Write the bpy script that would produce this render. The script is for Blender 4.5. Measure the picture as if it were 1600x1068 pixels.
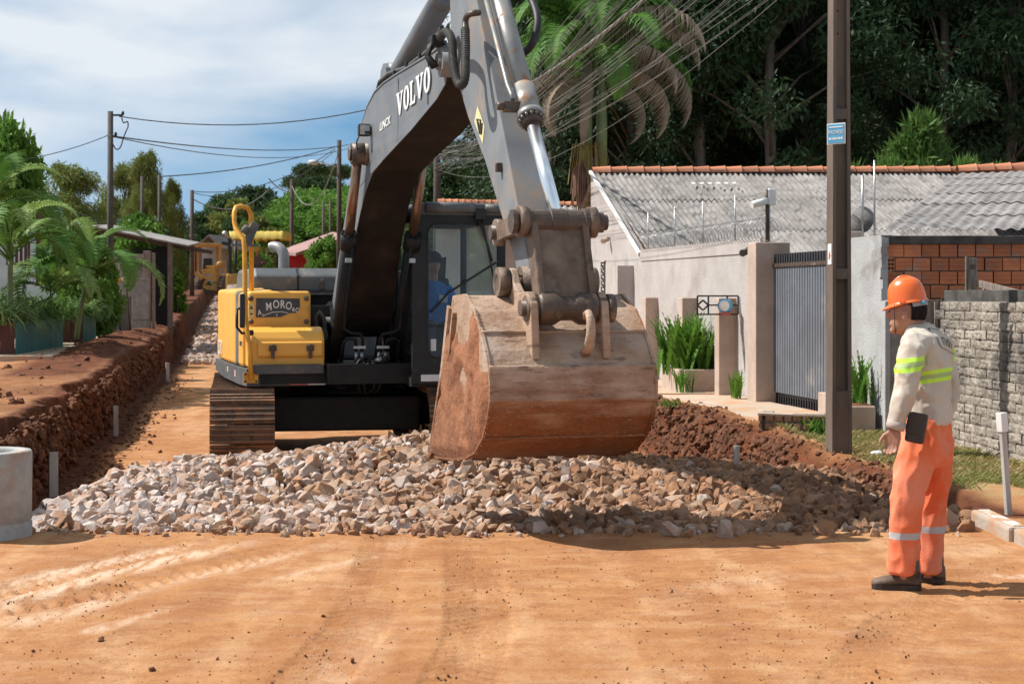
import bpy, bmesh, math, random
import numpy as np
from mathutils import Vector, Matrix, Quaternion
for o in list(bpy.data.objects): bpy.data.objects.remove(o)
SC = bpy.context.scene
COL = SC.collection
R = math.radians
random.seed(7); NR = np.random.RandomState(7)
# ------------------------------------------------------------------ camera
FPX = 2500.0; CAMH = 1.68
cd = bpy.data.cameras.new('camera'); cam = bpy.data.objects.new('camera', cd); COL.objects.link(cam)
cam.location = (0, 0, CAMH); cam.rotation_euler = (R(90), 0, 0)
cd.sensor_width = 36; cd.lens = 36*FPX/1600; cd.shift_y = -74/1600
cd.clip_start = .1; cd.clip_end = 3000
cd.dof.use_dof = True; cd.dof.focus_distance = 12.5; cd.dof.aperture_fstop = 6.3
SC.camera = cam
# ------------------------------------------------------------------ light
SUN = Vector((-.80, .17, 1.0)).normalized()          # towards the sun: from the left, slightly behind
elev = math.asin(SUN.z); azim = math.atan2(SUN.x, SUN.y)
W = bpy.data.worlds.new('World'); SC.world = W; W.use_nodes = True
nt = W.node_tree; nt.nodes.clear()
def N(t, typ, **k):
    n = t.nodes.new(typ)
    for a, b in k.items(): setattr(n, a, b)
    return n
out = N(nt, 'ShaderNodeOutputWorld'); bg = N(nt, 'ShaderNodeBackground'); bg.inputs[1].default_value = .056
sky = N(nt, 'ShaderNodeTexSky', sky_type='NISHITA', sun_disc=False, sun_elevation=elev, sun_rotation=azim, air_density=1.0, dust_density=.2, ozone_density=2.2)
tc = N(nt, 'ShaderNodeTexCoord'); mp = N(nt, 'ShaderNodeMapping'); mp.inputs['Scale'].default_value = (1.0, 1.0, 2.9); mp.inputs['Location'].default_value = (4.55, -3.03, 2.65)
nz = N(nt, 'ShaderNodeTexNoise'); nz.inputs['Scale'].default_value = 3.1; nz.inputs['Detail'].default_value = 9; nz.inputs['Roughness'].default_value = .47
nz.inputs['Distortion'].default_value = .35
rp = N(nt, 'ShaderNodeValToRGB'); rp.color_ramp.elements[0].position = .37; rp.color_ramp.elements[1].position = .57
mx = N(nt, 'ShaderNodeMix', data_type='RGBA'); mx.inputs[7].default_value = (10.6, 11.2, 11.8, 1)
L = nt.links.new
L(tc.outputs['Generated'], mp.inputs[0]); L(mp.outputs[0], nz.inputs['Vector']); L(nz.outputs[0], rp.inputs[0])
sx_ = N(nt, 'ShaderNodeSeparateXYZ'); vz = N(nt, 'ShaderNodeMath', operation='MULTIPLY_ADD'); vz.inputs[1].default_value = .86; vz.inputs[2].default_value = .2; cx_ = N(nt, 'ShaderNodeCombineXYZ')
L(tc.outputs['Generated'], sx_.inputs[0]); L(sx_.outputs[2], vz.inputs[0]); L(sx_.outputs[0], cx_.inputs[0]); L(sx_.outputs[1], cx_.inputs[1]); L(vz.outputs[0], cx_.inputs[2]); L(cx_.outputs[0], sky.inputs[0])
ml = N(nt, 'ShaderNodeMath', operation='MULTIPLY'); ml.inputs[1].default_value = .94; L(rp.outputs[0], ml.inputs[0])
L(ml.outputs[0], mx.inputs[0]); tint_ = N(nt, 'ShaderNodeMix', data_type='RGBA', blend_type='MULTIPLY'); tint_.inputs[0].default_value = 1; tint_.inputs[7].default_value = (1.12, 1.55, 1.55, 1); L(sky.outputs[0], tint_.inputs[6]); L(tint_.outputs[2], mx.inputs[6]); L(mx.outputs[2], bg.inputs[0]); L(bg.outputs[0], out.inputs[0])
sl = bpy.data.lights.new('sun', 'SUN'); sl.energy = 5.0; sl.angle = R(.53); sl.color = (1, .965, .905)
so = bpy.data.objects.new('sun', sl); COL.objects.link(so); so.rotation_euler = SUN.to_track_quat('Z', 'Y').to_euler(); so.location = (-30, 10, 40)
SC.view_settings.view_transform = 'Standard'; SC.view_settings.look = 'None'; SC.view_settings.exposure = .5; SC.view_settings.gamma = 1
SC.view_settings.use_curve_mapping = False
SC.cycles.max_bounces = 8; SC.cycles.transparent_max_bounces = 12; SC.cycles.use_denoising = True
# ------------------------------------------------------------------ helpers
def P(px, py, Y):
    """world point seen at photograph pixel (px, py) when it stands Y metres away"""
    return Vector(((px-800)/FPX*Y, Y, CAMH-(py-460)/FPX*Y))
def tag(o, label=None, cat=None, group=None, kind=None):
    if label: o['label'] = label
    if cat: o['category'] = cat
    if group: o['group'] = group
    if kind: o['kind'] = kind
    return o
def empty(name, loc, label=None, cat=None, group=None, rz=0):
    e = bpy.data.objects.new(name, None); COL.objects.link(e)
    e.location = loc; e.rotation_euler = (0, 0, rz); e.empty_display_size = .3
    return tag(e, label, cat, group)
def mtx(o): return Matrix.Translation(o.location) @ o.rotation_euler.to_matrix().to_4x4() @ Matrix.Diagonal((*o.scale, 1))
def wmtx(o):
    m = mtx(o)
    return wmtx(o.parent) @ o.matrix_parent_inverse @ m if o.parent else m
def adopt(o, parent):
    if parent is not None:
        o.parent = parent; o.matrix_parent_inverse = wmtx(parent).inverted()
    return o
def place(name, mesh, parent=None, loc=(0, 0, 0), rot=(0, 0, 0), scale=(1, 1, 1)):
    o = bpy.data.objects.new(name, mesh); COL.objects.link(o)
    o.location = loc; o.rotation_euler = rot; o.scale = scale
    return adopt(o, parent)
def copy_tree(src, parent=None):
    c = src.copy(); COL.objects.link(c)
    if parent is not None: c.parent = parent; c.matrix_parent_inverse = src.matrix_parent_inverse.copy()
    for ch in [x for x in src.children]: copy_tree(ch, c)
    return c
class MB:
    """collects shapes for one mesh object"""
    def __init__(s, M=None): s.v = []; s.f = []; s.mi = []; s.sm = []; s.M = M or Matrix.Identity(4); s.mat = 0; s.smooth = False
    def add(s, vs, fs, M=None, smooth=None):
        n = len(s.v); T = s.M @ M if M is not None else s.M
        s.v += [T @ Vector(p) for p in vs]
        for f in fs: s.f.append([n+i for i in f]); s.mi.append(s.mat); s.sm.append(s.smooth if smooth is None else smooth)
        return s
    def box(s, c, d, rot=None, bev=0, M=None):
        x, y, z = d[0]/2, d[1]/2, d[2]/2
        T = Matrix.Translation(c)
        if rot is not None: T = T @ (rot.to_4x4() if hasattr(rot, 'to_4x4') else Matrix.Rotation(rot, 4, 'Z'))
        if M is not None: T = M @ T
        if bev <= 0:
            vs = [(-x,-y,-z),(x,-y,-z),(x,y,-z),(-x,y,-z),(-x,-y,z),(x,-y,z),(x,y,z),(-x,y,z)]
            fs = [(3,2,1,0),(4,5,6,7),(0,1,5,4),(1,2,6,5),(2,3,7,6),(3,0,4,7)]
            return s.add(vs, fs, T)
        b = min(bev, x*.9, y*.9, z*.9)
        bm = bmesh.new(); bmesh.ops.create_cube(bm, size=1)
        for q in bm.verts: q.co = Vector((q.co.x*2*x, q.co.y*2*y, q.co.z*2*z))
        bmesh.ops.bevel(bm, geom=bm.edges[:], offset=b, segments=2, affect='EDGES', profile=.6)
        vs = [q.co.copy() for q in bm.verts]; bm.verts.index_update(); fs = [[q.index for q in f.verts] for f in bm.faces]; bm.free()
        return s.add(vs, fs, T)
    def bar(s, a, b, w, h=None, up=(0, 0, 1)):
        a = Vector(a); b = Vector(b); d = b-a; h = h or w
        z = d.normalized(); x = z.cross(Vector(up))
        if x.length < 1e-4: x = z.cross(Vector((0, 1, 0)))
        x.normalize(); y = z.cross(x)
        return s.box((a+b)/2, (w, h, d.length), Matrix((x, y, z)).transposed())
    def tube(s, pts, r, seg=8, caps=True, smooth=True, flat=1.0, up=None):
        pts = [Vector(p) for p in pts]; n = len(pts)
        rr = r if isinstance(r, (list, tuple)) else [r]*n
        t0 = (pts[1]-pts[0]).normalized()
        x = Vector(up) if up is not None else (Vector((0, 0, 1)) if abs(t0.z) < .9 else Vector((0, 1, 0)))
        x = (x-t0*x.dot(t0)).normalized()
        vs = []; fs = []
        for i, p in enumerate(pts):
            t = (pts[min(i+1, n-1)]-pts[max(i-1, 0)])
            if t.length < 1e-9: t = t0
            t.normalize(); x = (x-t*x.dot(t)).normalized(); y = t.cross(x)
            for k in range(seg):
                a = 2*math.pi*k/seg
                vs.append(p+(x*math.cos(a)*flat+y*math.sin(a))*rr[i])
        for i in range(n-1):
            for k in range(seg): fs.append((i*seg+k, i*seg+(k+1) % seg, (i+1)*seg+(k+1) % seg, (i+1)*seg+k))
        if caps: 
            s.add(vs, fs, None, smooth); m = len(s.v)-len(vs)
            s.f.append([m+k for k in range(seg)][::-1]); s.mi.append(s.mat); s.sm.append(False)
            s.f.append([m+(n-1)*seg+k for k in range(seg)]); s.mi.append(s.mat); s.sm.append(False)
            return s
        return s.add(vs, fs, None, smooth)
    def cyl(s, a, b, r, seg=16, r2=None): return s.tube([a, b], [r, r if r2 is None else r2], seg)
    def prism(s, prof, a, b, axis='x', M=None, bev=0):
        """closed 2D profile pushed from a to b along axis; profile in the two other axes"""
        n = len(prof)
        def q(p, t): return (t, p[0], p[1]) if axis == 'x' else (p[0], t, p[1]) if axis == 'y' else (p[0], p[1], t)
        vs = [q(p, a) for p in prof]+[q(p, b) for p in prof]
        fs = [(i, (i+1) % n, n+(i+1) % n, n+i) for i in range(n)]
        return s.add(vs, fs+[list(range(n))[::-1], [n+i for i in range(n)]], M)
    def lathe(s, prof, c, seg=24, axis=(0, 0, 1), smooth=True):
        q = Vector((0, 0, 1)).rotation_difference(Vector(axis)).to_matrix().to_4x4()
        vs = []; fs = []; n = len(prof)
        for r, z in prof:
            for k in range(seg): a = 2*math.pi*k/seg; vs.append((r*math.cos(a), r*math.sin(a), z))
        for i in range(n-1):
            for k in range(seg): fs.append((i*seg+k, i*seg+(k+1) % seg, (i+1)*seg+(k+1) % seg, (i+1)*seg+k))
        return s.add(vs, fs, Matrix.Translation(c) @ q, smooth)
    def mesh(s, name, mats, fix=True):
        me = bpy.data.meshes.new(name); me.from_pydata([tuple(p) for p in s.v], [], s.f)
        for m in (mats if isinstance(mats, (list, tuple)) else [mats]): me.materials.append(m)
        me.polygons.foreach_set('material_index', s.mi); me.polygons.foreach_set('use_smooth', s.sm)
        if fix and len(s.f) < 60000:
            bm = bmesh.new(); bm.from_mesh(me); bmesh.ops.recalc_face_normals(bm, faces=bm.faces[:]); bm.to_mesh(me); bm.free()
        me.update(); return me
    def build(s, name, mats, parent=None, fix=True, bevel=0, **k):
        o = place(name, s.mesh(name, mats, fix), parent)
        if bevel:
            m = o.modifiers.new('bevel', 'BEVEL'); m.width = bevel; m.segments = 2; m.limit_method = 'ANGLE'; m.angle_limit = R(35)
        return o
def raw_mesh(name, verts, faces, mat, smooth=False, attrs=None):
    """numpy arrays to a mesh; faces (n,3) or (n,4)"""
    me = bpy.data.meshes.new(name); v = np.asarray(verts, dtype=np.float32); f = np.asarray(faces, dtype=np.int32)
    me.vertices.add(len(v)); me.vertices.foreach_set('co', v.ravel())
    k = f.shape[1]; me.loops.add(f.size); me.loops.foreach_set('vertex_index', f.ravel())
    me.polygons.add(len(f)); me.polygons.foreach_set('loop_start', np.arange(0, f.size, k, dtype=np.int32))
    me.polygons.foreach_set('use_smooth', np.full(len(f), smooth))
    for m in (mat if isinstance(mat, (list, tuple)) else [mat]): me.materials.append(m)
    for n, a in (attrs or {}).items():
        at = me.attributes.new(n, 'FLOAT', 'POINT'); at.data.foreach_set('value', np.asarray(a, dtype=np.float32))
    me.update(calc_edges=True); me.validate(); return me
# vectorised noise
def vn(x, y, seed=0):
    xi = np.floor(x).astype(np.int64); yi = np.floor(y).astype(np.int64); xf = x-xi; yf = y-yi
    def h(a, b):
        n = (a*374761393+b*668265263+seed*1442695041) & 0xffffffff
        n = ((n ^ (n >> 13))*1274126177) & 0xffffffff
        return ((n ^ (n >> 16)) & 0xffff)/65535.0
    u = xf*xf*(3-2*xf); w = yf*yf*(3-2*yf)
    return (h(xi, yi)*(1-u)+h(xi+1, yi)*u)*(1-w)+(h(xi, yi+1)*(1-u)+h(xi+1, yi+1)*u)*w
def fbm(x, y, o=4, seed=0):
    t = 0; a = .5; s = 0
    for i in range(o): t = t+a*vn(x*2**i+17.3*i, y*2**i+9.1*i, seed+i); s += a; a *= .5
    return t/s-.5
def sst(a, b, x): t = np.clip((x-a)/(b-a), 0, 1); return t*t*(3-2*t)
# ------------------------------------------------------------------ materials
def mat(name, c, c2=None, sc=6, rough=.75, metal=0, bump=.15, bsc=None, dirt=None, dsc=2.5, damt=.5, vary=0, coord='Object', spec=.4, stretch=None, trans=0, detail=6, coat=0, hi=.62, lo=.38, dlo=None):
    m = bpy.data.materials.new(name); m.use_nodes = True; t = m.node_tree; t.nodes.clear(); K = t.links.new
    o = N(t, 'ShaderNodeOutputMaterial'); b = N(t, 'ShaderNodeBsdfPrincipled'); K(b.outputs[0], o.inputs[0])
    b.inputs['Roughness'].default_value = rough; b.inputs['Metallic'].default_value = metal; b.inputs['Specular IOR Level'].default_value = spec
    if coat: b.inputs['Coat Weight'].default_value = coat; b.inputs['Coat Roughness'].default_value = .25
    vec = N(t, 'ShaderNodeNewGeometry').outputs['Position'] if coord == 'World' else N(t, 'ShaderNodeTexCoord').outputs[coord]
    if stretch:
        mp = N(t, 'ShaderNodeMapping'); mp.inputs['Scale'].default_value = stretch; K(vec, mp.inputs[0]); vec = mp.outputs[0]
    def noise(scale, d=detail):
        n = N(t, 'ShaderNodeTexNoise'); n.inputs['Scale'].default_value = scale; n.inputs['Detail'].default_value = d; n.inputs['Roughness'].default_value = .6; K(vec, n.inputs['Vector']); return n.outputs[0]
    def ramp(x, a, bb):
        r = N(t, 'ShaderNodeMapRange'); r.inputs[1].default_value = a; r.inputs[2].default_value = bb; K(x, r.inputs[0]); return r.outputs[0]
    def mixc(f, a, bcol):
        x = N(t, 'ShaderNodeMix', data_type='RGBA')
        for s_, v in ((0, f), (6, a), (7, bcol)):
            if isinstance(v, (tuple, list)): x.inputs[s_].default_value = (*v, 1)
            elif isinstance(v, (int, float)): x.inputs[s_].default_value = v
            else: K(v, x.inputs[s_])
        return x.outputs[2]
    c2 = c2 or tuple(q*.72 for q in c)
    col = mixc(ramp(noise(sc), lo, hi), c, c2)
    if dirt:
        a = .5+(.5-damt)*.35 if dlo is None else dlo
        dm = ramp(noise(dsc, 9), a, a+.14)
        col = mixc(dm, col, dirt)
        rr = N(t, 'ShaderNodeMix', data_type='FLOAT'); rr.inputs[2].default_value = rough; rr.inputs[3].default_value = .9; K(dm, rr.inputs[0]); K(rr.outputs[0], b.inputs['Roughness'])
        if metal:
            mm = N(t, 'ShaderNodeMix', data_type='FLOAT'); mm.inputs[2].default_value = metal; mm.inputs[3].default_value = 0; K(dm, mm.inputs[0]); K(mm.outputs[0], b.inputs['Metallic'])
    if vary:
        oi = N(t, 'ShaderNodeObjectInfo'); hs = N(t, 'ShaderNodeHueSaturation')
        mr = N(t, 'ShaderNodeMapRange'); mr.inputs[3].default_value = 1-vary; mr.inputs[4].default_value = 1+vary; K(oi.outputs['Random'], mr.inputs[0]); K(mr.outputs[0], hs.inputs['Value'])
        K(col, hs.inputs['Color']); col = hs.outputs[0]
    K(col, b.inputs['Base Color'])
    if bump:
        bn = N(t, 'ShaderNodeBump'); bn.inputs['Strength'].default_value = bump; bn.inputs['Distance'].default_value = .02
        K(noise(bsc or sc*6, 8), bn.inputs['Height']); K(bn.outputs[0], b.inputs['Normal'])
    if trans:
        tr = N(t, 'ShaderNodeBsdfTranslucent'); K(col, tr.inputs[0]); ms = N(t, 'ShaderNodeMixShader'); ms.inputs[0].default_value = trans
        K(b.outputs[0], ms.inputs[1]); K(tr.outputs[0], ms.inputs[2]); K(ms.outputs[0], o.inputs[0])
    return m
def glass(name, tint=(.75, .85, .85), rough=.02, opac=.25):
    m = bpy.data.materials.new(name); m.use_nodes = True; t = m.node_tree; t.nodes.clear(); K = t.links.new
    o = N(t, 'ShaderNodeOutputMaterial'); g = N(t, 'ShaderNodeBsdfGlossy'); g.inputs['Roughness'].default_value = rough
    tr = N(t, 'ShaderNodeBsdfTransparent'); tr.inputs[0].default_value = (*tint, 1); fr = N(t, 'ShaderNodeFresnel'); fr.inputs[0].default_value = 1.45
    df = N(t, 'ShaderNodeBsdfDiffuse'); df.inputs[0].default_value = (.25, .27, .27, 1)
    a = N(t, 'ShaderNodeMixShader'); a.inputs[0].default_value = opac; K(tr.outputs[0], a.inputs[1]); K(df.outputs[0], a.inputs[2])
    b = N(t, 'ShaderNodeMixShader'); K(fr.outputs[0], b.inputs[0]); K(a.outputs[0], b.inputs[1]); K(g.outputs[0], b.inputs[2]); K(b.outputs[0], o.inputs[0]); return m
DUST = (.36, .19, .10)
M = {}
M['yellow'] = mat('yellow_paint', (.80, .41, .065), (.74, .36, .055), 3, .42, bump=.03, dirt=(.50, .27, .11), dsc=3.5, damt=.25, spec=.5)
M['rail_yellow'] = mat('rail_yellow', (.74, .36, .04), (.62, .28, .03), 9, .4, bump=.02)
M['black_paint'] = mat('black_paint', (.011, .011, .012), (.018, .017, .016), 5, .55, bump=.04, dirt=(.04, .028, .02), dsc=3, damt=.2, spec=.25)
M['cab_grey'] = mat('cab_grey', (.017, .018, .019), (.026, .026, .025), 4, .55, bump=.03, dirt=(.07, .055, .042), dsc=4, damt=.22, spec=.3)
M['hood_grey'] = mat('hood_grey', (.085, .095, .10), (.12, .125, .125), 4, .5, bump=.03, dirt=(.22, .18, .15), dsc=5, damt=.35)
M['boom_grey'] = mat('boom_grey', (.122, .128, .136), (.15, .155, .162), 2.2, .5, bump=.04, dirt=(.19, .165, .14), dsc=2.6, damt=.35, detail=10)
M['stick_grey'] = mat('stick_grey', (.150, .155, .163), (.19, .193, .198), 2.6, .55, bump=.06, dirt=(.26, .19, .14), dsc=3.5, damt=.42, detail=10)
M['skirt'] = mat('skirt_grey', (.07, .07, .072), (.10, .098, .095), 5, .55, bump=.05, dirt=(.2, .13, .09), dsc=4, damt=.3)
M['belly_shade'] = mat('belly_shade_grime', (.018, .014, .012), (.032, .022, .017), 3, .75, bump=.2, dirt=(.055, .033, .023), dsc=3, damt=.25, spec=.2)  # brown oily dirt, darkened so the colour carries the shade under the boom
M['rust'] = mat('rusty_steel', (.22, .155, .112), (.125, .08, .055), 4, .6, .15, bump=.3, bsc=40, dirt=(.06, .045, .035), dsc=5, damt=.4)
M['rust_dark'] = mat('greasy_steel', (.11, .075, .055), (.055, .04, .032), 6, .45, .2, bump=.25, dirt=(.25, .17, .11), dsc=6, damt=.35)
M['bucket'] = mat('bucket_steel', (.44, .315, .225), (.30, .175, .105), 3.0, .6, .08, bump=.4, bsc=34, dirt=(.40, .30, .23), dsc=3.4, damt=.4, detail=11)
M['mud'] = mat('caked_mud', (.30, .125, .058), (.19, .075, .034), 5, .95, bump=.9, bsc=28)
M['chrome'] = mat('chrome_rod', (.86, .88, .90), (.84, .86, .89), 3, .3, 1.0, bump=0)
M['rod_brown'] = mat('oily_rod', (.34, .22, .16), (.25, .15, .10), 4, .28, .75, bump=.03)
M['barrel'] = mat('worn_barrel', (.24, .235, .225), (.30, .285, .265), 6, .38, .45, bump=.08, dirt=(.30, .155, .085), dsc=7, damt=.38)
M['rubber'] = mat('black_rubber', (.016, .016, .016), (.028, .027, .026), 12, .55, bump=.1)
M['hose'] = mat('dusty_hose', (.045, .042, .04), (.08, .07, .06), 20, .6, bump=.2)
M['shoe'] = mat('track_shoe_steel', (.13, .08, .055), (.20, .115, .07), 8, .6, .25, bump=.4, bsc=40, dirt=(.27, .125, .06), dsc=4, damt=.5, coord='World')
M['white_paint'] = mat('white_paint', (.72, .71, .69), (.62, .61, .58), 8, .5, bump=.02)
M['red_tape'] = mat('red_tape', (.55, .10, .06), (.45, .09, .06), 8, .4, bump=0)
M['decal_yellow'] = mat('decal_cream', (.66, .56, .28), (.58, .5, .27), 12, .6, bump=0)
M['decal_black'] = mat('decal_black', (.045, .05, .052), (.075, .075, .078), 12, .5, bump=0)
M['glass'] = glass('cab_glass', (.78, .93, .96), .02, .06)
M['lamp_glass'] = mat('lamp_glass', (.5, .5, .48), (.35, .35, .34), 30, .2, bump=.1)
M['concrete'] = mat('concrete', (.40, .385, .36), (.29, .28, .265), 4, .9, bump=.25, bsc=30, dirt=(.34, .23, .16), dsc=2.2, damt=.35)
M['pole_concrete'] = mat('pole_concrete', (.165, .118, .088), (.115, .082, .063), 5, .9, bump=.35, bsc=60, dirt=(.10, .085, .075), dsc=3, damt=.4, stretch=(1, 1, .25))
M['wood_grey'] = mat('weathered_wood', (.26, .215, .175), (.16, .125, .10), 5, .9, bump=.3, bsc=14, stretch=(6, 6, .7), vary=.3)
M['wood_dark'] = mat('dark_pole_wood', (.095, .07, .055), (.06, .045, .036), 5, .9, bump=.3, stretch=(6, 6, .7), vary=.2)
M['wire'] = mat('cable_black', (.025, .025, .026), (.05, .048, .045), 3, .6, bump=0)
M['wire_grey'] = mat('cable_grey', (.16, .15, .145), (.24, .225, .21), .8, .6, bump=0)
M['wall_pink'] = mat('render_pinkish', (.465, .43, .405), (.40, .365, .34), 2.0, .95, bump=.8, bsc=55, dirt=(.34, .30, .275), dsc=1.1, damt=.42)
M['pillar_pink'] = mat('render_pillar', (.49, .375, .305), (.41, .31, .25), 3, .95, bump=.6, bsc=55)
M['plaster_grey'] = mat('plaster_grey', (.40, .40, .395), (.33, .325, .32), 3, .95, bump=.5, bsc=45, dirt=(.2, .18, .165), dsc=1.6, damt=.25)
M['brick'] = mat('hollow_brick', (.47, .165, .075), (.36, .115, .055), 5, .9, bump=.25, bsc=40, vary=.25, dirt=(.30, .20, .15), dsc=5, damt=.4, coord='World')
M['brick_hole'] = mat('brick_hole', (.06, .03, .02), None, 5, .95, bump=0)
M['mortar'] = mat('mortar', (.30, .27, .24), (.22, .195, .17), 8, .95, bump=.5, bsc=50, dirt=(.09, .08, .075), dsc=1.5, damt=.35)
M['black_cap'] = mat('mouldy_cap', (.035, .032, .03), (.09, .08, .07), 6, .95, bump=.5, bsc=40)
M['block'] = mat('rough_block', (.35, .305, .25), (.20, .168, .135), 5, .95, bump=1.0, bsc=30, vary=.14, dirt=(.10, .088, .078), dsc=1.5, damt=.5, coord='World')
M['sheet'] = mat('fibre_cement', (.27, .25, .235), (.18, .165, .155), 3, .95, bump=.3, bsc=30, dirt=(.10, .09, .085), dsc=4.5, damt=.40, vary=.12)
M['ridge'] = mat('ridge_clay', (.53, .20, .095), (.42, .15, .075), 4, .85, bump=.2, vary=.2, dirt=(.25, .16, .11), dsc=5, damt=.3)
M['gate'] = mat('gate_grey', (.155, .17, .195), (.13, .14, .16), 3, .5, .1, bump=.03, dirt=(.25, .22, .20), dsc=2, damt=.2, vary=.07)
M['gate_dark'] = mat('gate_dark', (.035, .037, .042), None, 3, .5, bump=.03)
M['iron'] = mat('black_iron', (.04, .038, .036), (.07, .055, .045), 8, .6, .3, bump=.1)
M['galv'] = mat('galvanised', (.48, .48, .47), (.36, .36, .35), 10, .4, .7, bump=.05)
M['sign_blue'] = mat('sign_blue', (.10, .33, .52), (.09, .29, .47), 6, .45, bump=0)
M['leaf'] = mat('leaf_green', (.075, .15, .03), (.11, .20, .045), 2.0, .55, bump=0, spec=.15, trans=.3, vary=.2)
M['leaf_bright'] = mat('leaf_bright', (.13, .25, .04), (.09, .19, .03), 1.0, .55, bump=0, spec=.15, trans=.35, vary=.15)
M['leaf_dark'] = mat('leaf_dark', (.034, .072, .024), (.06, .105, .036), .6, .6, bump=0, spec=.15, trans=.2, vary=.25)
M['leaf_olive'] = mat('leaf_olive', (.13, .18, .035), (.19, .20, .055), .8, .6, bump=0, spec=.15, trans=.3, vary=.15)
M['leaf_euc'] = mat('leaf_eucalyptus', (.020, .043, .019), (.036, .064, .028), .5, .6, bump=0, spec=.15, trans=.18, vary=.3)
M['frond'] = mat('palm_frond', (.06, .15, .025), (.10, .20, .035), 1.5, .55, bump=0, spec=.15, trans=.25, vary=.2)
M['frond_pale'] = mat('palm_frond_pale', (.17, .27, .07), (.24, .32, .10), 2, .55, bump=0, spec=.15, trans=.3, vary=.15)
M['frond_dry'] = mat('palm_frond_dry', (.34, .27, .19), (.24, .185, .125), 3, .8, bump=0, trans=.2, vary=.2)
M['spiky'] = mat('variegated_blade', (.24, .32, .12), (.09, .17, .045), 6, .5, bump=0, spec=.15, trans=.25, vary=.15)
M['fern'] = mat('fern_green', (.12, .25, .035), (.08, .18, .025), 5, .5, bump=0, spec=.15, trans=.3)
M['bark'] = mat('bark', (.16, .13, .105), (.09, .07, .055), 4, .95, bump=.5, stretch=(3, 3, .6))
M['bark_pale'] = mat('bark_pale', (.15, .125, .10), (.085, .07, .058), 3, .9, bump=.3, stretch=(3, 3, .4))
M['palm_trunk'] = mat('palm_trunk', (.22, .20, .17), (.13, .115, .10), 3, .95, bump=.4, stretch=(2, 2, 7))
M['crownshaft'] = mat('crownshaft', (.17, .22, .09), (.12, .16, .06), 3, .5, bump=.05)
M['dry_grass'] = mat('dry_grass', (.38, .30, .14), (.24, .25, .08), 1.4, .9, bump=0, trans=.25)

# soil film: red earth rubbed into the lower half of the bucket, with a ragged upper edge and long scrape marks
def soil_film(m, zc, zw, colr):
    t = m.node_tree; K = t.links.new; b = [n for n in t.nodes if n.type == 'BSDF_PRINCIPLED'][0]; src = b.inputs['Base Color'].links[0].from_socket
    tc = N(t, 'ShaderNodeTexCoord'); sp = N(t, 'ShaderNodeSeparateXYZ'); K(tc.outputs['Object'], sp.inputs[0])
    mp = N(t, 'ShaderNodeMapping'); mp.inputs['Scale'].default_value = (1.2, 1.2, 7); K(tc.outputs['Object'], mp.inputs[0])
    nz = N(t, 'ShaderNodeTexNoise'); nz.inputs['Scale'].default_value = 2.2; nz.inputs['Detail'].default_value = 10; K(mp.outputs[0], nz.inputs['Vector'])
    n2 = N(t, 'ShaderNodeTexNoise'); n2.inputs['Scale'].default_value = 9; n2.inputs['Detail'].default_value = 10; K(tc.outputs['Object'], n2.inputs['Vector'])
    a = N(t, 'ShaderNodeMath', operation='MULTIPLY_ADD'); a.inputs[1].default_value = -1.1; K(nz.outputs[0], a.inputs[0]); K(sp.outputs[2], a.inputs[2])
    r = N(t, 'ShaderNodeMapRange'); r.inputs[1].default_value = zc+zw-.55; r.inputs[2].default_value = zc-zw-.55; K(a.outputs[0], r.inputs[0])
    c = N(t, 'ShaderNodeMix', data_type='RGBA'); c.inputs[6].default_value = (*colr, 1); c.inputs[7].default_value = (*(q*.55 for q in colr), 1); K(n2.outputs[0], c.inputs[0])
    x = N(t, 'ShaderNodeMix', data_type='RGBA'); K(r.outputs[0], x.inputs[0]); K(src, x.inputs[6]); K(c.outputs[2], x.inputs[7]); n3 = N(t, 'ShaderNodeTexNoise'); n3.inputs['Scale'].default_value = 5; n3.inputs['Detail'].default_value = 12; n3.inputs['Roughness'].default_value = .7; K(mp.outputs[0], n3.inputs['Vector'])
    r3 = N(t, 'ShaderNodeMapRange'); r3.inputs[1].default_value = .54; r3.inputs[2].default_value = .66; r3.inputs[4].default_value = .75; K(n3.outputs[0], r3.inputs[0])
    y = N(t, 'ShaderNodeMix', data_type='RGBA'); y.inputs[7].default_value = (.10, .058, .036, 1); K(r3.outputs[0], y.inputs[0]); K(x.outputs[2], y.inputs[6])
    n4 = N(t, 'ShaderNodeTexNoise'); n4.inputs['Scale'].default_value = 26; n4.inputs['Detail'].default_value = 6; K(mp.outputs[0], n4.inputs['Vector']); r4 = N(t, 'ShaderNodeMapRange'); r4.inputs[1].default_value = .60; r4.inputs[2].default_value = .68; r4.inputs[4].default_value = .6; K(n4.outputs[0], r4.inputs[0])
    w = N(t, 'ShaderNodeMix', data_type='RGBA'); w.inputs[7].default_value = (.44, .34, .27, 1); K(r4.outputs[0], w.inputs[0]); K(y.outputs[2], w.inputs[6]); K(w.outputs[2], b.inputs['Base Color'])
soil_film(M['bucket'], .98, .22, (.27, .105, .04))
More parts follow.
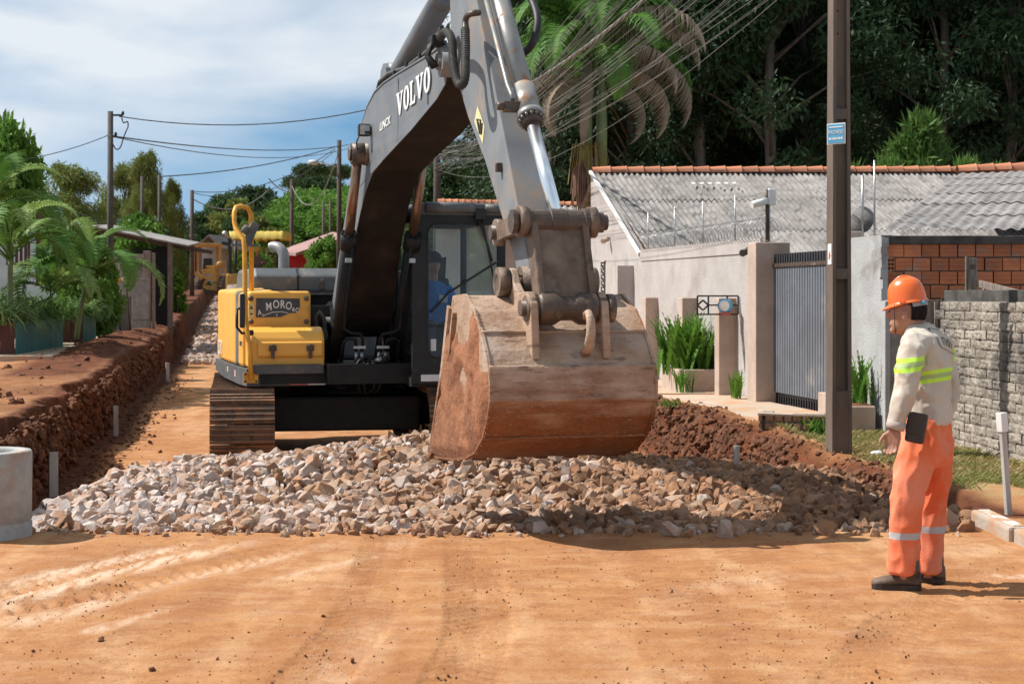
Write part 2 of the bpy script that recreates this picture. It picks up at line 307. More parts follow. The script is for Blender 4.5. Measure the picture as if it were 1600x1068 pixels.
# ------------------------------------------------------------------ ground sheet
def rise(Y): return .027*np.maximum(0, Y-46)*sst(44, 60, Y)-.02*np.maximum(0, Y-118)
def q_of(X, Y): return X+.172*(Y-14)
def lipL(Y): return -4.45+.16*fbm(Y*.6, Y*0+3.3, 3, 5)*2
def lipR(Y): return 3.15+.14*fbm(Y*.7, Y*0+8.3, 3, 9)*2
def pile_mask(X, Y):
    xl = -3.66+.25*fbm(Y*1.3, Y*0, 3, 21)
    yb = np.interp(X, [-3.6, -2.6, -1.6, 0, 1.5, 3.2], [16.0, 16.5, 16.9, 17.4, 16.6, 15.4])+.5*fbm(X*1.2, X*0, 3, 22)
    yf = 11.42+.16*fbm(X*1.7, X*0+2, 3, 23)
    return sst(xl-.28, xl+.1, X)*sst(yf-.12, yf+.1, Y)*(1-sst(yb-.3, yb+.35, Y))*(1-sst(2.9, 3.2, q_of(X, Y)-.1*sst(13, 11.5, Y)-.15))
def pile_top(X, Y):
    h = -.05+.34*np.exp(-((X+.75)/1.35)**2-((Y-15.4)/1.35)**2)+.10*np.exp(-((X+2.9)/.9)**2-((Y-14.5)/1.8)**2)
    h = h+.10*np.exp(-((X-2.3)/.8)**2-((Y-14.2)/1.2)**2)+.10*fbm(X*1.1, Y*1.1, 3, 31)
    return h
TREADS = [((-.95, 6), (-.78, 8.2), (-.85, 11.2)), ((-.30, 6), (-.16, 8), (-.30, 11.2)), ((.9, 5.5), (2.0, 8.2), (3.0, 9.9)), ((-4.2, 7.4), (-2.9, 9.1), (-2.2, 10.9)), ((-3.9, 7.0), (-2.4, 9.0), (-1.5, 10.6))]
def seg_d(X, Y, pl):
    best = np.full(X.shape, 9.0); along = np.zeros(X.shape)
    acc = 0
    for (a, b) in zip(pl[:-1], pl[1:]):
        dx, dy = b[0]-a[0], b[1]-a[1]; l = math.hypot(dx, dy)
        t = np.clip(((X-a[0])*dx+(Y-a[1])*dy)/l/l, 0, 1)
        d = np.hypot(X-a[0]-t*dx, Y-a[1]-t*dy); k = d < best
        best = np.where(k, d, best); along = np.where(k, acc+t*l, along); acc += l
    return best, along
def ground_z(X, Y, full=True):
    q = q_of(X, Y); rs = rise(Y)
    near = 1-sst(50, 70, Y)
    bed = -.28+rs+.02*fbm(X*1.2, Y*.9, 3, 2)
    lL = lipL(Y); lR = lipR(Y)
    rough = fbm(X*3.1, Y*3.1, 5, 3)
    topL = .55+rs+.05*fbm(X*.8, Y*.8, 3, 4)
    topL = topL+near*(.15*sst(25, 30, Y)*np.exp(-((q-lL+.75)/.6)**2)*(1+1.2*fbm(X*1.1, Y*1.1, 3, 6))+.03*np.exp(-((q-lL+.4)/.7)**2)*(.6+rough*3))
    topR = .12+.09*sst(16, 20, Y)+rs+.02*fbm(X*1.5, Y*1.5, 3, 7)
    topR = topR+near*.12*np.exp(-((q-lR-.22)/.25)**2)*(.5+rough*2.2)*sst(14.5, 16.5, Y)
    wl = sst(lL+.05, lL+.15, q+.30*rough*near); wr = sst(lR-.42, lR+.05, q+.30*rough*near)
    z = topL*(1-wl)+bed*wl
    z = z+near*.06*rough*sst(lL+1.0, lL+.1, q)*wl                 # crumbs at the foot of the bank
    z = z*(1-wr)+topR*wr
    z = z+near*.10*rough*np.clip(wl*(1-wl)*4, 0, 1)+near*.2*rough*np.clip(wr*(1-wr)*4, 0, 1)
    pm = pile_mask(X, Y); z = z*(1-pm)+(pile_top(X, Y)-.07)*pm
    # near platform
    fg = .018*fbm(X*.5, Y*.5, 3, 11)+.008*fbm(X*3, Y*3, 3, 12)
    fg = np.where(X > 3.46, .085+.02*fbm(X*2, Y*2, 3, 13), fg)
    e = sst(11.32, 11.62, Y+.12*fbm(X*1.5, Y*0, 3, 14)*2-.9*sst(3.2, 3.6, X)-1.0*sst(-3.6, -4.2, X))
    z = fg*(1-e)+z*e
    if full:
        t = np.zeros(X.shape)
        for pl in TREADS:
            d, s = seg_d(X, Y, pl); band = sst(.19, .15, d)
            t += band*(np.sin(s*58+np.abs(d)*40)*.0075-.007)*(.35+1.3*vn(X*1.1, Y*1.1, 41))
        z = z+t*(1-e)
    return z
def gz(x, y): return float(ground_z(np.array([float(x)]), np.array([float(y)]), False)[0])
ys = np.concatenate([np.geomspace(1.5, 6, 30)[:-1], np.arange(6, 12.2, .028), np.arange(12.2, 24, .055), np.arange(24, 60, .2), np.geomspace(60, 900, 70)])
us = np.linspace(-.72, .72, 561); us = us*(.62+.38*(np.abs(us)/.72)**1.5)
U, YY = np.meshgrid(us, ys); XX = U*YY
ZZ = ground_z(XX, YY)
nr, nc = XX.shape
idx = np.arange(nr*nc).reshape(nr, nc)
faces = np.stack([idx[:-1, :-1], idx[:-1, 1:], idx[1:, 1:], idx[1:, :-1]], -1).reshape(-1, 4)
qq = q_of(XX, YY); lL = lipL(YY); lR = lipR(YY)
e_ = sst(11.3, 11.6, YY)
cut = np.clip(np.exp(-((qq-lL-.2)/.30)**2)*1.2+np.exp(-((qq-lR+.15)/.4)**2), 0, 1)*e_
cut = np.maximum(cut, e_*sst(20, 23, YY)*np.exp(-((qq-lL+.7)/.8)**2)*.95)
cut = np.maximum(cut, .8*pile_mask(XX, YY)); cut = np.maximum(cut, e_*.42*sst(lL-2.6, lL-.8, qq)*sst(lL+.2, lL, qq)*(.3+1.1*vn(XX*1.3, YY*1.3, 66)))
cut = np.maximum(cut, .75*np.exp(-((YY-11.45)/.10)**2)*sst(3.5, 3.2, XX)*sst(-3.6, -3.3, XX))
pale = np.zeros(XX.shape)
for pl, wd, am in [(((-3.3, 8.3), (-2.75, 9.7), (-2.05, 11.0)), .10, 1.0), (((-3.0, 8.1), (-2.45, 9.6), (-1.7, 11.0)), .12, .9), (((-2.5, 8.2), (-1.9, 9.5), (-1.2, 10.9)), .13, .6), (((-2.1, 8.0), (-1.6, 9.1), (-.9, 10.3)), .07, .6),
                    (((2.9, 9.6), (3.6, 9.2)), .10, .8), (((-.9, 6), (-.7, 8.5), (-.8, 11)), .22, .3), (((.8, 9), (3.2, 10.6)), .2, .3)]:
    d, s = seg_d(XX, YY, pl); pale = np.maximum(pale, am*np.exp(-(d/wd)**2)*np.clip(.1+1.5*vn(XX*1.6, YY*.9, 51), 0, 1.2)*(.7+.6*vn(XX*9, YY*2.5, 52)))
pale *= 1-e_
trk = np.zeros(XX.shape)
for pl in TREADS+[((-2.4, 5.5), (-1.7, 8.5), (-1.75, 11.2)), ((1.2, 5.5), (1.05, 8.5), (.6, 11.2)), ((1.9, 5.5), (1.8, 8.5), (1.4, 11.2))]:
    d, s = seg_d(XX, YY, pl); trk = np.maximum(trk, sst(.22, .14, d)*(.35+.65*vn(XX*.9, YY*.7, 71))*(.75+.25*np.sign(np.sin(s*58+np.abs(d)*40))))
trk *= 1-e_
grass = sst(3.35, 3.7, qq+.3*fbm(XX*2, YY*2, 3, 61)*2)*(sst(11.8, 12.6, YY))*(1-sst(17.6, 18.6, YY))
gm = bpy.data.materials.new('red_soil'); gm.use_nodes = True; t = gm.node_tree; K = t.links.new; b = t.nodes['Principled BSDF']
b.inputs['Roughness'].default_value = .97; b.inputs['Specular IOR Level'].default_value = .15
tc = N(t, 'ShaderNodeTexCoord')
def tn(s, d=8, v=None, r=.6):
    n = N(t, 'ShaderNodeTexNoise'); n.inputs['Scale'].default_value = s; n.inputs['Detail'].default_value = d; n.inputs['Roughness'].default_value = r
    K(v or tc.outputs['Object'], n.inputs['Vector']); return n.outputs[0]
def mr(x, a, bb, c=0, d=1):
    n = N(t, 'ShaderNodeMapRange'); n.inputs[1].default_value = a; n.inputs[2].default_value = bb; n.inputs[3].default_value = c; n.inputs[4].default_value = d; K(x, n.inputs[0]); return n.outputs[0]
def mc(f, a, c):
    x = N(t, 'ShaderNodeMix', data_type='RGBA')
    for i, v in ((0, f), (6, a), (7, c)):
        if isinstance(v, tuple): x.inputs[i].default_value = (*v, 1)
        elif isinstance(v, (int, float)): x.inputs[i].default_value = v
        else: K(v, x.inputs[i])
    return x.outputs[2]
def at(n): a = N(t, 'ShaderNodeAttribute', attribute_name=n); return a.outputs['Fac']
def mu(a, c, op='MULTIPLY'):
    x = N(t, 'ShaderNodeMath', operation=op)
    for i, v in ((0, a), (1, c)):
        if isinstance(v, (int, float)): x.inputs[i].default_value = v
        else: K(v, x.inputs[i])
    return x.outputs[0]
mp = N(t, 'ShaderNodeMapping'); mp.inputs['Rotation'].default_value = (0, 0, R(24)); mp.inputs['Scale'].default_value = (2.2, .5, 1); K(tc.outputs['Object'], mp.inputs[0])
col = mc(mr(tn(1.3), .35, .65), (.43, .212, .088), (.335, .146, .058))
col = mc(mu(mr(tn(1.0, 9, mp.outputs[0]), .48, .68), .75), col, (.54, .325, .17))
col = mc(mu(mr(tn(5, 10), .46, .66), .65), col, (.29, .115, .046))
mp3 = N(t, 'ShaderNodeMapping'); mp3.inputs['Rotation'].default_value = (0, 0, R(-4)); mp3.inputs['Scale'].default_value = (1.1, 3.2, 1); K(tc.outputs['Object'], mp3.inputs[0])
col = mc(mr(tn(1.6, 9, mp3.outputs[0]), .50, .68, 0, .38), col, (.53, .335, .20))
col = mc(mr(tn(2.3, 9, mp3.outputs[0]), .54, .66, 0, .34), col, (.29, .125, .052))
col = mc(mu(mr(tn(38, 4), .56, .68), .7), col, (.30, .125, .055))
col = mc(mr(tn(2.6, 9), .60, .72, 0, .55), col, (.33, .145, .065))
col = mc(mu(mr(at('pale'), .10, .95), mr(tn(7, 8, mp.outputs[0]), .36, .56)), col, (.60, .43, .30))
col = mc(mu(mu(mr(at('trk'), .15, 1.0), .55), mr(tn(1.1, 8), .40, .62)), col, (.27, .115, .048))
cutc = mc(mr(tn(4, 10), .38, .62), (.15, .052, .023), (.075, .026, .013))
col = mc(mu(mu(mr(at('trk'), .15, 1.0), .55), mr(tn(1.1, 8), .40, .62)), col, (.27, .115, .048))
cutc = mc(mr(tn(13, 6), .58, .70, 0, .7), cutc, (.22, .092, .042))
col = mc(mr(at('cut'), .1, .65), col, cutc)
col = mc(mu(at('grass'), mr(tn(3, 8), .36, .6)), col, (.33, .245, .12))
K(col, b.inputs['Base Color'])
bp1 = N(t, 'ShaderNodeBump'); bp1.inputs['Strength'].default_value = .9; bp1.inputs['Distance'].default_value = .02; K(tn(14, 12, None, .68), bp1.inputs['Height'])
bp2 = N(t, 'ShaderNodeBump'); bp2.inputs['Strength'].default_value = .5; bp2.inputs['Distance'].default_value = .010; K(tn(110, 6), bp2.inputs['Height']); K(bp1.outputs[0], bp2.inputs['Normal'])
K(bp2.outputs[0], b.inputs['Normal'])
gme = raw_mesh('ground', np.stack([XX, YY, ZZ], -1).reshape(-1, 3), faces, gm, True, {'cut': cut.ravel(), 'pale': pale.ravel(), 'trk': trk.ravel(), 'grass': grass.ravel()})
tag(place('ground', gme), kind='structure')
M['soil'] = gm
M['clod'] = mat('soil_clod', (.19, .075, .033), (.12, .046, .021), 4, .95, bump=.4, vary=.2)
M['slab'] = mat('dusty_slab', (.46, .36, .275), (.38, .28, .20), 2, .95, bump=.25, bsc=30, dirt=(.45, .25, .13), dsc=1.6, damt=.5)
# ------------------------------------------------------------------ pavements and kerb
def q_world(q, Y, z): return Vector((q-.172*(Y-14), Y, z))
def slabs(name, q0, q1, Y0, Y1, z, step, parent):
    y = Y0; i = 0
    while y < Y1-.1:
        y2 = min(y+step, Y1); m = MB(); dz = random.uniform(-.012, .012)
        g = .012
        m.add([q_world(q0, y+g, z+dz), q_world(q1, y+g, z+dz+.01), q_world(q1, y2-g, z+dz+.01), q_world(q0, y2-g, z+dz), q_world(q0, y+g, z-.12), q_world(q1, y+g, z-.12), q_world(q1, y2-g, z-.12), q_world(q0, y2-g, z-.12)],
              [(0, 1, 2, 3), (7, 6, 5, 4), (0, 4, 5, 1), (1, 5, 6, 2), (2, 6, 7, 3), (3, 7, 4, 0)])
        m.build(name, M['slab'], parent); y = y2
sw = tag(empty('pavement', (3.3, 22, .2)), kind='structure'); slabs('slab', 3.62, 4.72, 18.3, 40, .245, 2.4, sw)
sw2 = tag(empty('pavement', (-9, 32, .5)), kind='structure'); slabs('slab', -7.6, -5.55, 27.2, 46, .64, 3.0, sw2)
k = tag(empty('kerb', (3.5, 9, 0)), kind='structure')
M['kerb'] = mat('kerb_concrete', (.40, .33, .27), (.34, .25, .18), 3, .95, bump=.4, bsc=30, dirt=(.42, .22, .11), dsc=3, damt=.5)
M['lime'] = mat('lime_paint', (.74, .72, .69), (.5, .42, .35), 5, .9, bump=.2, dirt=(.42, .24, .13), dsc=6, damt=.75)
for i in range(7):
    y0 = 11.75-i*.92; m = MB(); m.mat = 0
    x0 = 3.36+.025*i
    m.box((x0+.08, y0-.455, .005), (.15, .90, .20), bev=.022); m.build('kerb_stone', M['kerb'], k)
    if i < 4: m = MB(); m.box((x0+.09, y0-.455, .1075), (.075, .82, .006)); m.build('lime_stripe', M['lime'], k)
# ------------------------------------------------------------------ stones
def hull_mesh(name, n, mt, sx=1, sy=1, sz=1, seed=0):
    rs = np.random.RandomState(seed); bm = bmesh.new()
    for i in range(n):
        d = rs.normal(size=3); d /= np.linalg.norm(d); d = d*rs.uniform(.78, 1.08)
        bm.verts.new((d[0]*sx, d[1]*sy, d[2]*sz))
    r = bmesh.ops.convex_hull(bm, input=bm.verts[:]); 
    bmesh.ops.delete(bm, geom=[g for g in r['geom_interior'] if isinstance(g, bmesh.types.BMVert)], context='VERTS')
    bmesh.ops.dissolve_limit(bm, angle_limit=R(11), verts=bm.verts[:], edges=bm.edges[:]); bmesh.ops.triangulate(bm, faces=bm.faces[:])
    bmesh.ops.recalc_face_normals(bm, faces=bm.faces[:]); me = bpy.data.meshes.new(name); bm.to_mesh(me); bm.free(); me.materials.append(mt); return me
def stone_mat(name, attr):
    m = bpy.data.materials.new(name); m.use_nodes = True; t = m.node_tree; K = t.links.new; b = t.nodes['Principled BSDF']; b.inputs['Roughness'].default_value = .92; b.inputs['Specular IOR Level'].default_value = .2
    if attr: src = N(t, 'ShaderNodeAttribute', attribute_name='tone').outputs['Fac']
    else: s_ = N(t, 'ShaderNodeObjectInfo'); sp = N(t, 'ShaderNodeSeparateColor'); K(s_.outputs['Color'], sp.inputs[0]); src = sp.outputs[0]
    rp = N(t, 'ShaderNodeValToRGB'); e = rp.color_ramp.elements
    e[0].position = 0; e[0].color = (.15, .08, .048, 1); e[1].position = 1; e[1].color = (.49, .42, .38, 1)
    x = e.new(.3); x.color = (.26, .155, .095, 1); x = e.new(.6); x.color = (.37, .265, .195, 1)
    K(src, rp.inputs[0]); tc = N(t, 'ShaderNodeTexCoord'); co = tc.outputs['Object']
    geo = N(t, 'ShaderNodeNewGeometry'); co = geo.outputs['Position']
    n1 = N(t, 'ShaderNodeTexNoise'); n1.inputs['Scale'].default_value = 9; n1.inputs['Detail'].default_value = 8; K(co, n1.inputs['Vector'])
    r1 = N(t, 'ShaderNodeMapRange'); r1.inputs[1].default_value = .44; r1.inputs[2].default_value = .64; r1.inputs[4].default_value = .8; K(n1.outputs[0], r1.inputs[0])
    mx = N(t, 'ShaderNodeMix', data_type='RGBA'); mx.inputs[7].default_value = (.36, .18, .09, 1); K(r1.outputs[0], mx.inputs[0]); K(rp.outputs[0], mx.inputs[6]); K(mx.outputs[2], b.inputs['Base Color'])
    n2 = N(t, 'ShaderNodeTexNoise'); n2.inputs['Scale'].default_value = 45; n2.inputs['Detail'].default_value = 8; K(co, n2.inputs['Vector'])
    bp = N(t, 'ShaderNodeBump'); bp.inputs['Strength'].default_value = .5; bp.inputs['Distance'].default_value = .015; K(n2.outputs[0], bp.inputs['Height']); K(bp.outputs[0], b.inputs['Normal']); return m
M['stone'] = stone_mat('broken_stone', False); M['stone_s'] = stone_mat('broken_stone_mass', True)
SHP = [hull_mesh('stone', 17+i % 6, M['stone'], 1.15, .90, .66+.2*(i % 3)*.5, 100+i) for i in range(14)]
SV = []
for me in SHP:
    v = np.array([p.co[:] for p in me.vertices]); f = np.array([p.vertices[:] for p in me.polygons]); SV.append((v, f))
def rotm(rs):
    q = rs.normal(size=4); q /= np.linalg.norm(q); return np.array(Quaternion(q).to_matrix())
rs = np.random.RandomState(3); cand = []
for lay, (sp, r0, r1) in enumerate([(.125, .045, .098), (.075, .018, .055), (.36, .10, .16)]):
    gx, gy = np.meshgrid(np.arange(-3.9, 3.5, sp), np.arange(11.2, 18.0, sp)); n = gx.size
    X = gx.ravel()+rs.uniform(-.5, .5, n)*sp; Y = gy.ravel()+rs.uniform(-.5, .5, n)*sp
    pm = pile_mask(X, Y); k = pm >= rs.uniform(.35, .75, n)
    if lay == 2: k &= rs.rand(n) > .62
    r = rs.uniform(r0, r1, n)*np.where(rs.rand(n) > .08, 1, 1.25)
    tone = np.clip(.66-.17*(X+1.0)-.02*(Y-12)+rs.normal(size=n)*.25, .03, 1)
    z = pile_top(X, Y)+(0, -.01, -.03)[lay]-r*.15+rs.uniform(0, .035, n)-np.where(pm < .8, .10*(1-pm), 0)
    cand += [tuple(c) for c in np.stack([X, Y, z, r, tone], -1)[k]]
for (X, Y, r, tone) in [(-3.22, 11.5, .085, .2), (-3.30, 11.8, .06, .1), (1.12, 11.15, .10, .9), (1.25, 11.2, .05, .8), (1.48, 11.1, .09, .75), (3.12, 11.6, .13, .6), (3.0, 11.45, .09, .25), (3.22, 11.35, .08, .2), (2.2, 11.2, .1, .3), (.2, 11.3, .07, .85)]:
    cand.append((X, Y, max(0, float(pile_top(np.array([X]), np.array([Y]))[0]))+r*.35, r, tone))
n = 420; X = rs.uniform(-3.4, 3.1, n); Y = 11.42-.32*rs.rand(n)**2; r = .012+.05*rs.rand(n)**3; cand += [tuple(c) for c in np.stack([X, Y, r*.25, r, rs.uniform(.1, .9, n)], -1)]
cand.sort(key=lambda c: -c[3]/c[1]*(1 if abs(c[0]) < .34*c[1] else .2)); big = cand[:300]; small = cand[300:]
def side_word(X, Y, r):
    a = 'by the concrete pipe' if X < -2.6 else 'left of the bucket' if X < -.5 else 'below the bucket' if X < 1.1 else 'in the bucket shadow' if X < 2.2 else 'beside the worker'
    d = 'front' if Y < 11.9 else 'middle' if Y < 13.6 else 'back'
    return d, a
for i, (X, Y, z, r, tn_) in enumerate(big):
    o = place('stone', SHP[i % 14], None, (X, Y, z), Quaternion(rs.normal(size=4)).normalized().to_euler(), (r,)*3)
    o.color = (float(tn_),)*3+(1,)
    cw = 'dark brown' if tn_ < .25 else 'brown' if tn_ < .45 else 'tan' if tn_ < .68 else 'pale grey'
    sz = 'large' if r > .115 else 'medium' if r > .085 else 'small'
    d, a = side_word(X, Y, r)
    tag(o, f'{sz} {cw} broken stone in the {d} rubble {a}', 'stone', f'{sz} {cw} stones in the {d} rubble {a}')
def stone_mass(name, items, label, cat):
    vs = []; fs = []; tn = []; n = 0
    for i, (X, Y, z, r, tone) in enumerate(items):
        v, f = SV[i % 14]; vs.append(v @ rotm(rs).T*r+np.array([X, Y, z])); fs.append(f+n); n += len(v); tn.append(np.full(len(v), tone))
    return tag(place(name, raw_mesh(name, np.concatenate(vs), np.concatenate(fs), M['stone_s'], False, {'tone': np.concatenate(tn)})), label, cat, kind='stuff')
stone_mass('rubble', small, 'smaller broken stones filling the rubble bed', 'rubble')
Y = 45+70*rs.rand(5200)**1.5; X = rs.uniform(-4.0, 1.5, 5200)-.172*(Y-14)
far = np.stack([X, Y, ground_z(X, Y, False)+.03, rs.uniform(.07, .17, 5200), np.clip(.85+rs.normal(size=5200)*.18, 0, 1)], -1)
stone_mass('far_gravel', far, 'pale stones spread along the road bed behind the excavator', 'gravel')
# loose clods on the platform and crumbs along the banks
def zed(X, Y, r, dz): return [tuple(c) for c in np.stack([X, Y, ground_z(X, Y, False)+dz, r, r*0], -1)]
Y = 6.2+5.1*rs.rand(9000)**.8; X = rs.uniform(-.36, .36, 9000)*Y; k = (vn(X*.8, Y*.8, 77)+.4*vn(X*3, Y*3, 78) > .80) | (rs.rand(9000) > .85)
cl = zed(X[k], Y[k], (.0016+.0070*rs.rand(9000)**5)[k], .0005)
for (px, py, r) in [(158, 1000, .020), (238, 1048, .018), (505, 963, .014), (1050, 925, .010), (550, 1033, .016), (340, 1030, .012), (52, 1018, .012), (438, 1050, .012)]:
    Y = CAMH*FPX/(py-460); X = (px-800)/FPX*Y; cl.append((X, Y, r*.4, r, 0))
n = 3600; f_ = rs.rand(n); Y = 12+30*rs.rand(n)**1.5; q = lipL(Y)+.07+.12*rs.rand(n); X = q-.172*(Y-14); zz = -.28+.76*rs.rand(n); cl += [tuple(c) for c in np.stack([X, Y, zz+rise(Y), .015+.06*rs.rand(n)**2.5, X*0], -1)]
n = 260; Y = 16+28*rs.rand(n); X = lipL(Y)-.1-1.6*rs.rand(n)-.172*(Y-14); cl += zed(X, Y, .012+.08*rs.rand(n)**4, .0)
n = 2200; Y = 13.5+10*rs.rand(n); q = lipR(Y)-.32+.36*rs.rand(n); X = q-.172*(Y-14); cl += zed(X, Y, .015+.07*rs.rand(n)**2.5, .0)
n = 1500; Y = 12+26*rs.rand(n)**1.6; X = lipL(Y)+.3+np.abs(rs.normal(size=n))*.3-.172*(Y-14); cl += zed(X, Y, .006+.04*rs.rand(n)**4, .002)
Y = 13.5+10*rs.rand(n); X = lipR(Y)+rs.normal(size=n)*.3-.1-.172*(Y-14); cl += zed(X, Y, .008+.04*rs.rand(n)**3, .004)
vs = []; fs = []; n = 0
for i, (X, Y, z, r, _) in enumerate(cl):
    v, f = SV[i % 14]; vs.append(v @ rotm(rs).T*r+np.array([X, Y, z])); fs.append(f+n); n += len(v)
tag(place('soil_clods', raw_mesh('soil_clods', np.concatenate(vs), np.concatenate(fs), M['clod'])), 'loose clods of red soil on the ground and banks', 'soil', kind='stuff')
# ------------------------------------------------------------------ dry grass on the strip by the block wall
def blades(n, pos, h, w, lean, seed):
    rs = np.random.RandomState(seed); p = pos(rs, n); a = rs.uniform(0, 6.283, n); hh = rs.uniform(h*.4, h, n); ln = rs.uniform(.2, lean, n)*hh
    d = np.stack([np.cos(a), np.sin(a)], -1); s_ = np.stack([-d[:, 1], d[:, 0]], -1)*w
    v = np.zeros((n, 4, 3)); v[:, 0] = p; v[:, 1] = p; v[:, 0, :2] -= s_; v[:, 1, :2] += s_
    v[:, 2] = p; v[:, 2, :2] += d*ln[:, None]*.35+s_*.7; v[:, 2, 2] += hh*.6
    v[:, 3] = p; v[:, 3, :2] += d*ln[:, None]; v[:, 3, 2] += hh
    i = np.arange(n)*4; f = np.concatenate([np.stack([i, i+1, i+2], -1), np.stack([i, i+2, i+3], -1)]); return v.reshape(-1, 3), f
def gpos(rs, n):
    Y = 12.3+5.6*rs.rand(n); q = 3.45+1.45*rs.rand(n); keep = fbm(q*1.3, Y*1.3, 3, 81) > -.10*rs.rand(n); q = np.where(keep, q, 3.9+.9*rs.rand(n)); X = q-.172*(Y-14)
    return np.stack([X, Y, ground_z(X, Y, False)-.005], -1)
v, f = blades(16000, gpos, .075, .0035, 1.6, 5)
tag(place('dry_grass', raw_mesh('dry_grass', v, f, M['dry_grass'])), 'dry yellow grass along the foot of the block wall', 'grass', kind='stuff')
def tuft(loc, n, h, w, sp, label, mt='fern', lean=1.0, seed=1, cat='weeds', name='weed_tuft', g=None):
    def pos(rs, n): r = sp*np.sqrt(rs.rand(n)); a = rs.uniform(0, 6.283, n); return np.stack([loc[0]+r*np.cos(a), loc[1]+r*np.sin(a), np.full(n, loc[2])], -1)
    v, f = blades(n, pos, h, w, lean, seed); return tag(place(name, raw_mesh(name, v, f, M[mt])), label, cat, g)
tuft((3.95, 18.05, .2), 60, .28, .008, .16, 'green weed tuft at the gate pillar foot', seed=3)
tuft((3.34, 17.35, .16), 70, .25, .008, .14, 'green weed tuft leaning on the low hollow brick planter', seed=4)
tuft((4.55, 16.9, .13), 60, .16, .006, .25, 'green grass tuft behind the worker at the block wall', seed=6)
tuft((5.0, 15.3, .13), 60, .12, .006, .3, 'green grass tuft at the foot of the block wall', seed=7)
tuft((1.9, 20.1, .28), 60, .12, .006, .25, 'small green grass patch on the right trench lip', seed=8)
# ------------------------------------------------------------------ lettering helpers
def text_mesh(txt, h, mt, depth=.004, shear=0, sx=1, bold=0):
    cu = bpy.data.curves.new('lettering', 'FONT'); cu.body = txt; cu.size = h; cu.align_x = 'CENTER'; cu.align_y = 'CENTER'; cu.extrude = depth/2; cu.shear = shear; cu.offset = bold; cu.resolution_u = 3
    o = bpy.data.objects.new('lettering', cu); COL.objects.link(o); dg = bpy.context.evaluated_depsgraph_get(); dg.update()
    me = bpy.data.meshes.new_from_object(o.evaluated_get(dg)); bpy.data.objects.remove(o); me.materials.clear(); me.materials.append(mt)
    if sx != 1: me.transform(Matrix.Diagonal((sx, 1, 1, 1)))
    return me
def frame_m(o, x, y):
    """matrix with given origin, x and y axes in world space"""
    x = Vector(x).normalized(); y = Vector(y); y = (y-x*y.dot(x)).normalized(); z = x.cross(y)
    return Matrix.Translation(o) @ Matrix((x, y, z)).transposed().to_4x4()
def put(name, me, Mx, parent):
    o = bpy.data.objects.new(name, me); COL.objects.link(o); o.matrix_world = Mx
    o.location = Mx.to_translation(); o.rotation_euler = Mx.to_euler(); o.scale = Mx.to_scale(); return adopt(o, parent)
# ------------------------------------------------------------------ excavator
XO = Vector((-1.69, 18.5, 0)); YAW = R(15.5)
XM = Matrix.Translation(XO) @ Matrix.Rotation(YAW, 4, 'Z')        # local: x to the right, y backwards, z up
BED = -.28
exc = empty('excavator', (-1.96, 19.46, BED), 'large grey and yellow tracked excavator with a rusty bucket hanging over the stones', 'excavator')
def X3(w, b, z): return XM @ Vector((w, b, z))
# undercarriage: tracks lie along the street
SD = Vector((-.172, 1, 0)).normalized(); SR = Vector((SD.y, -SD.x, 0))
UO = Vector((-2.12, 19.75, BED))
UM = Matrix.Translation(UO) @ Matrix((SR, SD, Vector((0, 0, 1)))).transposed().to_4x4()
shoe = MB(); shoe.box((0, 0, .012), (.70, .204, .024)); 
for dy, hh in ((-.072, .045), (0, .030), (.06, .030)): shoe.box((0, dy, .024+hh/2-.002), (.70, .02, hh))
shoe_me = shoe.mesh('track_shoe', M['shoe'])
RT = .40; LT = 3.62
def track_path(n):
    per = 2*LT+2*math.pi*RT; outp = []
    for i in range(n):
        s_ = per*(i+.5)/n
        if s_ < LT: p = (LT/2-s_, 2*RT+.0); nrm = (0, 1); a = 0        # top run, going forward
        elif s_ < LT+math.pi*RT: t = (s_-LT)/RT; nrm = (-math.sin(t), math.cos(t)); p = (-LT/2+nrm[0]*RT, RT+nrm[1]*RT)
        elif s_ < 2*LT+math.pi*RT: p = (-LT/2+s_-LT-math.pi*RT, 0); nrm = (0, -1)
        else: t = math.pi+(s_-2*LT-math.pi*RT)/RT; nrm = (-math.sin(t), math.cos(t)); p = (LT/2+nrm[0]*RT, RT+nrm[1]*RT)
        sag = -.03*math.cos((p[0])/LT*math.pi) if nrm[1] > .99 else 0
        outp.append((p[0], p[1]+.05+sag, nrm))
    return outp
for sx in (-1, 1):
    tm = MB(UM); cx = sx*1.20
    tm.box((cx, 0, .45), (.34, LT-.5, .36), bev=.04)
    for yy in np.linspace(-LT/2+.55, LT/2-.55, 7): tm.cyl((cx-.2, yy, .2), (cx+.2, yy, .2), .15, 16)
    for yy in (-LT/2, LT/2): tm.cyl((cx-.12, yy, .45), (cx+.12, yy, .45), .36, 24)
    for sgn in (-.1, .1): tm.tube([(cx+sgn, y, z) for y, z, _ in track_path(47)]+[(cx+sgn, *track_path(47)[0][:2])], .045, 6)
    tr = tm.build('track', M['rust_dark'], exc)
    for (y, z, nrm) in track_path(47):
        zz = Vector((0, nrm[0], nrm[1])); mm = UM @ Matrix.Translation((cx, y, z)) @ Matrix((Vector((1, 0, 0)), zz.cross(Vector((1, 0, 0))), zz)).transposed().to_4x4()
        put('track_shoe', shoe_me, mm, tr)
m = MB(UM); m.box((0, 0, .60), (1.75, 1.5, .42), bev=.06); m.prism([(-.9, .42), (.9, .42), (.75, .80), (-.75, .80)], -1.1, -.75, 'x'); m.prism([(-.9, .42), (.9, .42), (.75, .80), (-.75, .80)], .75, 1.1, 'x'); m.box((0, -.95, .58), (1.7, .5, .40), bev=.03)
m.build('car_body', M['black_paint'], exc)
m = MB(XM); m.cyl((0, 1.0, .45), (0, 1.0, .68), .68, 40); m.cyl((0, 1, .50), (0, 1, .57), .74, 40); m.build('slew_ring', M['black_paint'], exc)
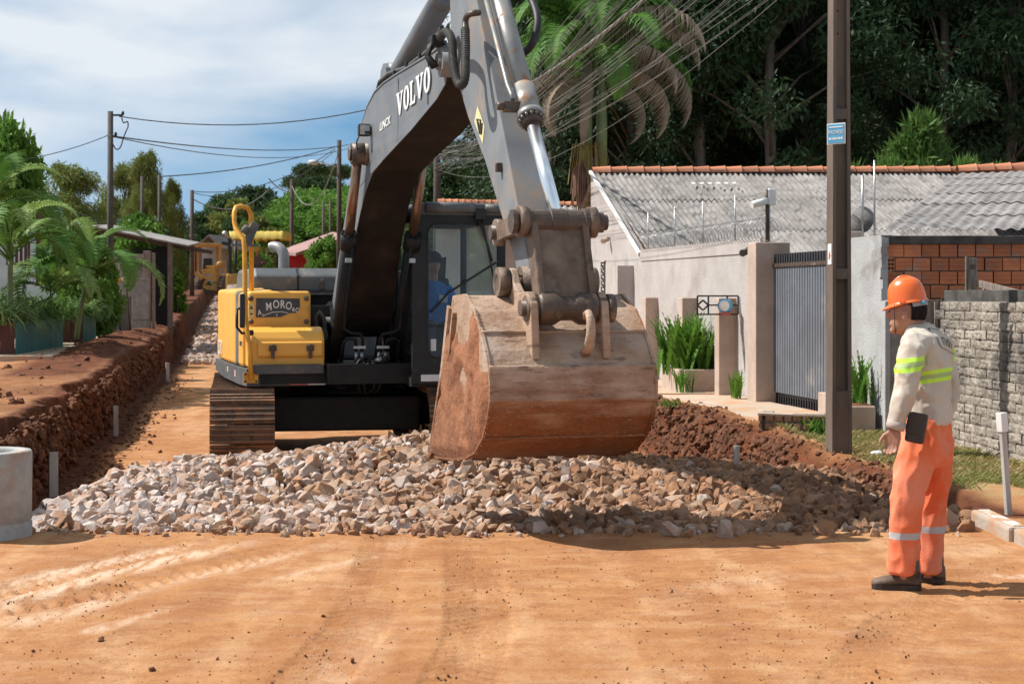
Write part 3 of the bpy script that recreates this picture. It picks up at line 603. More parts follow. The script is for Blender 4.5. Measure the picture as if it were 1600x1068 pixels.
m = MB(XM); m.box((0.0, 1.75, .74), (2.5, 4.2, .12)); m.box((-.05, -.3, .79), (.95, .5, .22)); 
m.prism([(-.5, .62), (1.2, .62), (1.2, .85), (.7, 1.55), (.45, 1.6), (-.1, 1.0)], -.36, -.31, 'x'); m.prism([(-.5, .62), (1.2, .62), (1.2, .85), (.7, 1.55), (.45, 1.6), (-.1, 1.0)], .31, .36, 'x')
m.build('swing_frame', M['black_paint'], exc)
# right-hand house: side panels, boxes, skirt
def rbox(name, c, d, mt, bev=.05, parent=exc, seg=3):
    m = MB(XM); m.box(c, d); o = m.build(name, M[mt], parent); b = o.modifiers.new('b', 'BEVEL'); b.width = bev; b.segments = seg; b.limit_method = 'ANGLE'
    for p in o.data.polygons: p.use_smooth = True
    return o
ub = rbox('upper_box', (-.995, .42, 1.42), (.72, .84, .60), 'yellow', .045)
m = MB(XM); m.prism([(-.34, .86), (.03, .86), (.03, 1.31), (-.12, 1.315), (-.27, 1.26), (-.34, 1.17)], -1.38, -.53, 'x'); sb = m.build('step_box', M['yellow'], exc, bevel=.03)
m = MB(XM); m.prism([(-.345, .97), (-.345, 1.16), (-.375, 1.14), (-.375, 1.0)], -1.28, -.56, 'x'); lid = m.build('box_lid', M['yellow'], sb, bevel=.012)
for w in (-1.12, -.70):
    m = MB(XM); m.box((w, -.385, 1.085), (.085, .035, .07), bev=.012); m.box((w, -.395, 1.035), (.04, .04, .14), bev=.01); m.cyl((w, -.38, 1.095), (w, -.43, 1.095), .028, 12); m.build('latch', M['rust_dark'], sb)
for w in (-1.318, -.69):
    for z in (1.37, 1.635): m = MB(XM); m.lathe([(.001, .012), (.022, .012), (.03, 0), (.034, -.01)], X3(0, 0, 0)*0+Vector((w, -.002, z)), 14, (0, -1, 0)); m.build('bolt_cap', M['rust'], ub)
# side wall runs back and rounds off
pan = [(0, -1.40), (.9, -1.42), (.9, -1.42)]
def side_panel(name, b0, b1, z0, z1, mt, w0=-1.375, w1=-1.375, cap=.03):
    m = MB(XM); m.add([(w0, b0, z0), (w1, b1, z0), (w1, b1, z1), (w0, b0, z1), (w0+.35, b0, z0), (w1+.35, b1, z0), (w1+.35, b1, z1+cap), (w0+.35, b0, z1+cap)],
                      [(0, 1, 2, 3), (7, 6, 5, 4), (0, 3, 7, 4), (1, 5, 6, 2), (3, 2, 6, 7), (0, 4, 5, 1)])
    o = m.build(name, M[mt], exc, bevel=.035); return o
side_panel('side_panel', .04, .42, .86, 1.70, 'yellow', -1.41, -1.42, .04)
side_panel('grey_strip', .42, .66, .86, 1.715, 'hood_grey', -1.425, -1.43, .03)
side_panel('side_door', .67, 1.7, .86, 1.73, 'yellow', -1.43, -1.45)
sd2 = side_panel('side_door', 1.72, 2.9, .86, 1.74, 'yellow', -1.45, -1.43)
side_panel('grille_panel', 2.92, 3.5, .86, 1.74, 'hood_grey', -1.43, -1.30)
m = MB(XM); prof = [(-1.28, 3.5), (-1.05, 3.85), (-.6, 4.1), (0, 4.2), (.6, 4.1), (1.05, 3.85), (1.3, 3.5), (1.3, 3.2), (-1.28, 3.2)]
m.prism([(p[0], p[1]) for p in prof], .80, 1.72, 'z'); m.build('counterweight', M['hood_grey'], exc, bevel=.06)
m = MB(XM); m.add([(-1.40, -.33, .66), (-.53, -.33, .66), (-.53, .1, .66), (-1.05, 1.6, .66), (-1.44, .1, .66), (-1.46, 1.7, .66), (-1.46, 2.9, .7), (-1.40, -.33, .85), (-.53, -.33, .85), (-1.44, .1, .85), (-1.46, 1.7, .85), (-1.46, 2.9, .85), (-.53, .1, .85), (-1.05, 1.6, .85), (-1.0, 2.9, .7), (-1.0, 2.9, .85)],
                  [(0, 1, 8, 7), (0, 7, 9, 4), (4, 9, 10, 5), (5, 10, 11, 6), (1, 2, 12, 8), (0, 4, 2, 1), (4, 5, 3, 2), (5, 6, 14, 3), (7, 8, 12, 9), (9, 12, 13, 10), (10, 13, 15, 11), (6, 11, 15, 14), (2, 3, 13, 12), (3, 14, 15, 13)])
sk = m.build('skirt', M['skirt'], exc)
m = MB(XM); m.box((-.95, -.36, .845), (.80, .10, .10), bev=.01)
for i in range(26): m.box((-1.32+i*.029, -.41, .90), (.014, .012, .018))
m.build('step', M['skirt'], exc)
m = MB(XM); m.box((-.62, -.3325, .695), (.20, .003, .06)); m.build('reflective_tape', M['white_paint'], sk)
m = MB(XM); m.box((-.82, -.3325, .695), (.20, .003, .06)); m.build('reflective_tape', M['red_tape'], sk)
m = MB(XM); m.box((-1.16, -.336, .74), (.12, .012, .12)); m.cyl((-1.16, -.336, .74), (-1.16, -.36, .74), .03, 12); m.build('tow_bracket', M['black_paint'], sk)
for b, mt in ((.5, 'white_paint'), (.58, 'red_tape')): m = MB(XM); m.box((-1.447, b, .765), (.004, .07, .07)); m.build('reflective_tape', M[mt], sk)
m = MB(XM); m.box((-1.4555, 1.3, .78), (.004, .10, .06)); m.build('reflective_tape', M['decal_yellow'], sk)
# plaque with lettering, drawn as an arch over a road
m = MB(XM); m.prism([(-1.265, 1.42), (-.98, 1.425), (-.88, 1.468), (-.80, 1.472), (-.765, 1.53), (-.765, 1.635), (-1.26, 1.64)], -.007, -.003, 'y'); pq = m.build('company_plaque', M['decal_black'], ub)
FX = XM.to_3x3() @ Vector((1, 0, 0)); UP = Vector((0, 0, 1))
for ch, w, z, h, tl in [('A', -1.222, 1.475, .082, 10), ('.', -1.185, 1.475, .082, 8), ('M', -1.118, 1.540, .125, 8), ('O', -1.035, 1.565, .13, 3), ('R', -.962, 1.565, .13, -2), ('O', -.892, 1.548, .125, -7), ('&', -.838, 1.508, .06, -9), ('C', -.797, 1.500, .075, -10)]:
    put('lettering', text_mesh(ch, h, M['white_paint'], .004, sx=.72 if ch not in '.&' else .8, bold=.002), frame_m(X3(w, -.010, z), Matrix.Rotation(-R(tl)*0, 3, 'Z') @ FX+UP*math.tan(R(tl))*.6, UP), pq)
for a, c in (((-1.19, 1.435), (-1.08, 1.478)), ((-.90, 1.468), (-.97, 1.485)), ((-1.08, 1.478), (-.97, 1.485)), ((-1.03, 1.432), (-1.025, 1.462))):
    m = MB(XM); m.bar((a[0], -.010, a[1]), (c[0], -.010, c[1]), .007, .004, (0, 1, 0)); m.build('road_drawing', M['white_paint'], pq)
m = MB(XM); m.box((-1.315, -.005, 1.50), (.06, .004, .16)); wd = m.build('warning_label', M['decal_yellow'], ub)
m = MB(XM); m.prism([(-1.338, 1.515), (-1.292, 1.515), (-1.315, 1.56)], -.010, -.008, 'y'); m.box((-1.315, -.009, 1.46), (.03, .004, .02)); m.build('warning_symbol', M['decal_black'], wd)
SIDE = XM.to_3x3() @ Vector((0, -1, 0))
put('lettering', text_mesh('LINCK', .075, M['decal_black'], .004), frame_m(X3(-1.418, .17, 1.12), SIDE, UP), exc)
put('lettering', text_mesh('EC240', .26, M['white_paint'], .004, sx=.8), frame_m(X3(-1.452, 2.4, 1.0), SIDE, UP), exc)
# hood, exhaust
m = MB(XM); m.prism([(1.0, 1.70), (3.0, 1.70), (3.0, 1.93), (2.8, 2.0), (1.15, 2.0), (1.0, 1.90)], -1.18, -.10, 'x'); hd = m.build('engine_hood', M['hood_grey'], exc, bevel=.04)
m = MB(XM); m.prism([(.992, 1.71), (.992, 1.905), (1.145, 2.008), (2.0, 2.008), (2.0, 1.99), (1.15, 1.99), (1.01, 1.9), (1.01, 1.71)], -.66, -.635, 'x'); m.build('hood_strap', M['rubber'], hd)
m = MB(XM); m.box((-.36, .985, 1.80), (.05, .03, .14), bev=.01); m.cyl((-.36, .985, 1.84), (-.36, .95, 1.84), .02, 10); m.build('latch', M['rust_dark'], hd)
m = MB(XM); m.box((-.65, 1.2, 1.28), (1.1, .1, .8)); m.box((-.45, .75, 1.2), (.35, .7, .7)); m.build('engine_bay', M['rubber'], exc)
m = MB(XM); m.box((-.65, 1.0, 1.70), (1.3, .30, .02)); m.build('deck_plate', M['rust_dark'], exc)
m = MB(XM); pts = [(-.72, 1.75, 1.9), (-.72, 1.75, 2.15)]+[(-.72-.10*(1-math.cos(t)), 1.75+.12*(1-math.cos(t)), 2.15+.13*math.sin(t)) for t in np.linspace(.3, 1.9, 7)]
m.tube(pts, .068, 18, caps=False); m.tube(pts[-2:], .058, 18); m.build('exhaust_pipe', M['barrel'], exc)
# handrail
def rail_pts(raw, w, b): return raw
m = MB(XM); hr = [(-1.36, -.44, .74), (-1.38, -.42, 1.05), (-1.40, -.36, 1.28), (-1.415, -.30, 1.50), (-1.42, -.28, 2.20), (-1.43, -.26, 2.30), (-1.505, -.14, 2.42), (-1.515, -.10, 2.50), (-1.515, -.08, 2.60), (-1.49, -.02, 2.665), (-1.42, .08, 2.685), (-1.34, .16, 2.67), (-1.295, .2, 2.60), (-1.29, .2, 1.69)]
m.tube(hr, .027, 10); ra = m.build('handrail', M['rail_yellow'], exc)
m = MB(XM); m.box((-1.365, -.40, .76), (.16, .02, .12)); m.build('rail_bracket', M['rail_yellow'], ra)
for dx in (-.06, .06):
    for dz in (-.04, .04): m = MB(XM); m.cyl((-1.365+dx, -.41, .76+dz), (-1.365+dx, -.425, .76+dz), .012, 8); m.build('bolt', M['iron'], ra)
m = MB(XM); m.tube([(-1.40, -.34, 1.26), (-1.46, -.38, 1.25), (-1.52, -.42, 1.32), (-1.52, -.42, 1.52)], .016, 8); m.tube([(-1.52, -.42, 1.52), (-1.47, -.42, 1.53)], .014, 8); m.cyl((-1.335, -.32, 1.255), (-1.40, -.34, 1.255), .032, 10); mi = m.build('mirror_arm', M['rubber'], exc)
m = MB(XM); m.box((-1.46, -.42, 1.50), (.055, .10, .38), bev=.02); m.build('mirror', M['rubber'], mi)
m = MB(XM); m.box((-1.38, .1, 2.24), (.30, .05, .03)); m.box((-1.30, .16, 2.38), (.10, .06, .26), Matrix.Rotation(R(24), 3, 'Y'), bev=.02); m.cyl((-1.40, .12, 2.44), (-1.34, .12, 2.40), .05, 12); m.build('rail_mirror', M['hood_grey'], exc)
# ------------------------------------------------------------------ cab
cab = MB(XM); w0, w1, b0, b1, z0, z1 = .36, 1.42, -.90, .95, .68, 2.60
fr = .075
for (w, b) in ((w0+fr/2, b0+fr/2), (w1-fr/2, b0+fr/2), (w0+fr/2, b1-fr/2), (w1-fr/2, b1-fr/2), (w0+fr/2, .1)):
    cab.box((w, b, (z0+z1)/2), (fr, fr, z1-z0), bev=.02)
for z in (z1-.05, ): 
    cab.box(((w0+w1)/2, b0+fr/2, z), (w1-w0-.152, fr*.9, .13)); cab.box(((w0+w1)/2, b1-fr/2, z), (w1-w0-.152, fr*.9, .13))
    cab.box((w0+fr/2, (b0+b1)/2, z), (fr*.9, b1-b0-.152, .13)); cab.box((w1-fr/2, (b0+b1)/2, z), (fr*.9, b1-b0-.152, .13))
cb = cab.build('cab_frame', M['cab_grey'], exc)
m = MB(XM)       # front frame around the windscreen with rounded corners
def rr(wa, wb, za, zb, r, n=6):
    o = []
    for (cx, cz, a0) in ((wb-r, zb-r, 0), (wa+r, zb-r, 90), (wa+r, za+r, 180), (wb-r, za+r, 270)):
        for i in range(n+1): a = R(a0+90*i/n); o.append((cx+r*math.cos(a), cz+r*math.sin(a)))
    return o
inn = rr(w0+.17, w1-.08, .98, 2.47, .12); outr = rr(w0-.005, w1+.005, .80, 2.57, .06)
for b_, s_ in ((b0-.012, 1),):
    n = len(inn); vs = [(p[0], b_, p[1]) for p in outr]+[(p[0], b_, p[1]) for p in inn]+[(p[0], b_+.06, p[1]) for p in inn]
    m.add(vs, [(i, (i+1) % n, n+(i+1) % n, n+i) for i in range(n)]+[(n+i, n+(i+1) % n, 2*n+(i+1) % n, 2*n+i) for i in range(n)])
m.build('windscreen_surround', M['cab_grey'], exc)
m = MB(XM); m.add([(p[0], b0+.018, p[1]) for p in inn], [list(range(len(inn)))]); m.build('windscreen', M['glass'], exc)
m = MB(XM); m.tube([(p[0], b0-.012, p[1]) for p in inn]+[(inn[0][0], b0-.012, inn[0][1])], .011, 6); m.build('window_seal', M['rubber'], exc)
m = MB(XM); m.box(((w0+w1)/2, b0+.005, 1.33), (.9, .025, .025)); m.build('window_bar', M['rubber'], exc)
m = MB(XM); m.box(((w0+w1)/2, b0+.07, .74), (w1-w0-.02, .14, .12), bev=.02); m.box(((w0+w1)/2+.02, (b0+b1)/2, .70), (w1-w0, b1-b0-.3, .10)); m.build('cab_base', M['cab_grey'], exc)
for i, mt in ((0, 'white_paint'), (1, 'red_tape'), (2, 'white_paint'), (3, 'red_tape')): m = MB(XM); m.box((.58+.25*i, b0-.004, .755), (.25, .004, .075)); m.build('reflective_tape', M[mt], exc)
m = MB(XM); m.box((.60, b0+.012, 1.12), (.06, .003, .13)); m.build('sticker', M['white_paint'], exc)
for nm, pts in (('side_window', [(w0+.02, b0+.1, 1.0), (w0+.02, .05, 1.0), (w0+.02, .05, 2.48), (w0+.02, b0+.1, 2.48)]), ('side_window', [(w0+.02, .15, 1.5), (w0+.02, b1-.09, 1.5), (w0+.02, b1-.09, 2.48), (w0+.02, .15, 2.48)]), ('rear_window', [(w0+.09, b1-.03, 1.55), (w1-.09, b1-.03, 1.55), (w1-.09, b1-.03, 2.48), (w0+.09, b1-.03, 2.48)]), ('side_window', [(w1-.02, b0+.1, 1.0), (w1-.02, b1-.1, 1.0), (w1-.02, b1-.1, 2.48), (w1-.02, b0+.1, 2.48)])):
    m = MB(XM); m.add(pts, [(0, 1, 2, 3)]); m.build(nm, M['glass'], exc)
m = MB(XM); m.box((w0+.012, .55, 1.09), (.03, .85, .82)); m.box((w1-.012, .2, .9), (.03, 1.5, .3)); m.box(((w0+w1)/2, b1, 1.1), (w1-w0, .03, .9)); m.build('cab_panel', M['cab_grey'], exc)
m = MB(XM); m.prism([(w0-.02, 2.56), (w1+.02, 2.56), (w1+.01, 2.64), (w1-.08, 2.70), (w0+.08, 2.70), (w0-.01, 2.64)], b0-.03, b1+.02, 'y'); rf = m.build('cab_roof', M['hood_grey'], exc, bevel=.03)
m = MB(XM); m.tube([(w0+.14, b0-.03, 2.645), (w0+.70, b0-.03, 2.645)], .062, 14); m.build('roof_roll', M['hood_grey'], rf)
m = MB(XM); m.tube([(w0+.82, b0-.03, 2.64), (w1-.02, b0-.03, 2.64)], .05, 14); m.build('roof_roll', M['hood_grey'], rf)
m = MB(XM); m.box((w0-.035, -.12, 2.60), (.05, .95, .20), bev=.02); m.build('roof_side_panel', M['yellow'], rf)
m = MB(XM); m.box((w0+.76, b0-.05, 2.58), (.12, .05, .13), bev=.015); m.tube([(w0+.72, b0-.05, 2.58), (w0+.86, b0-.045, 2.2), (w0+.90, b0-.04, 2.05)], .014, 8); m.tube([(w0+.78, b0-.05, 2.55), (w1-.12, b0-.04, 1.75), (w1-.1, b0-.04, 1.4)], .012, 8)
m.tube([(w0+.95, b0-.035, 2.04), (w0+.40, b0-.03, 1.70), (w0+.20, b0-.03, 1.48)], .013, 6); m.build('wiper', M['rubber'], exc)
m = MB(XM)
for i in range(6): m.tube([(w0+.72+.05*i, b0-.01, 1.40+.02*i), (w1-.12, b0-.01, 1.62-.02*i+.04*i)], .004, 5)
m.build('grab_cable', M['rubber'], exc)
m = MB(XM); m.box((.90, .42, 1.18), (.52, .5, .14), bev=.05); m.box((.90, .66, 1.55), (.50, .14, .68), Matrix.Rotation(R(-8), 3, 'X'), bev=.06); m.prism([(.70, 1.80), (1.10, 1.80), (1.12, 2.14), (1.04, 2.12), (.9, 2.10), (.80, 2.15), (.69, 2.17)], .70, .80, 'y'); m.build('seat', M['rubber'], exc)
for w in (.60, 1.22): m = MB(XM); m.box((w, .2, 1.25), (.16, .6, .28), bev=.03); m.tube([(w, -.02, 1.36), (w, -.06, 1.52)], .014, 8); m.lathe([(.001, .06), (.03, .04), (.034, 0), (.02, -.03)], Vector((w, -.06, 1.54)), 12); m.build('control_console', M['rubber'], exc)
# ------------------------------------------------------------------ boom
def plate_solid(name, prof, hw, mt, parent, bevel=.015, hws=None):
    """closed (b, z) outline given a half width per vertex"""
    n = len(prof); h = hws or [hw]*n; m = MB(XM)
    vs = [(-h[i], p[0], p[1]) for i, p in enumerate(prof)]+[(h[i], p[0], p[1]) for i, p in enumerate(prof)]
    m.add(vs, [(i, (i+1) % n, n+(i+1) % n, n+i) for i in range(n)])
    from mathutils.geometry import tessellate_polygon
    tri = tessellate_polygon([[Vector((p[0], p[1], 0)) for p in prof]])
    m.add(vs, [tuple(t_) for t_ in tri]+[tuple(n+q for q in t_) for t_ in tri])
    me = m.mesh(name, M[mt], False); bm = bmesh.new(); bm.from_mesh(me); bmesh.ops.remove_doubles(bm, verts=bm.verts[:], dist=1e-5); bmesh.ops.dissolve_limit(bm, angle_limit=R(.5), verts=bm.verts[:], edges=bm.edges[:]); bmesh.ops.recalc_face_normals(bm, faces=bm.faces[:]); bm.to_mesh(me); bm.free()
    o = place(name, me, parent)
    if bevel: b = o.modifiers.new('b', 'BEVEL'); b.width = bevel; b.segments = 2; b.limit_method = 'ANGLE'; b.angle_limit = R(25)
    return o
belly = [(-5.08, 3.46), (-4.75, 3.37), (-3.7, 3.20), (-2.3, 3.03), (-1.75, 2.94), (-1.4, 2.78), (-1.08, 2.55), (-.72, 2.22), (-.35, 1.80), (0, 1.40), (.3, 1.18)]
top = [(.62, 1.30), (.55, 1.5), (.15, 2.05), (-.35, 2.75), (-.72, 3.18), (-1.05, 3.46), (-1.45, 3.66), (-1.9, 3.77), (-2.4, 3.80), (-3.0, 3.80), (-4.6, 3.78), (-5.1, 3.80), (-5.25, 3.66)]
hb = [.24, .24, .25, .25, .25, .255, .26, .27, .29, .31, .32]+[.32, .32, .30, .275, .265, .26, .255, .25, .25, .25, .25, .24, .24]
boom = plate_solid('boom', belly+top, .26, 'boom_grey', exc, .014, hb)
boom.data.materials.append(M['belly_shade'])
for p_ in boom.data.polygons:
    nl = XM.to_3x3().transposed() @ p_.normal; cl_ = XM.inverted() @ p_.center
    if abs(nl.x) < .5 and nl.z < .15 and cl_.y < .2: p_.material_index = 1  # downward faces get the dark colour with underside shade painted in
m = MB(XM)
for s_ in (-1, 1): m.tube([(s_*.245, b, z+.012) for b, z in top[4:12]], .016, 6)
m.build('boom_edge', M['boom_grey'], boom)
m = MB(XM); m.cyl((-.30, -5.12, 3.64), (.30, -5.12, 3.64), .13, 24); m.cyl((-.325, -5.12, 3.64), (.325, -5.12, 3.64), .07, 20); m.cyl((-.335, -5.12, 3.64), (-.30, -5.12, 3.64), .03, 12); m.build('boom_pin', M['stick_grey'], boom)
m = MB(XM); m.cyl((-.45, .42, 1.32), (.45, .42, 1.32), .12, 20); m.build('boom_foot_pin', M['black_paint'], boom)
# weld seams across the side plate
for b in (-3.1, -4.42): m = MB(XM); zt = 3.79; zb = np.interp(b, [-5, -3.7, -2.3], [3.45, 3.21, 3.04]); m.bar((-.251, b, zb+.02), (-.251, b-.02, zt-.02), .006, .02); m.build('weld_seam', M['boom_grey'], boom)
# slab-serif letters on the left plate. local plane: x along -b (towards the tip), y up
def poly_letter(ch):
    if ch == 'V': return [[(0, 1), (.40, 1), (.40, .90), (.335, .90), (.50, .32), (.63, .90), (.56, .90), (.56, 1), (.86, 1), (.86, .90), (.78, .90), (.52, 0), (.36, 0), (.09, .90), (0, .90)]], .88
    if ch == 'L': return [[(0, 1), (.38, 1), (.38, .90), (.29, .90), (.29, .12), (.48, .12), (.56, .34), (.66, .34), (.64, 0), (0, 0), (0, .10), (.08, .10), (.08, .90), (0, .90)]], .70
    o = []; n = 28
    oo = [(.36+.36*math.cos(2*math.pi*i/n), .5+.515*math.sin(2*math.pi*i/n)) for i in range(n)]; ii = [(.36+.135*math.cos(2*math.pi*i/n), .5+.40*math.sin(2*math.pi*i/n)) for i in range(n)]
    return [[oo[i], oo[(i+1) % n], ii[(i+1) % n], ii[i]] for i in range(n)], .76
BO = X3(-.2565, -3.08, 3.395); BX = XM.to_3x3() @ Vector((0, -1, .02)); BY = Vector((0, 0, 1))
xc = 0; LH = .22
wd_ = 1.52/(.88*2+.76*2+.70)
for ch in 'VOLVO':
    polys, adv = poly_letter(ch); m = MB(); 
    for p in polys:
        n = len(p); pts = [BO+BX*((xc+x*.94)*wd_)+BY*(y*LH+((xc)*wd_)*.035) for x, y in p]; dn = XM.to_3x3() @ Vector((-.004, 0, 0))
        m.v += pts+[q+dn for q in pts]; k0 = len(m.v)-2*n
        for f in [list(range(n))[::-1], [n+i for i in range(n)]]+[(i, (i+1) % n, n+(i+1) % n, n+i) for i in range(n)]: m.f.append([k0+i for i in f]); m.mi.append(0); m.sm.append(False)
    m.build('lettering', M['white_paint'], boom); xc += adv
put('lettering', text_mesh('LINCK', .115, M['white_paint'], .004, shear=.15, sx=1.7, bold=.002), frame_m(X3(-.2595, -2.50, 3.385), BX+BY*.02, BY), boom)
# stick cylinder on top of the boom
m = MB(XM); m.cyl((0, -2.0, 3.98), (0, -4.05, 4.42), .115, 24); m.cyl((0, -3.95, 4.40), (0, -4.1, 4.435), .135, 24); m.cyl((-.12, -1.9, 3.96), (.12, -1.9, 3.96), .13, 20); m.build('stick_cylinder', M['boom_grey'], exc)
m = MB(XM); m.cyl((0, -4.05, 4.42), (0, -4.95, 4.62), .065, 20); m.build('stick_cylinder_rod', M['chrome'], exc)
m = MB(XM); m.prism([(-2.15, 3.78), (-1.6, 3.70), (-1.75, 4.02), (-1.9, 4.08), (-2.03, 4.02)], -.16, -.12, 'x'); m.prism([(-2.15, 3.78), (-1.6, 3.70), (-1.75, 4.02), (-1.9, 4.08), (-2.03, 4.02)], .12, .16, 'x'); m.build('cylinder_bracket', M['boom_grey'], boom)
for dw, bb in ((-.18, 0), (-.13, .02)):
    m = MB(XM); m.tube([(dw, -1.5, 3.72), (dw, -1.8, 3.90+bb), (dw, -2.3, 3.92), (dw, -3.2, 3.86), (dw, -4.3, 3.88), (dw, -4.7, 4.0)], .022, 8); m.build('hydraulic_pipe', M['hose'], boom)
for b in (-2.7, -3.3, -3.9): m = MB(XM); m.box((-.15, b, 3.85), (.14, .06, .10), bev=.015); m.build('pipe_clamp', M['black_paint'], boom)
# boom cylinders
for s_ in (-1, 1):
    w = s_*.355; A = Vector((w, .05, .78)); B = Vector((w, -1.50, 3.17)); D = (B-A).normalized(); Lc = (B-A).length
    m = MB(XM); m.cyl(A+D*.1, A+D*1.82, .082, 24); m.cyl(A+D*1.68, A+D*1.86, .098, 24); m.cyl((w-.07, A.y, A.z), (w+.07, A.y, A.z), .12, 20)
    for i in range(10): a = 2*math.pi*i/10; q = D.to_track_quat('Z', 'Y'); pt = A+D*1.86+q @ Vector((.08*math.cos(a), .08*math.sin(a), 0)); m.cyl(pt, pt+D*.02, .012, 6)
    bc = m.build('boom_cylinder', M['black_paint'], exc)
    m = MB(XM); m.cyl(A+D*1.8, B-D*.05, .052, 22); m.build('cylinder_rod', M['rod_brown'], bc)
    m = MB(XM); m.cyl((w-.075, B.y, B.z), (w+.075, B.y, B.z), .115, 22); m.cyl((w+s_*.075, B.y, B.z), (w+s_*.10, B.y, B.z), .075, 18); m.cyl((w-s_*.16, B.y, B.z), (w-s_*.06, B.y, B.z), .14, 22, .12); m.build('cylinder_eye', M['rust_dark'], bc)
    F_ = XM.to_3x3() @ Vector((0, -1, 0))
    m = MB(XM); off = Vector((-s_*.03, -.10, 0))
    m.tube([A+D*1.70+off, A+D*.95+off, A+D*.62+off, A+D*.56+off+Vector((-s_*.08, -.03, .0)), A+D*.54+off+Vector((-s_*.20, -.04, 0)), A+D*.48+off+Vector((-s_*.225, -.04, -.02)), A+D*.30+off+Vector((-s_*.225, -.06, -.05))], .02, 8)
    m.tube([A+D*.05+off+Vector((0, -.05, .03)), A+D*.3+off+Vector((0, -.04, .0)), A+D*.44+off+Vector((-s_*.01, -.05, 0)), A+D*.48+off+Vector((-s_*.06, -.05, 0)), A+D*.46+off+Vector((-s_*.14, -.06, 0)), A+D*.30+off+Vector((-s_*.16, -.08, 0))], .018, 8)
    m.build('hydraulic_pipe', M['black_paint'], bc)
    m = MB(XM); m.box(A+D*.36+off+Vector((-s_*.19, -.08, 0)), (.14, .06, .03)); 
    for dx in (.16, .225): p0 = A+D*.30+off+Vector((-s_*dx, -.08, 0)); m.cyl(p0, p0-Vector((0, 0, .10)), .022, 8)
    m.build('pipe_fitting', M['galv'], bc)
    for dx in (.16, .225): 
        m = MB(XM); p0 = A+D*.24+off+Vector((-s_*dx, -.08, 0)); m.tube([p0, p0-Vector((s_*.01, 0, .2)), p0-Vector((s_*.05, -.05, .38)), p0-Vector((s_*.09, -.2, .44))], .017, 8); m.build('hose', M['rubber'], bc)
    m = MB(XM); m.box(A+D*1.52+Vector((0, -.11, 0)), (.07, .05, .05)); m.cyl(A+D*1.52+Vector((-.02, -.13, 0)), A+D*1.52+Vector((-.02, -.15, 0)), .016, 8); m.build('pipe_fitting', M['galv'], bc)
m = MB(XM)
for i in range(9): a = random.uniform(-.25, .22); m.tube([(a, -.42, .80+random.random()*.12), (a+random.uniform(-.12, .12), -.50, .92+random.random()*.1), (a+random.uniform(-.2, .2), -.40, .80)], .02, 8)
m.build('hose_bundle', M['rubber'], exc)
for w, z in ((-.12, .86), (-.05, .82), (.1, .84), (.02, .93), (-.2, .83)): m = MB(XM); m.cyl((w, -.47, z), (w+.05, -.53, z+.03), .026, 10); m.build('hose_fitting', M['galv'], exc)
m = MB(XM); m.tube([(-.50, .18, .95), (-.55, .16, 1.3), (-.56, .15, 1.42), (-.52, .15, 1.48), (-.46, .16, 1.40), (-.44, .15, 1.0)], .026, 8); m.cyl((-.52, .13, 1.22), (-.52, .05, 1.22), .09, 16); m.build('hose_bundle', M['hose'], exc)
# work lamp
m = MB(XM); m.box((-.33, -1.72, 3.40), (.13, .09, .13), bev=.02); m.box((-.27, -1.76, 3.37), (.12, .03, .03)); m.tube([(-.37, -1.68, 3.36), (-.40, -1.66, 3.28), (-.38, -1.6, 3.2)], .008, 6); wl_ = m.build('work_lamp', M['rubber'], exc)
m = MB(XM); m.box((-.33, -1.768, 3.40), (.10, .006, .10)); m.build('lamp_lens', M['lamp_glass'], wl_)
# ------------------------------------------------------------------ stick
rear = [(-4.62, 4.95), (-4.72, 4.62), (-4.86, 4.20), (-4.90, 3.92), (-4.98, 3.66), (-5.2, 3.42), (-5.5, 3.14), (-6.05, 2.74), (-6.50, 2.33), (-6.92, 1.95), (-7.12, 1.68)]
front = [(-7.25, 1.64), (-7.36, 1.75), (-7.30, 1.92), (-7.02, 2.30), (-6.62, 2.88), (-6.0, 3.74), (-5.72, 4.12), (-5.35, 4.62), (-5.0, 5.0), (-4.7, 5.05)]
stick = plate_solid('stick', rear+front, .15, 'stick_grey', exc, .012, [.15]*len(rear)+[.15]*len(front))
m = MB(XM)
for s_ in (-1, 1):
    m.prism([(-5.31+.27*math.cos(a), 3.72+.33*math.sin(a)) for a in np.linspace(0, 2*math.pi, 24, endpoint=False)], s_*.152, s_*.164, 'x')
m.build('wear_plate', M['stick_grey'], stick, bevel=.003)
m = MB(XM); m.prism([(-5.22+.11*math.cos(a), 3.72+.13*math.sin(a)) for a in np.linspace(0, 2*math.pi, 16, endpoint=False)], -.167, -.1645, 'x'); m.build('pin_recess', M['black_paint'], stick)
def on_stick(px, py): # point on left plate through the pixel
    k = (px-800)/FPX; c, s_ = math.cos(YAW), math.sin(YAW); w = -.1535
    b = (XO.x+w*c-k*(XO.y+w*s_))/(k*c+s_); Y = XO.y+w*s_+b*c; return Vector((w, b, CAMH-(py-460)/FPX*Y))
m = MB(XM); q = [on_stick(*p) for p in ((746, 165), (757, 197), (754, 225), (741, 190))]; m.add(q, [(0, 1, 2, 3)]); dc = m.build('warning_label', M['decal_yellow'], stick)
c_ = sum(q, Vector())/4+Vector((-.003, 0, 0)); m = MB(XM); [m.bar((c_.x, c_.y+a_[0], c_.z+a_[1]), (c_.x, c_.y+b_[0], c_.z+b_[1]), .004, .016, (1, 0, 0)) for a_, b_ in (((.07, .05), (-.05, .03)), ((-.05, .03), (-.02, -.08)), ((-.02, -.08), (.07, .05)), ((-.10, .0), (-.07, -.09)), ((.02, .02), (.0, -.03)))]; m.build('warning_symbol', M['decal_black'], dc)
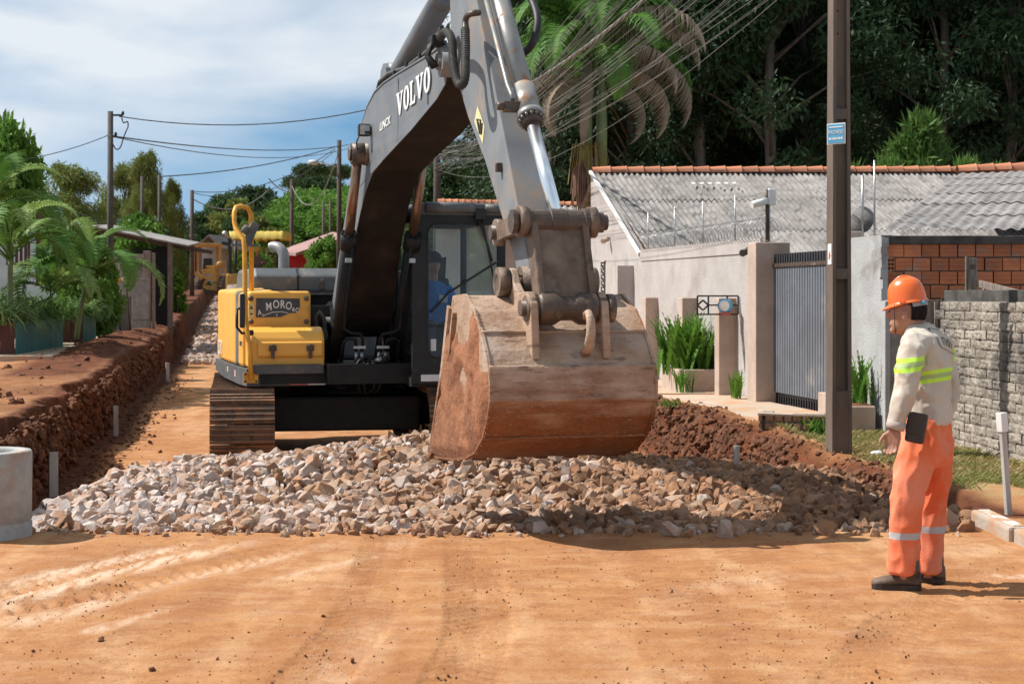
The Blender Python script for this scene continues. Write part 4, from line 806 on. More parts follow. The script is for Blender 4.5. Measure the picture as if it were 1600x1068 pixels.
for p in ((782, 262), (772, 115)): q = on_stick(*p); m = MB(XM); m.box((q.x+.25 if p[1] < 150 else q.x-.01, q.y-.02, q.z), (.07, .05, .07), bev=.01); m.build('grease_block', M['rust_dark'], stick)
# bucket cylinder with pipe and hoses, ahead of the stick
CA = Vector((0, -5.62, 4.42)); CB = Vector((0, -6.86, 2.98)); CE = Vector((0, -7.49, 2.24)); D = (CB-CA).normalized()
m = MB(XM); m.cyl(CA, CB-D*.3, .078, 28); m.cyl(CB-D*.34, CB-D*.04, .088, 28); m.cyl(CB-D*.05, CB, .105, 28); m.cyl(CA+D*.34, CA+D*.42, .088, 28)
for i in range(14):
    a = 2*math.pi*i/14; q = D.to_track_quat('Z', 'Y'); pt = CB+q @ Vector((.088*math.cos(a), .088*math.sin(a), 0)); m.cyl(pt, pt+D*.022, .013, 6)
bcy = m.build('bucket_cylinder', M['barrel'], exc)
m = MB(XM); m.cyl(CB-D*.02, CB+D*.06, .075, 24); m.build('gland', M['rust_dark'], bcy)
m = MB(XM); m.cyl(CB, CE, .048, 26); m.build('chrome_rod', M['chrome'], bcy)
m = MB(XM); o1 = Vector((-.135, -.04, .03)); m.tube([CA+D*.30+o1, CA+D*1.4+o1, CB-D*.32+o1, CB-D*.22+o1*.9, CB-D*.16+o1*.9], .019, 10); m.build('feed_pipe', M['barrel'], bcy)
m = MB(XM); m.box(CB-D*.13+Vector((-.12, 0, 0)), (.16, .09, .08), bev=.012); m.cyl(CB-D*.13+Vector((-.19, -.02, 0)), CB-D*.13+Vector((-.25, -.02, 0)), .03, 12); m.build('port_block', M['rust_dark'], bcy)
m = MB(XM); m.box(CA+D*.30+Vector((-.15, 0, .02)), (.12, .10, .10), bev=.012); m.cyl(CA+D*.05+Vector((-.16, 0, 0)), CA+D*.05+Vector((.16, 0, 0)), .12, 22); m.build('port_block', M['black_paint'], bcy)
h0 = CA+D*.30+Vector((-.20, 0, .02))
def hp(px, py, w):
    k = (px-800)/FPX; c, s_ = math.cos(YAW), math.sin(YAW)
    b = (XO.x+w*c-k*(XO.y+w*s_))/(k*c+s_); Y = XO.y+w*s_+b*c; return Vector((w, b, CAMH-(py-460)/FPX*Y))
def smooth_path(pts, n=6):
    pts = [Vector(p) for p in pts]; P_ = [pts[0]]+pts+[pts[-1]]; o = []
    for i in range(1, len(P_)-2):
        for k in range(n):
            t_ = k/n; a, b, c, d = P_[i-1], P_[i], P_[i+1], P_[i+2]
            o.append(.5*((2*b)+(c-a)*t_+(2*a-5*b+4*c-d)*t_*t_+(3*b-a-3*c+d)*t_**3))
    return o+[pts[-1]]
# loop hose from boom to stick: runs just outside the left plates
loop = [(688, 58, -.34), (697, 50, -.36), (706, 62, -.38), (708, 92, -.39), (712, 120, -.39), (719, 133, -.38), (726, 125, -.37), (727, 95, -.34), (727, 45, -.30)]
m = MB(XM); m.tube(smooth_path([hp(a, b_, w) for a, b_, w in loop]), .031, 10); lh = m.build('hose', M['hose'], exc)
m = MB(XM)
lp = smooth_path([hp(a, b_, w) for a, b_, w in loop], 16)
for i in range(0, len(lp)-1, 1): m.tube([lp[i], lp[i]+(lp[i+1]-lp[i])*.45], .036, 8)
m.build('hose_coil', M['hose'], lh)
m = MB(XM); m.tube(smooth_path([hp(727, 48, -.30), hp(727, 34, -.29), hp(731, 24, -.28), hp(740, 21, -.25), hp(748, 20, -.20)]), .026, 10); m.build('hose_elbow', M['rust_dark'], exc)
m = MB(XM); m.tube(smooth_path([CA+D*.36+Vector((.10, 0, 0)), CA+D*.36+Vector((.20, -.0, .0)), CA+D*.48+Vector((.265, 0, .0)), CA+D*.75+Vector((.27, 0, 0)), CA+D*1.0+Vector((.22, .14, 0)), CA+D*1.12+Vector((.14, .36, 0)), CA+D*1.15+Vector((.05, .5, 0))]), .032, 10); m.build('hose', M['rubber'], exc)
m = MB(XM); c0 = hp(681, 65, -.33); m.box(c0, (.10, .16, .09), bev=.012)
for i in range(4): m.tube([c0+Vector((-.04, .06-.04*i, -.02)), c0+Vector((-.06, .10-.03*i, -.12)), c0+Vector((-.02, .03-.05*i, -.22))], .017, 8)
m.build('hose_manifold', M['black_paint'], exc)
# ------------------------------------------------------------------ linkage
PB = Vector((0, -7.25, 1.77)); PL = Vector((0, -7.72, 1.585)); PT = Vector((0, -7.50, 2.19))
m = MB(XM); seg_ = [(-.335, .085), (-.30, .085), (-.30, .068), (-.27, .068), (-.27, .10), (-.20, .10), (-.195, .088), (-.06, .088), (-.055, .095), (.055, .095), (.06, .088), (.185, .088), (.19, .10), (.27, .10), (.27, .072), (.34, .072), (.34, .055), (.37, .055)]
m.lathe([(.001, -.335)]+[(r_, w) for w, r_ in seg_]+[(.001, .37)], PT, 20, (1, 0, 0), False); m.build('link_pin', M['rust_dark'], exc)
up = (PT-PL).normalized()
m = MB(XM); prf = [(PL.y-.09, PL.z), (PL.y+.09, PL.z-.0), (PT.y+.09, PT.z), (PT.y-.09, PT.z)]
m.box((PL+PT)/2, (.36, .09, .60), Matrix((Vector((1, 0, 0)), up.cross(Vector((1, 0, 0))), up)).transposed(), bev=.02)
for s_ in (-1, 1): m.box((PL+PT)/2+Vector((s_*.185, 0, 0)), (.05, .16, .62), Matrix((Vector((1, 0, 0)), up.cross(Vector((1, 0, 0))), up)).transposed(), bev=.015)
m.build('bucket_link', M['rust'], exc)
m = MB(XM); m.lathe([(.001, -.21), (.10, -.21), (.115, -.19), (.115, -.09), (.085, -.04), (.085, .04), (.115, .09), (.115, .19), (.10, .21), (.001, .21)], PL+Vector((.0, 0, 0)), 22, (1, 0, 0)); m.cyl(PL+Vector((-.33, 0, 0)), PL+Vector((.35, 0, 0)), .055, 18); m.cyl(PL+Vector((.29, 0, 0)), PL+Vector((.34, 0, 0)), .10, 20); m.build('link_pin', M['rust_dark'], exc)
for s_ in (-1, 1):
    m = MB(XM); a = PT+Vector((s_*.255, 0, 0)); b_ = Vector((s_*.235, -6.80, 2.14)); dd = (b_-a)
    m.bar(a, b_, .13, .05, (1, 0, 0)); m.cyl(a-Vector((.03, 0, 0)), a+Vector((.03, 0, 0)), .11, 20); m.cyl(b_-Vector((.03, 0, 0)), b_+Vector((.03, 0, 0)), .10, 20); m.build('side_link', M['rust'], exc)
m = MB(XM); m.cyl((-.30, -6.80, 2.14), (.30, -6.80, 2.14), .055, 18); m.build('link_pin', M['rust_dark'], exc)
m = MB(XM); m.cyl((-.37, PB.y, PB.z), (.37, PB.y, PB.z), .062, 18); m.cyl((-.37, PB.y, PB.z), (-.29, PB.y, PB.z), .105, 20); m.cyl((.29, PB.y, PB.z), (.37, PB.y, PB.z), .105, 20); m.cyl((-.2, PB.y, PB.z), (.2, PB.y, PB.z), .115, 20); m.build('bucket_pin', M['rust'], exc)
# ------------------------------------------------------------------ bucket
BP = [(-6.86, 1.66), (-7.22, 1.675), (-7.50, 1.56), (-7.68, 1.42), (-7.80, 1.30), (-7.88, 1.19), (-7.915, 1.09), (-7.91, .96), (-7.85, .84), (-7.72, .70), (-7.50, .585), (-7.22, .52), (-6.85, .475), (-6.22, .43)]
HW = .60
def shell(p0, p1, t, hw, mt, nm, par):
    pts = BP[p0:p1+1]; inner = []
    for i, p in enumerate(pts):
        j = i+p0; a = Vector(BP[max(j-1, 0)]); b = Vector(BP[min(j+1, len(BP)-1)]); d = (b-a).normalized(); nrm = Vector((d.y, -d.x)); c0 = Vector((-6.95, 1.1)); 
        if nrm.dot(c0-Vector(p)) < 0: nrm = -nrm
        inner.append(Vector(p)+nrm*t)
    m = MB(XM); n = len(pts)
    vs = []
    NW = 9
    for k in range(NW):
        w = -hw+2*hw*k/(NW-1)
        vs += [(w, p[0], p[1]) for p in pts]
    for k in range(NW):
        w = -hw+2*hw*k/(NW-1)
        vs += [(w, p[0], p[1]) for p in inner]
    fs = []; B2 = NW*n
    for k in range(NW-1):
        for i in range(n-1):
            fs.append((k*n+i, k*n+i+1, (k+1)*n+i+1, (k+1)*n+i)); fs.append((B2+k*n+i, B2+(k+1)*n+i, B2+(k+1)*n+i+1, B2+k*n+i+1))
        fs.append((k*n, (k+1)*n, B2+(k+1)*n, B2+k*n)); fs.append((k*n+n-1, B2+k*n+n-1, B2+(k+1)*n+n-1, (k+1)*n+n-1))
    for i in range(n-1):
        fs.append((i, B2+i, B2+i+1, i+1)); e = (NW-1)*n; fs.append((e+i, e+i+1, B2+e+i+1, B2+e+i))
    m.add(vs, fs); return m.build(nm, M[mt], par)
bk = shell(0, len(BP)-1, .03, HW-.02, 'bucket', 'bucket_shell', exc)
# side plates with a slight rim, and the wear plates that step out from the shell
for s_ in (-1, 1):
    out_ = [(p[0], p[1]) for p in BP]; c0 = Vector((-6.95, 1.1)); out_ = [tuple(Vector(p)+(Vector(p)-c0).normalized()*.012) for p in out_]
    mouth = [(-6.12, .40), (-6.25, .62), (-6.55, 1.1), (-6.78, 1.55)]
    m = MB(XM); m.prism(out_+mouth, s_*(HW-.02), s_*HW, 'x'); sp_ = m.build('side_plate', M['bucket'], bk)
    m = MB(XM); m.prism([(-6.82, 1.58), (-6.60, 1.12), (-6.31, .70), (-6.24, .46), (-6.10, .40), (-6.24, .64), (-6.54, 1.12), (-6.76, 1.60)], s_*HW, s_*(HW+.02), 'x'); m.build('side_cutter', M['bucket'], bk)
    m = MB(XM); m.bar((s_*(HW+.006), -6.98, 1.55), (s_*(HW+.006), -6.72, .92), .012, .05, (1, 0, 0)); m.build('side_rib', M['bucket'], bk)
    # mud caked on the side plate
    nb = 30; pts = []
    rs2 = np.random.RandomState(5+s_)
    gx, gy = np.meshgrid(np.linspace(-7.95, -6.15, 60), np.linspace(.46, 1.58, 50)); 
    hgt = fbm(gx*3.2, gy*3.2, 4, 91)+.26*(1.05-gy)+.20+.1*fbm(gx*11, gy*11, 3, 95)
    from mathutils.geometry import intersect_point_tri_2d
    def inside(x, y, poly):
        c = False; j = len(poly)-1
        for i in range(len(poly)):
            xi, yi = poly[i]; xj, yj = poly[j]
            if (yi > y) != (yj > y) and x < (xj-xi)*(y-yi)/(yj-yi)+xi: c = not c
            j = i
        return c
    poly = BP+mouth
    ok = np.array([[inside(gx[i, j], gy[i, j], poly) for j in range(60)] for i in range(50)])
    ed, _ = seg_d(gx, gy, list(poly)+[poly[0]]); hh = np.where(ok, np.minimum(np.clip(hgt*.16, -.01, .035), ed*.45-.004), -.01); V_ = np.stack([s_*(HW+.002+hh*(1 if s_ else 1)), gx, gy], -1).reshape(-1, 3)
    ii = np.arange(3000).reshape(50, 60); F4 = np.stack([ii[:-1, :-1], ii[:-1, 1:], ii[1:, 1:], ii[1:, :-1]], -1).reshape(-1, 4)
    keep = (hh.reshape(-1)[F4] > -.009).any(1); V_ = np.array([XM @ Vector(v) for v in V_])
    place('mud', raw_mesh('mud', V_, F4[keep], M['mud'], True), bk)
# horizontal weld beads and wear strips over the back
for (i, t_, hgt) in ((3, .012, .03), (5, .016, .035), (7, .010, .02), (9, .012, .03)):
    p = Vector(BP[i]); d = (Vector(BP[i+1])-Vector(BP[i-1])).normalized(); nrm = (p-Vector((-6.95, 1.1))).normalized()
    m = MB(XM); a = p+nrm*.004
    m.tube([(w, a.x+random.uniform(-.003, .003), a.y+random.uniform(-.003, .003)) for w in np.linspace(-HW+.005, HW-.005, 30)], .013, 6); m.build('weld_bead', M['bucket'], bk)
m = MB(XM); a = Vector(BP[5]); b_ = Vector(BP[7]); nrm = Vector((-1, .05)).normalized()
m.add([(w, q.x+nrm.x*o_, q.y+nrm.y*o_) for w in (-HW+.003, HW-.003) for q, o_ in ((a, 0), (a, .022), (b_, .022), (b_, 0))], [(0, 1, 5, 4), (1, 2, 6, 5), (2, 3, 7, 6), (0, 3, 2, 1), (4, 5, 6, 7)]); m.build('wear_plate', M['bucket'], bk, bevel=.006)
for w in np.linspace(-.5, .5, 5):
    m = MB(XM); m.prism([(-6.35, .47), (-6.30, .40), (-5.98, .385), (-5.98, .405), (-6.2, .46)], w-.05, w+.05, 'x'); m.build('tooth', M['bucket'], bk, bevel=.01)
for s_ in (-1, 1):   # ears
    m = MB(XM); w = s_*.255
    m.prism([(-7.14, 1.66), (-7.12, 1.80), (-7.20, 1.87), (-7.31, 1.86), (-7.38, 1.76), (-7.50, 1.69), (-7.63, 1.70), (-7.73, 1.70), (-7.81, 1.62), (-7.83, 1.50), (-7.86, 1.24), (-7.80, 1.27), (-7.6, 1.46), (-7.3, 1.62)], w-.028, w+.028, 'x'); m.build('ear', M['bucket'], bk, bevel=.008)
    m = MB(XM); m.cyl((w-.04, PL.y, PL.z), (w+.04, PL.y, PL.z), .09, 20); m.build('pin_boss', M['rust'], bk)
m = MB(XM); m.tube([(.10, -7.84, 1.28), (.10, -7.93, 1.33), (.10, -7.97, 1.42), (.10, -7.96, 1.51), (.10, -7.91, 1.56), (.10, -7.86, 1.55), (.10, -7.84, 1.51)], [.038, .036, .033, .03, .027, .022, .016], 10, flat=.8); m.build('lifting_hook', M['bucket'], bk)
# ------------------------------------------------------------------ concrete utility pole on the right
WN = Vector((-.985, -.17, 0)); WD = Vector((-.17, .985, 0))           # wall normal towards the street, wall direction away
def wq(Y, off=0, z=0, q=4.74):    # point on the right-hand frontage, off = metres towards the street
    return Vector((q-.172*(Y-14), Y, z))+WN*off
PX, PY = 3.165, 15.5; PZ = .10
PMx = Matrix.Translation((PX, PY, PZ)) @ Matrix.Rotation(R(9), 4, 'Z')
pole = empty('utility_pole', (PX, PY, PZ), 'tall brown concrete utility pole with blue street sign on the grass strip', 'utility pole')
HP = 8.6
def taper(z): return .104-.0045*z
m = MB(PMx)
for s_ in (-1, 1):
    a, b = taper(0), taper(HP); t0 = .04
    x0, x1, y0 = (s_*a, s_*(a-t0), a*.95); X0, X1, Y0 = (s_*b, s_*(b-t0*.8), b*.95)
    m.add([(x0, -y0, -.3), (x1, -y0, -.3), (x1, y0, -.3), (x0, y0, -.3), (X0, -Y0, HP), (X1, -Y0, HP), (X1, Y0, HP), (X0, Y0, HP)], [(0, 1, 2, 3), (4, 5, 6, 7), (0, 1, 5, 4), (1, 2, 6, 5), (2, 3, 7, 6), (3, 0, 4, 7)])
m.box((0, 0, HP/2), (.13, .05, HP)); m.build('shaft', M['pole_concrete'], pole, bevel=.006)
for z in (.35, 1.78, 3.32, 4.9, 6.4, 7.9):
    m = MB(PMx); w = taper(z); m.box((0, 0, z), (2*w-.07, 1.75*w, .10 if z > .4 else .6)); m.build('web_rib', M['pole_concrete'], pole)
for z in np.arange(4.1, 8.4, .22):
    m = MB(PMx); m.cyl((-.02, -.027, z), (-.02, -.024, z), .012, 8); m.build('bolt_hole', M['brick_hole'], pole)
sg = MB(PMx); sc_ = Matrix.Translation((-.085, -.16, 3.12)) @ Matrix.Rotation(R(-52), 4, 'Z')
SM = PMx @ sc_
m = MB(SM); m.box((0, 0, 0), (.20, .006, .20)); sgn = m.build('street_sign', M['white_paint'], pole)
m = MB(SM); m.box((.0, -.005, 0), (.18, .004, .178)); m.build('sign_face', M['sign_blue'], sgn)
m = MB(SM); m.box((0, -.0085, .062), (.15, .003, .012)); m.build('sign_line', M['white_paint'], sgn)
sxv = (SM.to_3x3() @ Vector((1, 0, 0)))
put('lettering', text_mesh('MACHADO', .052, M['white_paint'], .003, sx=.62), frame_m(SM @ Vector((0, -.0085, .012)), sxv, UP), sgn)
for i, w in enumerate((.02, .012, .022, .016, .018, .02)): m = MB(SM); m.box((-.065+.026*i, -.0085, -.048), (w, .003, .022)); m.build('small_print', M['white_paint'], sgn)
m = MB(PMx); m.box((-taper(1.95)-.003, -.02, 1.97), (.004, .10, .20)); st = m.build('paper_notice', M['white_paint'], pole)
m = MB(PMx); xx = -taper(1.95)-.006; m.prism([(-.02+.035*math.cos(a)*(1 if i % 2 else .45), 1.955+.055*math.sin(a)*(1 if i % 2 else .45)) for i, a in enumerate(np.linspace(0, 2*math.pi, 10, endpoint=False))], xx-.001, xx+.001, 'x'); m.build('red_star', M['red_tape'], st)
# ------------------------------------------------------------------ rendered perimeter wall with gable
GB = .20
pw = empty('perimeter_wall', wq(26, 0, GB), 'rough pinkish beige rendered wall with fins and sloping gable end', 'wall')
outl = [(21.75, GB-.1), (21.75, 2.34), (28.4, 2.36), (32.3, 4.12), (32.3, GB-.1)]
m = MB(); n = len(outl)
vs = [wq(y, 0, z) for y, z in outl]+[wq(y, -.16, z) for y, z in outl]
m.add(vs, [list(range(n)), list(range(n, 2*n))[::-1]]+[(i, (i+1) % n, n+(i+1) % n, n+i) for i in range(n)]); m.build('wall_face', M['wall_pink'], pw)
m = MB(); m.bar(wq(28.35, .012, 2.40), wq(32.3, .012, 4.16), .05, .06, WN); m.build('verge', M['white_paint'], pw)
m = MB(); m.bar(wq(21.8, .0, 2.352), wq(28.3, .0, 2.372), .20, .03, WN); m.build('coping', M['wall_pink'], pw)
def wall_box(Y, along, out_, z0, z1, back=.1):
    m = MB(); c = wq(Y, (out_-back)/2, (z0+z1)/2); m.box(c, (out_+back, along, z1-z0), Matrix((WN, WD, Vector((0, 0, 1)))).transposed()); return m
for Y, o_ in ((27.25, .22), (24.95, .24), (23.0, .26)): wall_box(Y, .22, o_, GB-.1, 1.63).build('fin', M['pillar_pink'], pw, bevel=.012)
wall_box(21.62, .36, .20, GB-.1, 2.38, .28).build('gate_pillar', M['pillar_pink'], pw, bevel=.012)
wall_box(18.80, .14, .03, GB-.1, 2.42, .20).build('gate_pillar', M['pillar_pink'], pw, bevel=.012)
wall_box(18.98, .26, .22, GB-.1, .52, .1).build('low_block', M['pillar_pink'], pw, bevel=.01)
m = MB(); m.box(wq(31.2, .004, 2.0), (.02, .36, .62), Matrix((WN, WD, Vector((0, 0, 1)))).transposed()); gl = m.build('slit_window', M['iron'], pw)
m = MB()
for i in range(5): z = 1.75+.12*i; m.tube([wq(31.2+.1*math.cos(a), .02, z+.05*math.sin(a)) for a in np.linspace(0, 2*math.pi, 9)], .008, 5)
m.build('window_grille', M['galv'], gl)
m = MB(); m.box(wq(31.2, .006, 2.33), (.05, .44, .03), Matrix((WN, WD, Vector((0, 0, 1)))).transposed()); m.build('window_sill', M['pillar_pink'], pw)
def cctv(p, mt, label, d):
    e = empty('security_camera', p, label, 'camera'); m = MB(); d = Vector(d).normalized()
    m.cyl(p-d*.08, p+d*.07, .045, 14); m.cyl(p+d*.07, p+d*.09, .05, 14); m.build('housing', M[mt], e)
    m = MB(); m.tube([p, p+Vector((.02, .02, .06)), p+Vector((.10, .04, .04))], .014, 6); m.build('bracket', M[mt], e); return e
cctv(wq(22.2, .09, 2.27), 'iron', 'small black dome camera at the top of the wall by the gate pillar', (-.6, -.7, -.2))
cctv(wq(30.6, .1, 2.72), 'pillar_pink', 'small beige camera high on the gable wall', (-.6, -.7, -.3))
# razor wire coil and its rods
rw = empty('razor_wire', wq(25, -.08, 2.36), 'coiled razor wire along the top of the pinkish wall', 'razor wire')
m = MB(); T = 46; pts = []
for i in range(T*14+1):
    a = 2*math.pi*i/14; Y = 28.2-6.6*i/(T*14); pts.append(wq(Y, -.08+.17*math.cos(a), 2.56+.17*math.sin(a)))
m.tube(pts, .0045, 4, False); m.build('coil', M['galv'], rw)
for Y in (28.1, 26.4, 24.8, 23.2, 21.7):
    m = MB(); m.tube([wq(Y, -.08, 2.3), wq(Y, -.08, 3.12)], .012, 6); m.build('support_rod', M['galv'], rw)
for z in (2.75, 3.08): m = MB(); m.tube([wq(28.1-i*.4, -.08, z-.02*(i % 4 == 2)) for i in range(17)], .006, 4); m.build('strand', M['galv'], rw)
lp_ = wq(21.7, -.05, 2.95); e = empty('security_camera', lp_, 'white bullet camera on the post above the gate pillar', 'camera'); m = MB(); m.cyl(lp_, lp_+Vector((-.22, -.06, -.06)), .05, 12); m.box(lp_+Vector((.06, 0, .05)), (.10, .08, .22), bev=.015); m.build('housing', M['white_paint'], e)
m = MB(); m.tube([wq(21.7, -.05, 2.3), wq(21.7, -.05, 3.1)], .028, 8); m.build('post', M['iron'], e)
# iron letter frame sticking out of the wall above the third fin
mf = empty('meter_frame', wq(22.75, 0, 1.5), 'black iron frame with lozenge end projecting from the wall', 'iron frame')
def fp(o_, z, Y=22.75): return wq(Y, o_, z)
for a, b in (((.02, 1.66), (.46, 1.66)), ((.02, 1.40), (.46, 1.40)), ((.02, 1.53), (.46, 1.53)), ((.46, 1.40), (.46, 1.66)), ((.02, 1.40), (.02, 1.66)), ((.18, 1.40), (.18, 1.66)), ((.62, 1.40), (.62, 1.66)), ((.46, 1.66), (.62, 1.66)), ((.46, 1.40), (.62, 1.40)), ((.46, 1.53), (.54, 1.60)), ((.54, 1.60), (.62, 1.53)), ((.62, 1.53), (.54, 1.46)), ((.54, 1.46), (.46, 1.53))):
    m = MB(); m.bar(fp(*a), fp(*b), .022); m.build('iron_bar', M['iron'], mf)
gq = fp(.22, 1.52, 22.72); ge = empty('round_meter', gq, 'small round blue and white meter inside the iron frame', 'meter'); m = MB(); m.cyl(gq+Vector((.02, .05, 0)), gq+Vector((-.02, -.05, 0)), .10, 20); m.build('casing', M['sign_blue'], ge); m = MB(); m.cyl(gq+Vector((-.02, -.05, 0)), gq+Vector((-.022, -.056, 0)), .075, 20); m.build('dial', M['white_paint'], ge)
m = MB(); m.box(gq+Vector((0, -.02, -.11)), (.13, .10, .035)); m.build('tag_plate', M['red_tape'], ge)
# wall planter with fern
pl = empty('wall_planter', wq(24.1, .3, GB), 'low pinkish rendered planter at the foot of the wall', 'planter')
for nm, c, d in (('panel', (.60, 0), (.07, 1.0)), ('panel', (.3, -.52), (.55, .07)), ('panel', (.3, .52), (.55, .07))):
    m = MB(); m.box(wq(24.1+c[1], c[0], .37), (d[0], d[1], .42), Matrix((WN, WD, Vector((0, 0, 1)))).transposed()); m.build(nm, M['pillar_pink'], pl, bevel=.01)
m = MB(); m.box(wq(24.1, .28, .46), (.5, .92, .06), Matrix((WN, WD, Vector((0, 0, 1)))).transposed()); m.build('soil', M['clod'], pl)
def fern(loc, n, h, sp, label, seed, mt='fern', cat='fern', name='fern', upr=.55):
    rs = np.random.RandomState(seed); m = MB()
    for i in range(n):
        a = rs.uniform(0, 6.283); L_ = h*rs.uniform(.6, 1.05); lean = rs.uniform(.12, upr); p = Vector(loc)+Vector((rs.normal()*sp, rs.normal()*sp, 0)); d = Vector((math.cos(a), math.sin(a), 0)); sd = Vector((-d.y, d.x, 0))
        K_ = 9; pts = [p+d*(lean*L_*(k/K_)**1.6)+Vector((0, 0, L_*(k/K_)*(1-.35*lean*(k/K_)))) for k in range(K_+1)]
        for k in range(1, K_+1):
            w = .05*h*math.sin(math.pi*min(1, (k+.6)/(K_+1.0)))+.006
            for s_ in (-1, 1):
                b = pts[k]; tp = b+sd*s_*w+Vector((0, 0, w*.5)); m.add([pts[k-1], b, tp, pts[k-1]+sd*s_*w*.35], [(0, 1, 2, 3)])
    return tag(place(name, m.mesh(name, M[mt], False)), label, cat)
fern(wq(24.1, .36, .48), 170, 1.0, .17, 'bright green fern in the pinkish wall planter', 3)
fern(wq(23.45, .62, .24), 22, .42, .06, 'small dark fern on the pavement right of the wall planter', 5)
fern(wq(24.9, .72, .24), 18, .34, .06, 'small fern on the pavement left of the wall planter', 6)
fern(wq(22.1, .25, .25), 30, .42, .035, 'weedy shoots at the foot of the gate pillar', 7, 'leaf_bright', 'weeds', 'weed_clump')
tuft(wq(28, .25, .25), 50, .5, .008, .1, 'tall grass blades by the far wall fin', seed=19)
# sliding gate
ga = empty('sliding_gate', wq(20.2, -.05, GB), 'grey vertical slat metal gate between the pinkish pillars', 'gate')
ym = 21.42; i = 0
while ym > 18.86:
    m = MB(); m.box(wq(ym, -.06, 1.22), (.022, .072, 1.68), Matrix((WN, WD, Vector((0, 0, 1)))).transposed()); m.build('slat', M['gate'], ga)
    m = MB(); m.box(wq(ym, -.085, 1.20), (.02, .03, 2.0), Matrix((WN, WD, Vector((0, 0, 1)))).transposed()); m.build('picket', M['gate_dark'], ga)
    ym -= .092
for z, mt in ((2.07, 'rust_dark'), (.36, 'gate_dark'), (.20, 'gate_dark')): m = MB(); m.bar(wq(21.44, -.05 if z > 2 else -.1, z), wq(18.86, -.05 if z > 2 else -.1, z), .05, .04, WN); m.build('rail', M[mt], ga)
m = MB(); m.add([wq(21.5, -.14, .22), wq(18.8, -.14, .22), wq(18.8, -.14, 2.2), wq(21.5, -.14, 2.2)], [(0, 1, 2, 3)]); m.build('backing_sheet', M['gate_dark'], ga)
ym = 21.40
while ym > 18.86: m = MB(); m.box(wq(ym, -.06, 2.15), (.02, .05, .14), Matrix((WN, WD, Vector((0, 0, 1)))).transposed()); m.build('top_picket', M['gate_dark'], ga); ym -= .092
# ------------------------------------------------------------------ roofs
def roof_patch(parent, a, b, c, d, ncol, nrow, pitch, amp, mt='sheet', sub=None):
    """a,b eave ends; c,d ridge ends above a and b; corrugated sheets, each its own part"""
    a, b, c, d = map(Vector, (a, b, c, d)); nrm = (b-a).cross(c-a).normalized()
    if nrm.z < 0: nrm = -nrm
    wtot = (b-a).length
    for r_ in range(nrow):
        v0, v1 = r_/nrow-(.012 if r_ else 0), (r_+1)/nrow
        for k in range(ncol):
            u0, u1 = k/ncol, (k+1)/ncol+.003; nw = max(2, int(round(wtot/ncol/pitch))); K_ = nw*6
            vs = []
            dz = random.uniform(0, .006); tw = random.uniform(-.006, .006)
            for v in (v0, v1):
                for i in range(K_+1):
                    t_ = i/K_; u = u0+(u1-u0)*t_; p = (a.lerp(b, u)).lerp(c.lerp(d, u), v); vs.append(p+nrm*(amp*math.sin(2*math.pi*nw*t_)+.014*(1-(v-v0)/(v1-v0))+dz+tw*t_))
            m = MB(); m.add(vs, [(i, i+1, K_+2+i, K_+1+i) for i in range(K_)], None, True); m.build('roof_sheet', M[mt], parent, False)
def ridge_row(parent, a, b, n, r_=.12, mt='ridge'):
    a, b = Vector(a), Vector(b); d = (b-a)/n; m = MB(); L_ = d.length; K_ = 8
    for e_, rr_ in ((-.04*L_, r_*.90), (L_, r_*1.08), (L_*1.03, r_*1.16)):
        for i in range(K_+1): t_ = math.pi*i/K_; m.v.append(Vector((e_, -rr_*math.cos(t_), rr_*math.sin(t_)))) 
    for j in range(2):
        for i in range(K_): m.f.append([j*(K_+1)+i, j*(K_+1)+i+1, (j+1)*(K_+1)+i+1, (j+1)*(K_+1)+i]); m.mi.append(0); m.sm.append(True)
    me = m.mesh('ridge_tile', M[mt]); ang = math.atan2(d.y, d.x); el = math.asin(d.z/L_)
    for k in range(n): place('ridge_tile', me, parent, a+d*k, (random.uniform(-.06, .06), -el, ang+random.uniform(-.02, .02)))
ho = empty('house', (5.5, 30, .2), 'low house with corrugated fibre cement roof and orange ridge tiles behind the pinkish wall', 'house')
rA, rB = Vector((1.68, 32.3, 4.14)), Vector((10.7, 33.2, 4.20)); eA, eB = rA+Vector((.80, -4.7, -1.93)), rB+Vector((.80, -4.7, -1.93))
roof_patch(ho, eA, eB, rA, rB, 9, 3, .112, .026)
ridge_row(ho, rA+Vector((-.05, 0, .0)), rB+Vector((3, .3, .05)), 36)
m = MB(); m.box((6.2, 30.5, 1.2), (8.6, 3.4, 2.0)); m.build('house_wall', M['wall_pink'], ho)
roof_patch(ho, rB+Vector((.3, 5, -2)), rA+Vector((-.6, 5, -2)), rB, rA, 6, 2, .30, .028)
m = MB()
for i in range(6): m.box(rA+Vector((1.9+.16*i, -.75-.01*i, -.27)), (.07, .10, .012), Matrix.Rotation(R(22), 3, 'X'))
m.build('skylight_patch', M['white_paint'], ho)
h2 = empty('house', (9, 26, .2), 'grey corrugated roof of the building behind the brick wall', 'house')
roof_patch(h2, (4.30, 18.6, 2.42), (9.0, 18.2, 2.42), (9.15, 32.6, 4.15), (15.0, 32.6, 4.35), 6, 6, .15, .014)
ridge_row(h2, (9.1, 32.65, 4.18), (15, 32.65, 4.40), 17, .14)
m = MB(); m.box((7.0, 21.2, 1.3), (3.8, 2.4, 2.0)); m.build('house_wall', M['mortar'], h2)
